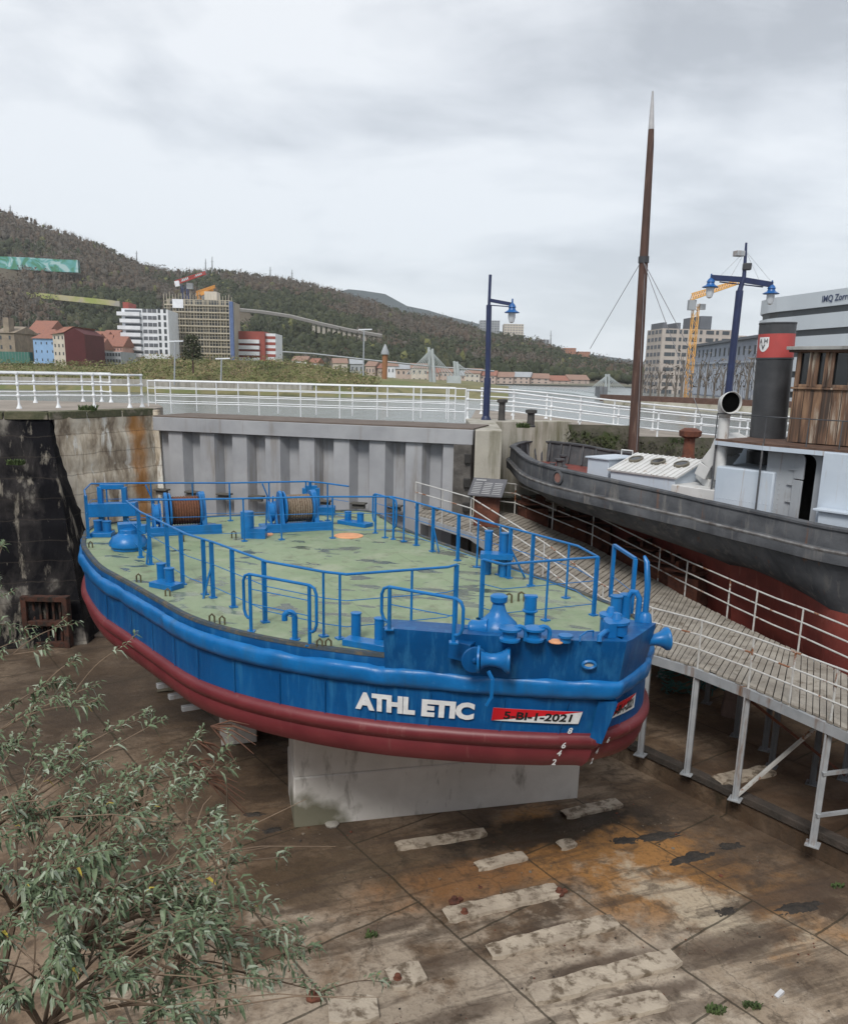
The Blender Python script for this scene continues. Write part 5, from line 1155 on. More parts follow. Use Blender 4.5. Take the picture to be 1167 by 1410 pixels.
for i in range(17500):
    px=random.uniform(-260,900);v=random.random()**.8*1.02
    if random.random()>.3+.7*min(1,(horz(px)-ridge(px))/90): continue
    c=hpt(px,v);k=noise.noise(Ve((c.x*.012,c.y*.010,c.z*.02+3)))+random.uniform(-.18,.18)
    low=1-v
    if k+low*.42>.14: mi=1
    else: mi=0
    if random.random()<.02: mi=3
    # clearings
    if noise.noise(Ve((c.x*.010,c.y*.008,7)))>.48 and v<.9: continue
    e_=.55 if v>.93 else 1;r=random.uniform(3.2,6.)*e_;h=random.uniform(5,10)*e_
    tone=random.choice((0,4,5)) if mi==0 else (random.choice((1,6,6)) if mi==1 else mi)
    if mi!=0 or random.random()<.55: crownblob(mb,c,r*.55,h*random.uniform(.6,1.0),tone)
    if mi!=0 or v>.9 : clump(mb,c,r,h,4,tone)
    else: clump(mb,c,r*.9,h*1.2,12,tone)
    if mi==0 and random.random()<.8: trunk(mb,c,h*1.35,.2,2);trunk(mb,c+Ve((random.uniform(-3,3),-2,0)),h*1.1,.16,2)
tag(mb.build('hill_wood',TM,smooth=75),'brownish bare winter wood with dark evergreens covering the long hillside','woodland',kind='stuff')
# generic building ------------------------------------------------------
def bx(mb,c,ax_,ay,a0,a1,b0,b1,z0,z1,mi=0):
    pts=[c+ax_*a+ay*b for a,b in((a0,b0),(a1,b0),(a1,b1),(a0,b1))];mb.prism([(p.x,p.y) for p in pts],z0,z1,mi)
def building(name,label,cat,px0,px1,ytop,Y,depth,wm,floors,cols,yaw=0.,ybase=None,winm=None,roofm=None,style='win',roof='flat',wh=.55,ww=.5,group=None,roofh=0,zb=-1.5):
    a=V(px0,ytop,Y);b=V(px1,ytop,Y);z1=(a.z+b.z)/2;wid=(b.x-a.x);L_=wid/max(.3,math.cos(yaw))
    c=Ve((a.x,Y,0));ax_=Ve((math.cos(yaw),math.sin(yaw),0));ay=Ve((-math.sin(yaw),math.cos(yaw),0))
    if ybase: zb=V(px0,ybase,Y).z
    t=thing(name,(c.x,c.y,zb),label,cat,group)
    mb=MB();bx(mb,c,ax_,ay,0,L_,0,depth,zb,z1);wl=mb.build('wall',wm,t,smooth=0)
    fh=(z1-zb)/floors;cw=L_/cols
    winm=winm or darkg
    if style=='win':
        for f in range(floors):
            for k in range(cols):
                mb=MB();z0=zb+f*fh+fh*.3;x0=cw*(k+.5-ww/2);bx(mb,c,ax_,ay,x0,x0+cw*ww,-.05,.05,z0,z0+fh*wh);mb.build('window',winm,t,smooth=0)
    elif style=='band':
        for f in range(floors):
            mb=MB();z0=zb+f*fh+fh*.35;bx(mb,c,ax_,ay,.3,L_-.3,-.08,.05,z0,z0+fh*wh);mb.build('window_band',winm,t,smooth=0)
    if roof=='gable':
        mb=MB();e=.4;p=lambda x,y,z:c+ax_*x+ay*y+Ve((0,0,z))
        vs=[p(-e,-e,z1),p(L_+e,-e,z1),p(L_+e,depth+e,z1),p(-e,depth+e,z1),p(-e,depth/2,z1+roofh),p(L_+e,depth/2,z1+roofh)]
        mb.add(vs,[(0,1,5,4),(2,3,4,5),(1,2,5),(3,0,4),(0,3,2,1)]);mb.build('roof',roofm,t,smooth=0)
    elif roof=='hip':
        mb=MB();e=.4;p=lambda x,y,z:c+ax_*x+ay*y+Ve((0,0,z));h=min(L_,depth)/2
        vs=[p(-e,-e,z1),p(L_+e,-e,z1),p(L_+e,depth+e,z1),p(-e,depth+e,z1),p(min(h,L_*.4),depth/2,z1+roofh),p(max(L_-h,L_*.6),depth/2,z1+roofh)]
        mb.add(vs,[(0,1,5,4),(2,3,4,5),(1,2,5),(3,0,4),(0,3,2,1)]);mb.build('roof',roofm,t,smooth=0)
    return t,c,ax_,ay,L_,zb,z1
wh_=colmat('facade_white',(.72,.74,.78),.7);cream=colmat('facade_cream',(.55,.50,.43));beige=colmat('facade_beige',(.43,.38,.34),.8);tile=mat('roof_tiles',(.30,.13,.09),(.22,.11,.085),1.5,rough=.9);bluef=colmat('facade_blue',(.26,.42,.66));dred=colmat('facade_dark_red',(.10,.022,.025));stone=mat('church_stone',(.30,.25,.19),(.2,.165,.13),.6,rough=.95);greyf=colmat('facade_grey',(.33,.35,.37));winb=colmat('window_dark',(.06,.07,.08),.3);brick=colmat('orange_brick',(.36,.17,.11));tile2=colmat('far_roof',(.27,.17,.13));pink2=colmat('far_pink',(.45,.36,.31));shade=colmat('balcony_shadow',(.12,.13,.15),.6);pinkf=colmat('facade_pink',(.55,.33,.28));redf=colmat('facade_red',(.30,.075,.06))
# white apartment block with wavy balconies
t,c,ax_,ay,L_,zb,z1=building('apartment_building','white apartment block with stepped wraparound balconies left of the scaffolded tower','building',167,229,425,262,16,wh_,8,1,yaw=.1,ybase=500,style='none')
fh=(z1-zb)/8
for f in range(1,8):
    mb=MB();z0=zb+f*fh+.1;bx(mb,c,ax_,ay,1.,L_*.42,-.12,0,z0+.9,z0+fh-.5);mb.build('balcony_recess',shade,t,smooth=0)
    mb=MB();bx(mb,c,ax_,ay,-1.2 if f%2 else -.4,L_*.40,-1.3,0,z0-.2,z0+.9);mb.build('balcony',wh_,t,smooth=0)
    for q in(.45,.56,.66,.78,.90):
        mb=MB();bx(mb,c,ax_,ay,L_*q,L_*(q+(.09 if q<.7 else .055)),-.06,0,z0+.9,z0+2.3 if q>.7 else z0+2.0);mb.build('window',winb if q>.7 else shade,t,smooth=0)
mb=MB();bx(mb,c,ax_,ay,0,L_*.12,2,12,z1,z1+2.0);mb.build('roof_room',redf,t,smooth=0)
# scaffolded tower
scf=mat('bare_concrete_frame',(.40,.36,.29),(.30,.27,.22),.3,rough=.95);scp=colmat('scaffold_tan',(.48,.43,.34),.7)
t,c,ax_,ay,L_,zb,z1=building('tower_block','unfinished tower block wrapped in scaffolding with a blue net at its right edge','building',230,316,412,285,18,scf,10,1,yaw=.05,ybase=505,style='none')
fh=(z1-zb)/10
for f in range(10):
    for q,w2 in((.03,.06),(.13,.05),(.20,.05),(.29,.05),(.36,.04),(.44,.11),(.58,.04),(.66,.15),(.85,.05),(.93,.05)):
        mb=MB();z0=zb+f*fh+.6;bx(mb,c,ax_,ay,L_*q,L_*(q+w2),-.05,.3,z0,z0+fh*.62);mb.build('opening',winb,t,smooth=0)
    mb=MB();bx(mb,c,ax_,ay,-.8,L_+.6,-1.5,-.1,zb+f*fh+.1,zb+f*fh+.45);mb.build('scaffold_platform',scp,t,smooth=0)
    mb=MB();bx(mb,c,ax_,ay,-.8,L_+.6,-1.5,-1.42,zb+f*fh+1.4,zb+f*fh+1.5);mb.build('scaffold_rail',scp,t,smooth=0)
for k in range(24):
    mb=MB();x=-.8+k*(L_+1.4)/23;bx(mb,c,ax_,ay,x,x+.14,-1.5,-1.36,zb,z1+random.uniform(.8,2.4));mb.build('scaffold_pole',scp,t,smooth=0)
mb=MB();bx(mb,c,ax_,ay,L_-.2,L_+1.0,-1.7,-.2,zb,z1-.5);mb.build('safety_net',colmat('net_blue',(.10,.15,.30)),t,smooth=0)
mb=MB();bx(mb,c,ax_,ay,L_*.55,L_*.75,4,10,z1,z1+3);mb.build('roof_room',cream,t,smooth=0)
mb=MB();bx(mb,c,ax_,ay,L_*.1,L_*.27,-1.65,-1.55,z1-3,z1-.2);mb.build('white_sheet',wh_,t,smooth=0)
# red and white building
t,c,ax_,ay,L_,zb,z1=building('apartment_building','low red and white apartment block with striped balconies right of the scaffolded tower','building',322,364,456,300,16,redf,6,1,yaw=0,ybase=505,style='none')
fh=(z1-zb)/6
for f in range(5):
    mb=MB();bx(mb,c,ax_,ay,.4,L_-1.8,-1.1,0,zb+f*fh,zb+f*fh+fh*.62);mb.build('balcony',wh_,t,smooth=0)
t,c,ax_,ay,L_,zb,z1=building('apartment_building','narrow white wing with red stripes at the right of the red block','building',364,379,459,302,14,wh_,6,1,yaw=0,ybase=505,style='none')
for f in range(1,6):
    mb=MB();bx(mb,c,ax_,ay,.2,L_,-.08,.02,zb+f*fh-.6,zb+f*fh+.35);mb.build('red_stripe',redf,t,smooth=0)
# blue house, white/dark red house
building('town_house','light blue three storey house with tiled roof','building',45,75,466,215,12,bluef,3,4,ybase=500,roof='hip',roofm=tile,roofh=2.6,ww=.18,wh=.3,winm=winb)
t,c,ax_,ay,L_,zb,z1=building('town_house','tall house with white left face and blank dark red gable wall','building',72,88,459,206,12,cream,4,3,ybase=503,roof='none',ww=.3,wh=.4,winm=winb)
mb=MB();e=V(88,458,205.6);f_=V(116,460,208);r_=V(101.5,451,206.8);zb=V(88,503,206).z
vs=[Ve((e.x,205.6,zb)),Ve((f_.x,208,zb)),Ve((f_.x,208,f_.z)),Ve((r_.x,206.8,r_.z)),Ve((e.x,205.6,e.z))];vs+=[v+Ve((-.6,14,0)) for v in vs]
mb.add(vs,[(0,1,2,3,4),(9,8,7,6,5)]+[(i,5+i,5+(i+1)%5,(i+1)%5) for i in range(5)]);mb.build('gable_wall',dred,t,smooth=0)
mb=MB();q=[Ve((c.x-.5,205.6,z1-.3)),Ve((e.x,205.4,e.z+.1)),r_+Ve((0,0,.3)),r_+Ve((-2.4,0,.1))];q2=[v+Ve((0,14,0)) for v in q];mb.add(q+q2,[(0,1,2,3),(0,3,7,4),(2,6,7,3),(4,7,6,5),(1,5,6,2)]);mb.build('roof',tile,t,smooth=0)
building('town_house','white gabled house up behind the light blue house','building',37,66,459,250,12,wh_,4,3,ybase=500,roof='gable',roofm=tile,roofh=4,ww=.2,wh=.3,winm=winb,yaw=-.1)
t,c,ax_,ay,L_,zb,z1=building('church','sand coloured stone church with small bell gable at the far left edge','church',-6,19,458,230,14,stone,3,2,ybase=497,ww=.2,wh=.4,winm=winb,roof='gable',roofm=stone,roofh=2)
mb=MB();bx(mb,c,ax_,ay,L_*.45,L_*.75,0,3,z1,z1+4);mb.build('bell_gable',stone,t,smooth=0)
random.seed(11)
hs=[(112,128,466,240,cream),(124,142,462,270,pinkf),(134,150,467,255,pinkf),(148,166,464,275,cream),(84,100,460,290,wh_),(118,136,474,230,beige),(60,84,462,300,cream),(100,118,457,310,wh_),(152,168,470,250,pinkf),(-30,-8,470,260,cream),(135,156,459,300,cream)]
lb=['cream house right of the dark red gable','pink house in the middle of the tiled row','pink house under the hill left of the white block','cream house touching the left of the white apartment block','white house showing over the white and dark red house','beige low house right of the dark red gable','cream house behind the white gabled house','white house high behind the dark red gable','pink house just left of the white apartment block','cream house beyond the church','cream house highest in the tiled row']
for (a,b,y,Y,m_),l in zip(hs,lb):
    building('town_house',l+' with orange tiled roof','building',a,b,y+7,Y,12,m_,3,4,ybase=500,roof='gable',roofm=tile,roofh=3.2,ww=.3,wh=.4,winm=winb,yaw=random.uniform(-.25,.25),group='tiled houses under the hill')
building('low_building','low grey glazed building between the dark red gable and the white block','building',134,166,484,225,12,greyf,2,8,ybase=501,ww=.7,wh=.5,winm=winb)
building('green_fence_building','low green hoarding in front of the church','fence',-20,40,484,215,2,colmat('green_board',(.05,.16,.13)),1,14,ybase=499,ww=.05,wh=.7,winm=greyf)
# small houses along the foot of the hill
sh=[(402,422,493,wh_),(425,436,495,wh_),(459,478,494,cream),(482,500,497,greyf),(503,516,499,pinkf),(520,530,501,pinkf),(533,548,500,wh_),(545,566,503,pinkf),(566,590,501,cream),(588,604,505,pinkf),(604,622,503,tile),(622,640,507,pinkf),(640,660,506,cream),(660,682,508,pinkf),(682,706,509,brick),(706,728,511,pinkf),(728,756,512,brick),(756,784,514,pinkf),(784,812,515,brick)]
nm_=['white','small white','cream','grey','pink','small pink','pale','long pink','cream','small pink','orange','pink','cream','long pink','brick','pink','brick','pink','brick']
for i,((a,b,y,m_),l) in enumerate(zip(sh,nm_)):
    building('small_house',l+' house at the hill foot, '+['1st','2nd','3rd','4th','5th','6th','7th','8th','9th','10th','11th','12th','13th','14th','15th','16th','17th','18th','last'][i]+' from the red block counting right','building',a,b,y+4+(i%3)+(4 if i>8 else 0),400,10,pink2 if m_ in(pinkf,brick,tile) else m_,2,3,ybase=528,roof='gable',roofm=(tile2,tile,tile2,greyf)[i%4] ,roofh=2.4,ww=.3,wh=.4,winm=winb,yaw=random.uniform(-.3,.3),group='houses at the foot of the hill')
# towers on the hill
for a,b,y,l,m_,fl in((661,688,441,'left one of the two pale tower blocks on the hill ridge',greyf,12),(694,721,446,'right one of the two pale tower blocks on the hill ridge',cream,10)):
    building('tower_block',l,'building',a,b,y,860,18,m_,fl,7,ybase=480,ww=.5,wh=.45,winm=shade,group='tower blocks on the ridge')
for a,b,y,l in((776,793,479,'left one of the two orange brick towers on the right ridge'),(796,812,484,'right one of the two orange brick towers on the right ridge')):
    building('tower_block',l,'building',a,b,y,800,16,brick,7,4,ybase=505,ww=.3,wh=.4,winm=shade,group='orange towers on the ridge')
building('long_building','long grey brown building on the ridge right of the pale towers','building',722,756,467,840,14,greyf,3,8,ybase=482,winm=shade)
building('long_building','cream building low on the ridge right of the orange towers','building',830,858,503,760,14,cream,3,6,ybase=520,winm=shade)
# hillside walls
def wallband(pts,Y,hh,m_,name,label,cat,th=1.5):
    mb=MB()
    for (a,b),(c_,d) in zip(pts,pts[1:]):
        p=V(a,b,Y);q=V(c_,d,Y);mb.add([p,q,q+Ve((0,0,hh)),p+Ve((0,0,hh)),p+Ve((0,th,0)),q+Ve((0,th,0)),q+Ve((0,th,hh)),p+Ve((0,th,hh))],[(0,1,2,3),(7,6,5,4),(3,2,6,7),(0,4,5,1)])
    return tag(mb.build(name,m_,smooth=0),label,cat)
mur=mat('mural',(.06,.22,.13),(.10,.33,.33),.09,rough=.8,c3=(.35,.5,.5),thr=(.42,.62),detail=2,dist=1.5)
wallband([(-60,369),(0,370),(40,371.5),(80,374),(108,375)],690,9.5,mur,'mural_wall','long retaining wall high on the hill painted green and turquoise','wall',4)
ylm=mat('yellow_wall',(.30,.34,.10),(.42,.38,.22),.05,rough=.9,c3=(.33,.31,.27),thr=(.4,.6))
wallband([(-60,408),(0,408),(50,410),(100,415),(140,419),(165,422)],600,3.6,ylm,'retaining_wall','lower pale yellow green retaining wall across the hillside','wall',3)
# railway viaduct
t=thing('viaduct',V(420,445,560),'railway viaduct on pale piers crossing the hillside','viaduct')
vp=[(318,426),(360,430),(400,436),(440,446),(480,455),(526,463)];mb=MB()
for (a,b),(c_,d) in zip(vp,vp[1:]): mb.beam(V(a,b,560),V(c_,d,560),5,1.6)
mb.build('deck',colmat('viaduct_deck',(.19,.18,.17)),t,smooth=0)
mb=MB()
for (a,b),(c_,d) in zip(vp,vp[1:]): mb.beam(V(a,b-2.6,558),V(c_,d-2.6,558),.3,.5)
mb.build('parapet',colmat('parapet_pale',(.42,.41,.39)),t,smooth=0)
for i in range(14):
    x=432+i*7;y=444+ (x-432)*.21;p=V(x,y,560);mb=MB();mb.box(p+Ve((0,0,-3)),(2.0,3,6));mb.build('pier',colmat('pier_pale',(.36,.33,.28)),t,smooth=0)
# overgrown bank on the far shore
bankm=mat('bank_grass',(.12,.14,.05),(.19,.17,.08),.12,rough=1,c3=(.055,.065,.022),stain=(.17,.13,.08),smask=(.6,.66),sscale=.12,sstretch=(1,1,1))
BK=[(-300,503),(0,503),(150,504),(182,500),(200,494),(250,494),(300,495),(400,498),(440,503),(480,513),(520,521),(600,529),(700,534)]
mb=MB();vs=[]
for x,y in BK:
    p=V(x,y,165);vs+=[V(x,horz(x)+15,150),Ve((p.x,p.y,p.z)),Ve((p.x*1.3,p.y*1.3,p.z-.3)),Ve((p.x*1.3,460,-1.6))]
for k in range(0,len(vs),4): vs[k].z=-3.2
mb.add(vs,[(4*i+k,4*i+k+4,4*i+k+5,4*i+k+1) for i in range(len(BK)-1) for k in range(3)])
struct('far_bank',mb,bankm,smooth=180)
random.seed(5);mb=MB()
for i in range(3400):
    x=random.uniform(-40,520);y=[b for a,b in BK if a<=x][-1]
    t_=random.random();j=max(k for k,(a,b) in enumerate(BK) if a<=x);a,b=BK[j];c_,d=BK[j+1];y=b+(d-b)*(x-a)/(c_-a)
    top=V(x,y,165);bot=V(x,horz(x)+15,150);bot.z=-3.2;c=bot.lerp(top,.25+.75*t_);clump(mb,c,random.uniform(.5,1.1),random.uniform(.5,1.5),8,0 if random.random()<.75 else 1)
tag(mb.build('bank_scrub',[mat('scrub_green',(.14,.17,.055),(.19,.20,.08),.3,rough=1,c3=(.08,.10,.035)),mat('scrub_straw',(.32,.25,.15),(.25,.18,.10),.3,rough=1)],smooth=0),'green and straw coloured scrub covering the far river bank','scrub',kind='stuff')
def tree(px,py,Y,h,r,label,m_,n=500,group=None,bare=False):
    p=V(px,py,Y);t=thing('tree',p,label,'tree',group);mb=MB();mb.tube([p-Ve((0,0,.3)),p+Ve((0,0,h*.5)),p+Ve((.1,0,h*.8))],[h*.03,h*.02,h*.008],6)
    for k in range(9 if bare else 5):
        a=random.uniform(0,6.28);z=h*random.uniform(.3,.7);mb.tube([p+Ve((0,0,z)),p+Ve((math.cos(a)*r*.6,math.sin(a)*r*.6,z+h*.28))],[h*.010,h*.003],4)
    mb.build('trunk',TM[2] if bare else woodm,t);mb=MB();clump(mb,p+Ve((0,0,h*.1)),r,h*.92,n,0);mb.build('crown',m_,t,smooth=0)
tree(266,511,150,6.0,1.7,'single dark green tree on the far bank below the scaffolded tower',TM[1],500)
# far quay walls & pale strip left
mb=MB();mb.beam(V(-200,519,147),V(430,532,147),2,1.2);tag(mb.build('embankment_wall',conc),'low pale embankment wall along the far river bank','wall')
# lamp poles on the bank
for x,y0,y1,Y_,l in((304,528,494,140,'slim lamp pole on the far bank right of the dark tree'),(500,517,454,150,'tall grey lamp pole on the far bank with a short double head'),(240,530,470,145,'thin pole below the scaffolded tower'),):
    a=V(x,y0,Y_);b=V(x+1,y1,Y_);t=thing('street_lamp',a,l,'street lamp');mb=MB();mb.tube([a,b],.13,6);mb.build('pole',greyf,t);mb=MB();mb.beam(b+Ve((-1,0,0)),b+Ve((1.4,0,.1)),.3,.2);mb.build('lamp_head',wh_,t)
a=V(529,527,180);b=V(530,488,180);t=thing('beacon',a,'orange brown column with a pale pointed cap on the far bank','beacon');mb=MB();mb.tube([a,b],.6,10);mb.build('column',colmat('beacon_orange',(.28,.13,.06)),t);mb=MB();mb.lathe(b,[(.9,0),(.9,.4),(.3,1.8),(.05,2.2)],10);mb.build('cap',greyf,t)
# overhead line
mb=MB();mb.tube([V(380,484,350),V(430,487,352),V(520,497,356),V(600,505,360),V(680,511,365)],.35,4);tag(mb.build('power_line',greyf),'thin pale cable running along the foot of the hill','cable')
# masts on the ridge
for i,(x,y0,y1,l) in enumerate(((188,357,345,'short mast on the ridge, leftmost'),(283,376,356,'lattice mast on the ridge, middle left of a pair'),(292,376,353,'slim dark mast on the ridge, right of a pair'),(372,383,367,'small mast on the ridge above the red block'),(402,388,371,'thin mast on the ridge right of the small one'),(14,292,282,'tiny mast on the hilltop at far left'),(758,478,455,'grey pylon on the ridge right of the pale towers'))):
    a=V(x,y0,895);b=V(x,y1,895);mb=MB();mb.tube([a-Ve((0,0,4)),b],[1.2,.35],5);mb.beam(a.lerp(b,.7)-Ve((1.4,0,0)),a.lerp(b,.7)+Ve((1.4,0,0)),.3,.4);tag(mb.build('ridge_mast',greyf),l,'mast')
# cranes
def crane(label,px,y0,y1,Y,mast_m,jib,jm,jm2=None,w_=1.6,bt_=.22):
    b=V(px,y1,Y);a=Ve((b.x,b.y,V(px,y0,Y).z));t=thing('tower_crane',a,label,'crane');mb=MB();H=b.z-a.z;n=max(4,int(H/(w_*1.3)))
    for sx_ in(-1,1):
        for sy_ in(-1,1): mb.beam(a+Ve((sx_*w_/2,sy_*w_/2,0)),b+Ve((sx_*w_/2,sy_*w_/2,0)),bt_,bt_)
    for k in range(n):
        z0=H*k/n;z1=H*(k+1)/n;s=1 if k%2 else -1
        for sy_ in(-1,1): mb.beam(a+Ve((-s*w_/2,sy_*w_/2,z0)),a+Ve((s*w_/2,sy_*w_/2,z1)),bt_*.6,bt_*.6)
        for s_ in (-1,1): mb.beam(a+Ve((s_*w_/2,-s*w_/2,z0)),a+Ve((s_*w_/2,s*w_/2,z1)),bt_*.6,bt_*.6)
    mb.build('mast',mast_m,t,smooth=0)
    (x0,yy0),(x1,yy1)=jib;p=V(x0,yy0,Y);q=V(x1,yy1,Y-6);mb=MB();k=18;up=Ve((0,0,1.5 if Y>200 else .95))
    for sy_ in(-.6,.6): mb.beam(p+Ve((0,sy_,0)),q+Ve((0,sy_,0)),.16,.16)
    mb.beam(p+up,q+up*.6,.16,.16)
    for i in range(k):
        a1=p.lerp(q,i/k);b1=p.lerp(q,(i+.5)/k);c1=p.lerp(q,(i+1)/k);u=up*(1-.4*i/k)
        for sy_ in(-.6,.6): mb.beam(a1+Ve((0,sy_,0)),b1+u,.09,.09,mi=(i//4)%2 if jm2 else 0);mb.beam(b1+u,c1+Ve((0,sy_,0)),.09,.09,mi=(i//4)%2 if jm2 else 0)
    mb.build('jib',[jm]+([jm2] if jm2 else []),t,smooth=0)
    mb=MB();mb.box(b+Ve((w_,-.5,-.5)),(w_,w_*.8,w_));mb.build('cab',greyf,t);return t,a,b
yel=colmat('crane_yellow',(.72,.40,.12),.6,(.66,.36,.1));ored=colmat('crane_orange',(.65,.30,.07));crr=colmat('crane_red',(.5,.06,.06));crb=colmat('crane_navy',(.05,.08,.22))
t,a,b=crane('yellow tower crane in front of the beige apartment block',958,552,418,135,yel,((951,413),(1015,391)),yel,w_=.85,bt_=.12)
mb=MB();mb.box(V(952,420,134.6),(1.1,1.0,1.5));mb.build('counterweight',greyf,t)
t,a,b=crane('red and white crane behind the scaffolded tower',254,480,392,330,crb,((241,392),(283,377)),crr,wh_,w_=2.2)
mb=MB()
mb.beam(V(241,391,327),V(247,390,327),1,2.);mb.build('counterweight_panel',wh_,t)
t,a,b=crane('orange crane just above the scaffolded tower roof',276,480,407,315,ored,((270,407),(296,396)),ored,w_=1.6)
mb=MB();mb.beam(V(276,405,312),V(293,398,312),.8,1.2);mb.build('jib_cover',ored,t)
# footbridge with pylons
t=thing('footbridge',V(620,545,240),'long pale cable stayed footbridge with white pylons across the river','bridge')
bd=[(560,533.5),(600,535),(640,535.5),(700,537),(760,541),(800,545),(826,550)];mb=MB()
brm=colmat('bridge_pale',(.42,.46,.47))
YB=[260,250,240,225,205,190,178]
pb_=[V(x,y,Y_) for (x,y),Y_ in zip(bd,YB)]
for a,b in zip(pb_,pb_[1:]): mb.beam(a,b,4,1.2)
mb.build('deck',brm,t);mb=MB()
for a,b in zip(pb_,pb_[1:]): mb.beam(a+Ve((0,-2,1.2)),b+Ve((0,-2,1.2)),.15,.15)
for k in range(60):
    i=int(k/60*(len(pb_)-1));f=k/60*(len(pb_)-1)-i;p=pb_[i].lerp(pb_[i+1],f);mb.beam(p+Ve((0,-2,.5)),p+Ve((0,-2,1.2)),.1,.1)
mb.build('parapet',brm,t)
for x,yt,Y_ in((590,478,245),(595,480,240),(625,497,250),(629,498,246),):
    a=V(x+3,548,Y_);b=V(x,yt,Y_);mb=MB();mb.tube([Ve((a.x,a.y,-3)),b],[.55,.38],8);mb.build('pylon',brm,t)
for k in range(7):
    for x0,yt,Y_ in((592,480,242),):
        for s in(-1,1):
            mb=MB();mb.tube([V(x0,yt+2,Y_),V(x0+s*(6+4.5*k),520-(4 if s<0 else 2),Y_)],.10,4);mb.build('cable',brm,t)
for k in range(5):
    mb=MB();mb.tube([V(627,498,248),V(627+4+6*k,519,248)],.10,4);mb.build('cable',brm,t)
for x in(612,):
    p=V(624,540,240);mb=MB();mb.box(Ve((p.x,p.y,-1.5)),(4,5,5));mb.build('pier',brm,t)
p=V(826,556,178);mb=MB();mb.box(Ve((p.x,p.y,-2.2)),(1.6,5,3.5));mb.build('pier',steeld,t)
# second bridge pylons right
t=thing('footbridge',V(838,540,300),'distant white pylons with fan cables left of the wooden mast','bridge')
for x in(834,838):
    mb=MB();mb.tube([V(x,548,300),V(x,515,300)],.4,6);mb.build('pylon',brm,t)
for k in range(6):
    mb=MB();mb.tube([V(836,516,300),V(815+k*3.2,533,300)],.12,4);mb.build('cable',brm,t);mb=MB();mb.tube([V(836,516,300),V(842+k*3.5,534,300)],.12,4);mb.build('cable',brm,t)
# right bank
rwm=mat('river_wall',(.36,.34,.28),(.27,.25,.2),.3,rough=.95,stain=(.14,.13,.08),smask=(.5,.65),sscale=.5,sstretch=(1,1,.3))
RB=[(830,549.5,565,150),(900,553,575,132),(1000,558,583,118),(1100,562,590,108),(1260,566,600,100)]
mb=MB();vs=[]
for x,yt,yb,Y_ in RB: vs+=[V(x,yb,Y_-1.5),V(x,yt,Y_)]
for v in vs[::2]: v.z=-3.2
mb.add(vs,[(2*i,2*i+2,2*i+3,2*i+1) for i in range(len(RB)-1)]);tp=[v.copy() for v in vs[1::2]]
mb.add(tp+[v+Ve((1,.8,0)) for v in tp],[(i,i+1,len(tp)+i+1,len(tp)+i) for i in range(len(tp)-1)])
tag(mb.build('river_wall',rwm,smooth=0),'pale stone river wall on the far right bank','wall')
mb=MB();mb.add(tp+[Ve((v.x+300,max(v.y+200,420),-2.)) for v in tp],[(i,i+1,len(tp)+i+1,len(tp)+i) for i in range(len(tp)-1)])
struct('right_bank',mb,mat('right_bank_soil',(.16,.11,.08),(.22,.17,.12),.2,rough=1),smooth=0)
mb=MB()
for i in range(len(tp)-1): mb.beam(tp[i]+Ve((.5,2,.2)),tp[i+1]+Ve((.5,2,.2)),1.5,1.2)
tag(mb.build('hedge_bank',mat('brown_hedge',(.14,.08,.06),(.09,.05,.04),1,rough=1,bump=.1)),'brown earth bank along the top of the right river wall','bank')
# apartment block
t,c,ax_,ay,L_,zb,z1=building('apartment_building','beige nine storey apartment block behind the yellow crane','building',912,1012,453,265,14,beige,9,1,yaw=.08,ybase=545,style='none')
fh=(z1-zb)/9
for f in range(9):
    for q,w2 in((.05,.10),(.155,.045),(.24,.035),(.30,.06),(.42,.08),(.53,.035),(.62,.11),(.76,.04),(.85,.10)):
        mb=MB();z0=zb+f*fh+fh*.35;bx(mb,c,ax_,ay,L_*q,L_*(q+w2),-.06,.05,z0,z0+fh*.5);mb.build('window',winb,t,smooth=0)
mb=MB();bx(mb,c,ax_,ay,L_*.52,L_*.68,-.1,14,z1,z1+4);bx(mb,c,ax_,ay,L_*.05,L_*.1,3,14,z1,z1+2);bx(mb,c,ax_,ay,L_*.25,L_*.3,3,14,z1,z1+2);mb.build('roof_room',shade,t,smooth=0)
'''
cc=c.copy();sx_=Ve((-.38,1,0)).normalized()
s0=V(893,462,300);s1=V(912,453,265)
mb=MB();mb.add([Ve((c.x,c.y,zb)),Ve((c.x,c.y,z1)),Ve((s0.x,300,z1)),Ve((s0.x,300,zb)),Ve((c.x+8,300,zb)),Ve((c.x+8,300,z1))],[(0,1,2,3),(3,2,5,4),(1,5,2)]);mb.build('side_wing',colmat('side_beige',(.34,.31,.28)),t,smooth=0)
for f in range(9):
    for k in range(4):
        u0=.06+k*.24;p=Ve((c.x,c.y,0)).lerp(Ve((s0.x,300,0)),u0);q=Ve((c.x,c.y,0)).lerp(Ve((s0.x,300,0)),u0+.17);n_=Ve((-.9,-.4,0))*.15;z0=zb+f*fh+fh*.35
        mb=MB();mb.add([p+n_+Ve((0,0,z0)),q+n_+Ve((0,0,z0)),q+n_+Ve((0,0,z0+fh*.5)),p+n_+Ve((0,0,z0+fh*.5)),p+Ve((0,0,z0)),q+Ve((0,0,z0)),q+Ve((0,0,z0+fh*.5)),p+Ve((0,0,z0+fh*.5))],[(0,1,2,3),(4,5,1,0),(3,2,6,7)]);mb.build('balcony',shade,t,smooth=0)
'''
for f in range(9):
    for k in range(4):
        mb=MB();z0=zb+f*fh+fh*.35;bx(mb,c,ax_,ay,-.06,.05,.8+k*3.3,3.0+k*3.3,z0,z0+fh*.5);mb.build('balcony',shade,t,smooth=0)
building('apartment_building','right part of the beige apartment block with a dark attic','building',1012,1028,462,270,24,beige,8,3,ybase=545,winm=winb)
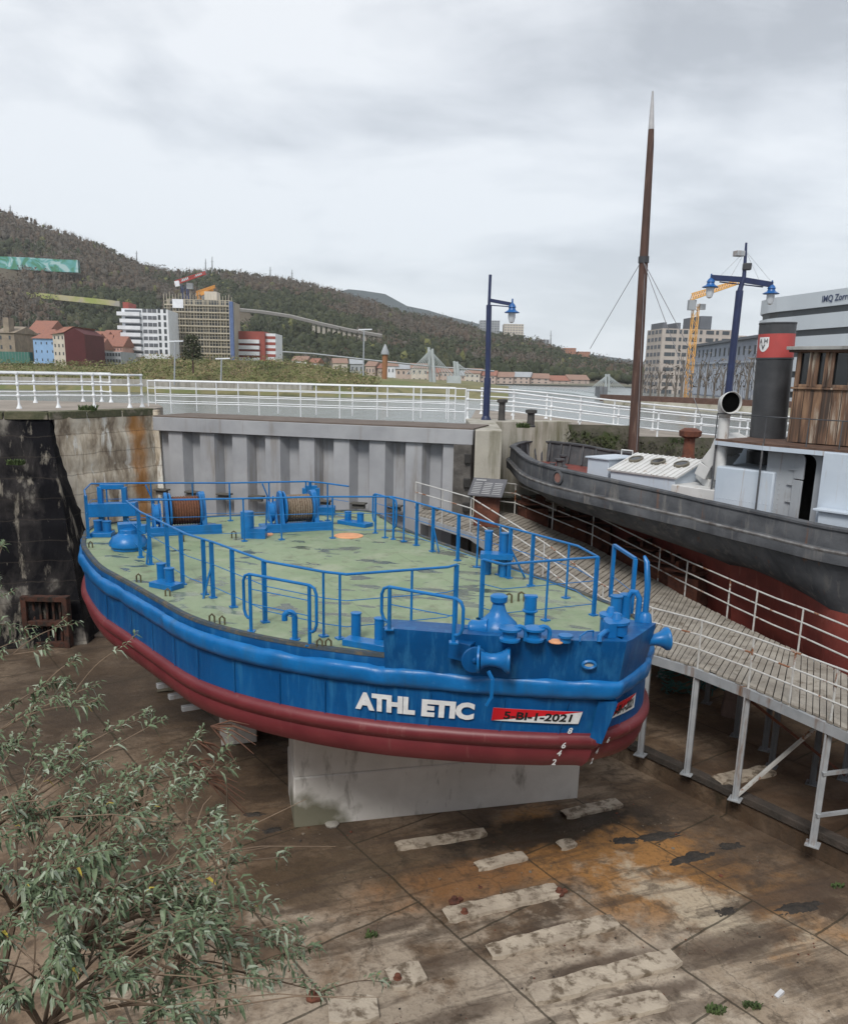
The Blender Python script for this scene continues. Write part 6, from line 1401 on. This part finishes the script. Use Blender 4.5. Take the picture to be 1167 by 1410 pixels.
# blue-grey long building
lbm=mat('zinc_facade',(.22,.25,.31),(.27,.30,.36),.4,rough=.55);lb2=colmat('zinc_light',(.38,.42,.48),.5)
p0_=V(946,479,200);p1_=V(1062,462,150);zb=-2.;z1=(p0_.z+p1_.z)/2
t=thing('office_building',(p0_.x,p0_.y,zb),'long low blue grey metal clad building with rows of small windows','building')
dx=Ve((p1_.x-p0_.x,p1_.y-p0_.y,0));LL=dx.length;ax_=dx.normalized();ay=Ve((-ax_.y,ax_.x,0));c=Ve((p0_.x,p0_.y,0))
mb=MB();vsx=[c,c+dx,c+dx+ay*20,c+ay*20];mb.add([v+Ve((0,0,zb)) for v in vsx]+[Ve((vsx[0].x,vsx[0].y,p0_.z)),Ve((vsx[1].x,vsx[1].y,p1_.z)),Ve((vsx[2].x,vsx[2].y,p1_.z)),Ve((vsx[3].x,vsx[3].y,p0_.z))],[(0,1,5,4),(1,2,6,5),(2,3,7,6),(3,0,4,7),(4,5,6,7)]);mb.build('wall',lbm,t,smooth=0)
zz0=p0_.z
for r_ in range(3):
    z_=zb+(z1-zb)*(.12+.3*r_)
    for k in range(18):
        x=LL*(k+.3)/18;mb=MB();bx(mb,c,ax_,ay,x,x+LL/18*.28,-.07,.02,z_+.4,z_+2.0);mb.build('window',winb,t,smooth=0)
for k in range(46):
    x=LL*(k+.5)/46;mb=MB();bx(mb,c,ax_,ay,x,x+.12,-.25,.0,zb+.3,zb+(z1-zb)*.62);mb.build('fin',lb2,t,smooth=0)
mb=MB();bx(mb,c,ax_,ay,0,LL,-.3,.0,zb+(z1-zb)*.62,zb+(z1-zb)*.65);mb.build('ledge',lb2,t,smooth=0)
mb=MB();mb.beam(Ve((c.x,c.y,p0_.z+.2))-ay*.2,Ve((c.x+dx.x,c.y+dx.y,p1_.z+.2))-ay*.2,.8,.5);mb.build('roof_edge',shade,t,smooth=0)
# hospital building, curved front
pan=colmat('panel_pale',(.52,.56,.60),.6,(.48,.52,.56),.2)
Yh=125.
cv=[(1048,416,128),(1058,412,124.5),(1070,409.5,122),(1090,406.5,119),(1120,402,114.5),(1167,396,108),(1260,384,98)]
tops=[V(*q) for q in cv];z1=sum(p.z for p in tops[:5])/5+.0
t=thing('hospital_building',(tops[0].x,tops[0].y,-2),'large pale grey building with curved front and dark window bands at the right edge','building')
pl=[(p.x,p.y) for p in tops]+[(tops[-1].x+40,tops[-1].y+40),(tops[0].x+22,tops[0].y+45)]
def wallz(k): return tops[k].z
fh=2.75
def strip(z0,z1,off,m_,name,dtop=False):
    mb=MB();vs=[];n=len(tops)
    for i,p in enumerate(tops):
        a=tops[max(0,i-1)];b=tops[min(n-1,i+1)];d=(b-a);nn=Ve((d.y,-d.x,0)).normalized()
        q=Ve((p.x,p.y,0))+nn*off;vs+=[q+Ve((0,0,z0)),q+Ve((0,0,z1))]
    vs+=[Ve((x,y,z)) for x,y in pl[n:] for z in(z0,z1)];k=n+2
    mb.add(vs,[(2*i,2*((i+1)%k),2*((i+1)%k)+1,2*i+1) for i in range(k)]+[tuple(2*i+1 for i in range(k)),tuple(2*i for i in range(k))[::-1]])
    return mb.build(name,m_,t,smooth=0)
zt=max(p.z for p in tops[:4]);print('hosp z',[round(p.z,1) for p in tops])
zc=zt;strip(zt-2.0,zt,.0,pan,'facade_panel')
for k in range(5):
    zc=zt-2.0-k*fh;strip(zc-.85,zc,-.4,winb,'window_band');strip(zc-fh,zc-.85,.0,pan,'facade_panel')
# sign lettering
vt,f=text('IMQ Zorrotzaurre',1,.02);A_=V(1136,407,0.0001);a=tops[4];b=tops[6]
sgn=[];i0,i1=4,6
def along(s):   # metres from tops[4]
    pts_=tops[4:7];
    for p,q in zip(pts_,pts_[1:]):
        d=Ve((q.x-p.x,q.y-p.y,0));
        if s<=d.length or q is pts_[-1]: n_=Ve((d.y,-d.x,0)).normalized();return Ve((p.x,p.y,0))+d.normalized()*s+n_*.08
        s-=d.length
    return None
mb=MB();mb.add([along(2.0+x*9.0)+Ve((0,0,zt-1.6+y*1.0)) for x,y in vt],f);mb.build('sign_letters',colmat('letters_navy',(.05,.07,.14)),t,smooth=0)
# small bare trees on the right bank
random.seed(9)
for i in range(16):
    x=882+i*11+random.uniform(-2,2);tree(x,557+ (x-880)*.02,140-(i*1.5),random.uniform(6,8.5),1.5,'bare waterfront tree on the right bank, number %s from the left'%['one','two','three','four','five','six','seven','eight','nine','ten','eleven','twelve','thirteen','fourteen','fifteen','sixteen'][i],TM[2],26,'bare trees on the right bank',True)
#%%FOREGROUND
for M_,cc,lo,am in((blue_d,(.03,.16,.34),.57,.45),(blue_d,(.10,.09,.085),.68,.6),(red_d,(.28,.12,.11),.60,.4),(blue,(.06,.24,.5),.62,.45),(blue,(.10,.085,.075),.71,.55)):
    nt=M_.node_tree;g_=nd(nt,'ShaderNodeNewGeometry');mp_=nd(nt,'ShaderNodeMapping',inp={'Scale':(4.,4.,.35 if M_!=blue else 3.),'Location':(lo*40,3,1)});nt.links.new(g_.outputs['Position'],mp_.inputs[0]);n_=nd(nt,'ShaderNodeTexNoise',inp={'Scale':1.6,'Detail':10,'Roughness':.72});nt.links.new(mp_.outputs[0],n_.inputs['Vector'])
    overlay(M_,mth(nt,'MULTIPLY',ramp(nt,n_.outputs[0],[(lo,0.),(lo+.07,1.)]),am),cc)
for M_,cc in((tugblk,(.15,.075,.045)),(tugw,(.30,.20,.13)),(tugg,(.22,.15,.10))):
    nt=M_.node_tree;g_=nd(nt,'ShaderNodeNewGeometry');mp_=nd(nt,'ShaderNodeMapping',inp={'Scale':(3.,3.,.22)});nt.links.new(g_.outputs['Position'],mp_.inputs[0]);n_=nd(nt,'ShaderNodeTexNoise',inp={'Scale':1.5,'Detail':9,'Roughness':.7});nt.links.new(mp_.outputs[0],n_.inputs['Vector'])
    overlay(M_,mth(nt,'MULTIPLY',ramp(nt,n_.outputs[0],[(.60,0.),(.68,1.)]),.6),cc)
random.seed(21)
# raised pale strips on the floor (old keel block beds)
stripm=mat('pale_worn_concrete',(.50,.43,.34),(.36,.30,.235),2.5,rough=.95,bump=.02,bscale=14,stain=(.15,.115,.08),smask=(.49,.62),sscale=5,sstretch=(1,1,1))
ST=[(730,1375,930,1320,.31,'long pale concrete strip nearest the lower right corner joint'),(672,1314,846,1270,.28,'pale concrete strip, second from the lower edge in the middle'),(612,1264,768,1227,.30,'pale concrete strip with a rusty lump at its right end'),(655,1196,722,1180,.22,'short pale concrete strip left of the rust stain'),(545,1168,668,1148,.22,'pale concrete strip just below the support block'),(775,1124,852,1107,.26,'pale concrete strip near the barge bow on the orange stained floor'),(535,1352,582,1340,.40,'short pale strip with a rusty lump in the lower middle'),(790,1405,915,1378,.3,'pale strip cut by the lower edge right of centre'),(452,1397,520,1390,.4,'pale strip at the lower edge left of centre'),(985,1078,1060,1062,.35,'pale strip under the gangway legs'),(768,1168,790,1162,.22,'tiny pale patch of concrete on the orange stain')]
for x0,y0,x1,y1,w_,l in ST:
    a=P(x0,y0,FR if x0==985 else FZ);b=P(x1,y1,FR if x0==985 else FZ);d=(b-a);L_=d.length;d.normalize();q=Ve((-d.y,d.x,0));mb=MB();n=max(4,int(L_/.12));top=[];
    for i in range(n+1):
        t=i/n;e=min(1,min(t,1-t)*n/1.2+.8);wj=w_*1.2*(e)*(1+.14*noise.noise(Ve((t*L_*3.5,x0,0)))+.16*noise.noise(Ve((t*L_*11,x0,0))))
        c=a.lerp(b,t)+q*.04*noise.noise(Ve((t*L_*2.5,y0,3)));top.append((c-q*wj/2+Ve((0,0,-.01)),c-q*wj/2.12+Ve((0,0,.06)),c+q*wj/2.12+Ve((0,0,.06)),c+q*wj/2+Ve((0,0,-.01))))
    mb.add([p for r in top for p in r],[(4*i+k,4*i+4+k,4*i+5+k,4*i+k+1) for i in range(n) for k in range(3)]);tag(mb.build('floor_strip',stripm,smooth=60),l,'concrete strip','pale concrete strips on the dock floor')
# rusty lumps
for x,y,l in((769,1232,'rusty iron lump at the right end of the third strip'),(547,1352,'rusty bolt plate on the short lower middle strip'),(430,1376,'reddish rusty lump at the bottom left of centre'),(639,1261,'small rusty lump left of the third strip'),(625,1244,'thin rusty wire end in the lower middle of the floor')):
    p=P(x,y,FZ);mb=MB();mb.lathe(p,[(.09,0),(.10,.04),(.05,.07),(.045,.12),(.02,.13)],7);mb.box(p+Ve((.05,.03,.03)),(.2,.08,.05),random.uniform(0,3));tag(mb.build('rusty_lump',rust,bevel=.008),l,'rusty lump')
# dark oily debris patches with relief
deb=mat('dark_debris',(.022,.02,.018),(.05,.04,.032),6,rough=.8,bump=.03)
def patch(x,y,L_,W_,ang,l,m_=deb,hh=.03,name='debris_patch',cat='debris'):
    p=P(x,y,FZ);mb=MB();rows=9;cols=22;vs=[]
    for j in range(rows+1):
        for i in range(cols+1):
            u=i/cols*2-1;v=j/rows*2-1;r=math.sqrt(u*u+v*v)+.6*noise.noise(Ve((u*2+x,v*2+y,0)))+.3*noise.noise(Ve((u*6+x,v*5,0)))
            h=(.85-r)*hh*2.2+noise.noise(Ve((u*9,v*9,x)))*hh*.6;vs.append(p+Ve((math.cos(ang)*u*L_-math.sin(ang)*v*W_,math.sin(ang)*u*L_+math.cos(ang)*v*W_,max(-.03,min(h,hh)))))
    mb.add(vs,[(j*(cols+1)+i,j*(cols+1)+i+1,(j+1)*(cols+1)+i+1,(j+1)*(cols+1)+i) for j in range(rows) for i in range(cols)]);tag(mb.build(name,m_,smooth=80),l,cat,kind='stuff')
patch(950,1182,.55,.16,.35,'dark oily debris streak on the orange floor, upper one')
patch(1005,1165,.35,.12,.2,'dark debris right end of the upper streak')
patch(905,1152,.55,.14,.3,'dark debris streak near the gutter in the rust stain')
patch(860,1158,.3,.14,.2,'reddish dark debris beside the rust stain')
patch(1000,1255,.22,.10,.4,'small dark debris patch in the right middle of the floor')
patch(1100,1250,.5,.14,.3,'grey dark debris patch at the right of the floor')
patch(350,1122,.22,.10,.2,'small dark clump of debris beside the shrub tip')
patch(375,1144,.2,.10,.4,'dark clump of debris right of the shrub')
random.seed(41);mb=MB()
for k in range(1500):
    a=random.random()*9-2.8;b=8+random.random()**1.3*8;q=Ve((a,b,FZ))
    if (q-ga).dot(gn)>-.05: continue
    if noise.noise(Ve((a*.8,b*.8,2)))<random.uniform(-.2,.45): continue
    s=random.uniform(.006,.018) if random.random()<.95 else random.uniform(.02,.04);n_=len(mb.v)
    for v in IV[:]: mb.v.append(q+Ve((v.x*s*random.uniform(.7,1.3),v.y*s*random.uniform(.7,1.3),v.z*s*.6+s*.3)))
    mi=random.choice((0,0,1,2))
    for f in IF: mb.f.append(tuple(i+n_ for i in f));mb.mi.append(mi)
tag(mb.build('rubble',[mat('grey_grit',(.20,.165,.125),(.13,.105,.08),9,rough=1),deb,rust],smooth=0),'small stones and rust crumbs scattered over the dock floor','rubble',kind='stuff')
# pale rubbish
lit=mat('white_litter',(.62,.64,.66),(.5,.5,.52),9,rough=.8)
for x,y,s,l in((88,884,.16,'crumpled white rag on the floor at the foot of the black wall'),(99,883,.12,'smaller white rag touching the larger one'),(71,874,.05,'tiny white scrap left of the rags'),(350,1078,.0,'x')):
    if s==0: continue
    p=P(x,y,FZ);mb=MB();vs=[];k=10
    mb.lathe(p+Ve((0,0,-.01)),[(s*1.3,0),(s*1.2,s*.5),(s*.7,s*.9),(.01,s)],k)
    for i,v in enumerate(mb.v): mb.v[i]=v+Ve((noise.noise(v*7),noise.noise(v*7+Ve((5,0,0))),noise.noise(v*9)*.5))*s*1.1
    tag(mb.build('white_rag',lit,smooth=60),l,'litter')
p=P(1068,1374,FZ);mb=MB();mb.beam(p,p+Ve((.12,.08,.04)),.06,.05);tag(mb.build('litter',lit),'small white and red wrapper at the lower right','litter')
p=P(153,0,0) if False else P(457,1136,FZ);mb=MB();mb.lathe(p,[(.13,0),(.14,.03),(.10,.06),(.02,.07)],8);tag(mb.build('stone',conc),'flat round stone in front of the large support block','stone')
# dark raised ledge floor at the left by the wall
mb=MB();q=P(0,880,FZ);e_=P(150,873,FZ);mb.beam(q+Ve((-3,-.3,.04)),e_+Ve((.3,-.1,.04)),.5,.12);tag(mb.build('ledge',mat('dark_ledge',(.055,.045,.038),(.09,.07,.055),2,rough=.9,bump=.03),bevel=.03),'low dark stone ledge at the foot of the black wall','ledge')
# stone plinths under the gangway
for x,y,w_,h,l in((1008,985,.55,1.0,'rough pinkish stone block in the shade under the gangway'),(1165,1010,.6,1.1,'stone block under the gangway at the right edge')):
    p=P(x,y,FR);mb=MB();mb.lathe(p,[(w_*.62,0),(w_*.55,h*.5),(w_*.42,h),(.01,h+.02)],5);tag(mb.build('stone_block',mat('pinkish_stone',(.20,.14,.12),(.13,.09,.075),3,rough=.95,bump=.03),bevel=.03,smooth=0),l,'stone')
# teal netting heap
net=mat('teal_net',(.04,.14,.13),(.02,.08,.08),14,rough=.9,bump=.03);mb=MB();p=P(938,950,FR)+Ve((.2,.3,0))
for k in range(46):
    a=p+Ve((random.uniform(-1.,1.6),random.uniform(-.7,.7),random.uniform(.0,.35)));pts=[a]
    for j in range(7): pts.append(pts[-1]+Ve((random.uniform(-.2,.25),random.uniform(-.2,.2),random.uniform(-.12,.12))))
    mb.tube(catmull(pts,3,False),.018,4)
tag(mb.build('net_heap',net),'heap of teal green netting under the gangway beside the barge bow','netting')
# weeds
gm=mat('weed_green',(.08,.12,.035),(.045,.07,.025),9,rough=.9)
def weed(p,s,n,l):
    mb=MB()
    for k in range(n):
        a=random.uniform(0,6.28);r=random.uniform(.3,1)*s;b=p+Ve((random.uniform(-s,s)*.8,random.uniform(-s,s)*.4,0));t=b+Ve((math.cos(a)*r*.5,math.sin(a)*r*.5,r*.7));q=Ve((-math.sin(a),math.cos(a),0))*.012
        mb.add([b-q,b+q,b.lerp(t,.6)+q*1.6+Ve((0,0,.02)),t,b.lerp(t,.6)-q*1.6+Ve((0,0,.02))],[(0,1,2,3,4)])
    tag(mb.build('weed',gm,smooth=0),l,'weed')
weed(P(985,1394,FZ),.16,50,'bright green weed tuft in the joint at the lower right, left one');weed(P(1035,1387,FZ),.14,50,'bright green weed tuft in the joint at the lower right, right one');weed(P(1152,1222,FZ),.12,30,'weed growing in the gutter at the right edge');weed(P(510,1290,FZ),.12,30,'small green weed between the slabs left of centre');weed(P(688,1241,FZ),.07,20,'tiny weed on the third concrete strip')
for x,y,z,s,l in((720,589,-.24,.16,'dark green weeds hanging over the right pillar'),(850,612,-.8,.22,'weeds on the quay edge left of the mast'),(930,622,-1.1,.22,'weeds on the quay edge right of the mast'),(120,566,0,.2,'low grass along the left coping'),(22,640,-2.4,.17,'weed tuft growing out of the black wall')):
    p=P(x,y,z)
    if x==22: p=V(22,640,P(10,568,0).y-.5)
    if x in(850,930): p=Ve((p.x*31.7/p.y,31.7,qz(p.x*31.7/p.y)))
    weed(p,s*1.6,120,l)
random.seed(31)
mb=MB()
for k in range(700):
    t=random.random();x=660+t*400;X=Ve((0,0,0));u=random.random()
    xx=3.1+random.random()**1.2*9;zz_=qz(xx);y=31.45;b=Ve((xx,y,zz_+random.uniform(-.5,.0)));a=random.uniform(0,6.28);r=random.uniform(.04,.13)
    tt=b+Ve((math.cos(a)*r,-abs(math.sin(a))*r,random.uniform(-.15,.12)));q=Ve((math.cos(a+1.5),math.sin(a+1.5),.3))*.035;mb.add([b,b.lerp(tt,.5)+q,tt,b.lerp(tt,.5)-q],[(0,1,2,3)])
tag(mb.build('wall_ivy',mat('ivy',(.035,.042,.018),(.06,.065,.025),3,rough=1),smooth=0),'dark ivy and moss along the quay edge behind the tug','ivy',kind='stuff')
# ------------------------------------------------------------------ buddleia shrub
random.seed(77)
leafm=mat('silver_leaf',(.165,.21,.125),(.105,.145,.08),14,rough=.8,spec=.15,c3=(.25,.295,.20),detail=3,thr=(.3,.7));leafu=mat('leaf_underside',(.29,.33,.25),(.23,.27,.19),14,rough=.85);leafy=mat('yellow_leaf',(.42,.34,.05),(.3,.22,.04),9,rough=.8);stemm=mat('shrub_stem',(.19,.135,.09),(.13,.09,.06),9,rough=.85);deadm=mat('dead_flower',(.13,.06,.035),(.09,.045,.03),9,rough=.95)
shr=thing('shrub',(-2.3,2.6,-4.9),'large sprawling shrub with drooping silvery green leaves at the lower left','shrub')
sb=MB();lf=MB()
def leaf(b,d,L_,mi):
    d=d.normalized();s=d.cross(Ve((0,0,1)));
    if s.length<.1: s=Ve((1,0,0))
    s.normalize();u=s.cross(d);w_=L_*random.uniform(.09,.14);dr=Ve((0,0,-1))*L_
    m1=b+d*L_*.38+u*.01+dr*.03;m2=b+d*L_*.75+dr*.14;tip=b+d*L_*.97+dr*.34
    fold=u*w_*.35;n_=len(lf.v)
    lf.v+=[b,m1-s*w_+fold,m1,m1+s*w_+fold,m2-s*w_*.7+fold*.6,m2,m2+s*w_*.7+fold*.6,tip]
    for f in((0,2,1),(0,3,2),(1,2,5,4),(2,3,6,5),(4,5,7),(5,6,7)): lf.f.append(tuple(i+n_ for i in f));lf.mi.append(mi)
def rosette(p,d,s=1.,n=None):
    n=n or random.randint(8,12);d=d.normalized()
    a=Ve((0,0,1)) if abs(d.z)<.9 else Ve((1,0,0));u=a.cross(d).normalized();v=d.cross(u)
    for k in range(n):
        th=2.4*k+random.uniform(-.3,.3);op=.35+.9*(k/n);dd=(d*math.cos(op)+(u*math.cos(th)+v*math.sin(th))*math.sin(op))
        mi=0 if random.random()<.78 else 1
        if random.random()<.004: mi=2
        leaf(p-d*.012*k*s,dd,random.uniform(.048,.098)*s*(.55+.5*k/n),mi)
def shoot(a,b,r0,bend,nleaf,sub,lvl=0):
    """branch from a to b with arching mid points"""
    mid=a.lerp(b,.5)+bend;pts=catmull([a,a.lerp(mid,.5)+bend*.2,mid,mid.lerp(b,.5)+bend*.2,b],4,False);n=len(pts)
    sb.tube(pts,[r0*(1-.8*i/(n-1)) for i in range(n)],5)
    rosette(b,(b-pts[-3]),random.uniform(.85,1.25))
    for k in range(nleaf):
        i=int(n*(.5+.45*random.random()));i=min(i,n-2);p=pts[i];d=(pts[i+1]-pts[i]).normalized()+Ve((random.uniform(-1,1),random.uniform(-1,1),random.uniform(-.2,1)))*.9
        e=p+d.normalized()*random.uniform(.03,.13);sb.tube([p,e],.0025,4);rosette(e,d,random.uniform(.6,1.05),random.randint(6,10))
    if lvl<1:
        for k in range(sub):
            i=int(n*(.2+.7*random.random()));i=min(i,n-2);p=pts[i];d=(pts[i+1]-pts[i]).normalized();L_=random.uniform(.18,.5);dd=(d+Ve((random.uniform(-1,1),random.uniform(-.8,.8),random.uniform(-.7,.8)))*.9).normalized()
            shoot(p,p+dd*L_,r0*.45,Ve((random.uniform(-.03,.03),0,random.uniform(0,.05))),random.randint(1,2),0,1)
def S(x,y,dep): 
    return CAM+ray(x,y)*dep
tips=[(65,895,5.2),(72,940,5.0),(140,940,4.9),(45,995,4.9),(22,1030,4.6),(205,985,4.9),(225,990,4.7),(280,1000,4.8),(255,1050,4.6),(285,1075,4.7),(150,1050,4.5),(190,1060,4.4),(395,1180,4.4),(325,1180,4.2),(310,1115,4.7),(260,1160,4.1),(100,1090,4.2),(30,1090,4.1),(220,1150,4.0),(160,1140,3.9),(90,1160,3.8),(10,1160,3.7),(40,1220,3.5),(130,1210,3.6),(300,1230,4.0),(200,1230,3.7),(260,1260,3.8),(350,1250,4.1),(330,1300,3.9),(370,1330,4.0),(440,1310,4.2),(455,1370,4.2),(300,1350,3.7),(250,1330,3.6),(170,1290,3.5),(90,1290,3.4),(20,1300,3.3),(60,1360,3.2),(140,1370,3.3),(220,1390,3.4),(290,1400,3.5),(10,1390,3.1),(120,1120,4.3),(60,1125,4.0),(5,1075,4.2),(250,1100,4.4),(270,1205,3.9),(180,1180,3.8),(150,1240,3.6),(80,1240,3.5),(230,1290,3.6),(100,1330,3.3),(190,1345,3.4),(330,1385,3.7),(-20,1200,3.4),(-20,1120,3.8),(-30,1320,3.1),(385,1290,4.1),(240,1215,3.8),(120,1175,3.8),(5,745,6.2),(0,800,6.0),(-10,860,5.8)]
root=Ve((-2.3,2.6,-4.9))
hubs=[S(-60,1180,3.9),S(-40,1330,3.5),S(60,1420,3.4),S(180,1470,3.6),S(-80,1060,4.5),S(20,1260,3.7),S(110,1300,3.7),S(-120,950,5.4)]
for h in hubs: sb.tube(catmull([root,root.lerp(h,.5)+Ve((-.15,0,.1)),h],5,False),[.03]*5+[.022]*5+[.016],6)
for x,y,dp in tips:
    b=S(x,y,dp);sc_=sorted(hubs,key=lambda h:(h-b).length);h=sc_[0] if random.random()<.6 else sc_[1]
    if x>300 and y>1150 and random.random()<.8: h=hubs[6]
    shoot(h,b,.011,Ve((0,0,random.uniform(.02,.12))),random.randint(4,7),random.randint(2,4))
# bare twigs
for k in range(30):
    x=random.uniform(0,330);y=random.uniform(1080,1400);a=S(x,y,3.9-(y-1080)/500);b=a+Ve((random.uniform(-.5,.7),random.uniform(-.3,.3),random.uniform(-.15,.35)));sb.tube([a,a.lerp(b,.5)+Ve((0,0,.03)),b],[.004,.003,.0015],4)
sb.build('branches',stemm,shr)
lf.build('leaves',[leafm,leafu,leafy],shr,smooth=0)
mb=MB()
for x,y in((300,1020),(290,1050),(305,1070),(320,1000)):
    a=S(x-30,y,4.9)
    for k in range(7):
        b=a+Ve((random.uniform(.05,.3),random.uniform(-.1,.1),random.uniform(-.28,.0)));mb.tube([a,a.lerp(b,.5)+Ve((0,0,.03)),b],[.004,.006,.002],4)
mb.build('dead_flower_spikes',deadm,shr)
#%%HAZE
if True:
    hm=bpy.data.materials.new('haze_air');hm.use_nodes=True;nt=hm.node_tree;nt.nodes.clear();o_=nd(nt,'ShaderNodeOutputMaterial');pv_=nd(nt,'ShaderNodeVolumePrincipled');pv_.inputs['Density'].default_value=.00010;pv_.inputs['Color'].default_value=(.95,.975,1,1);nt.links.new(pv_.outputs[0],o_.inputs['Volume'])
    mb=MB();mb.box((0,1500,205),(4600,6400,430));o=mb.build('haze',hm,smooth=0);tag(o,'pale haze in the air over the river valley','haze',kind='stuff')
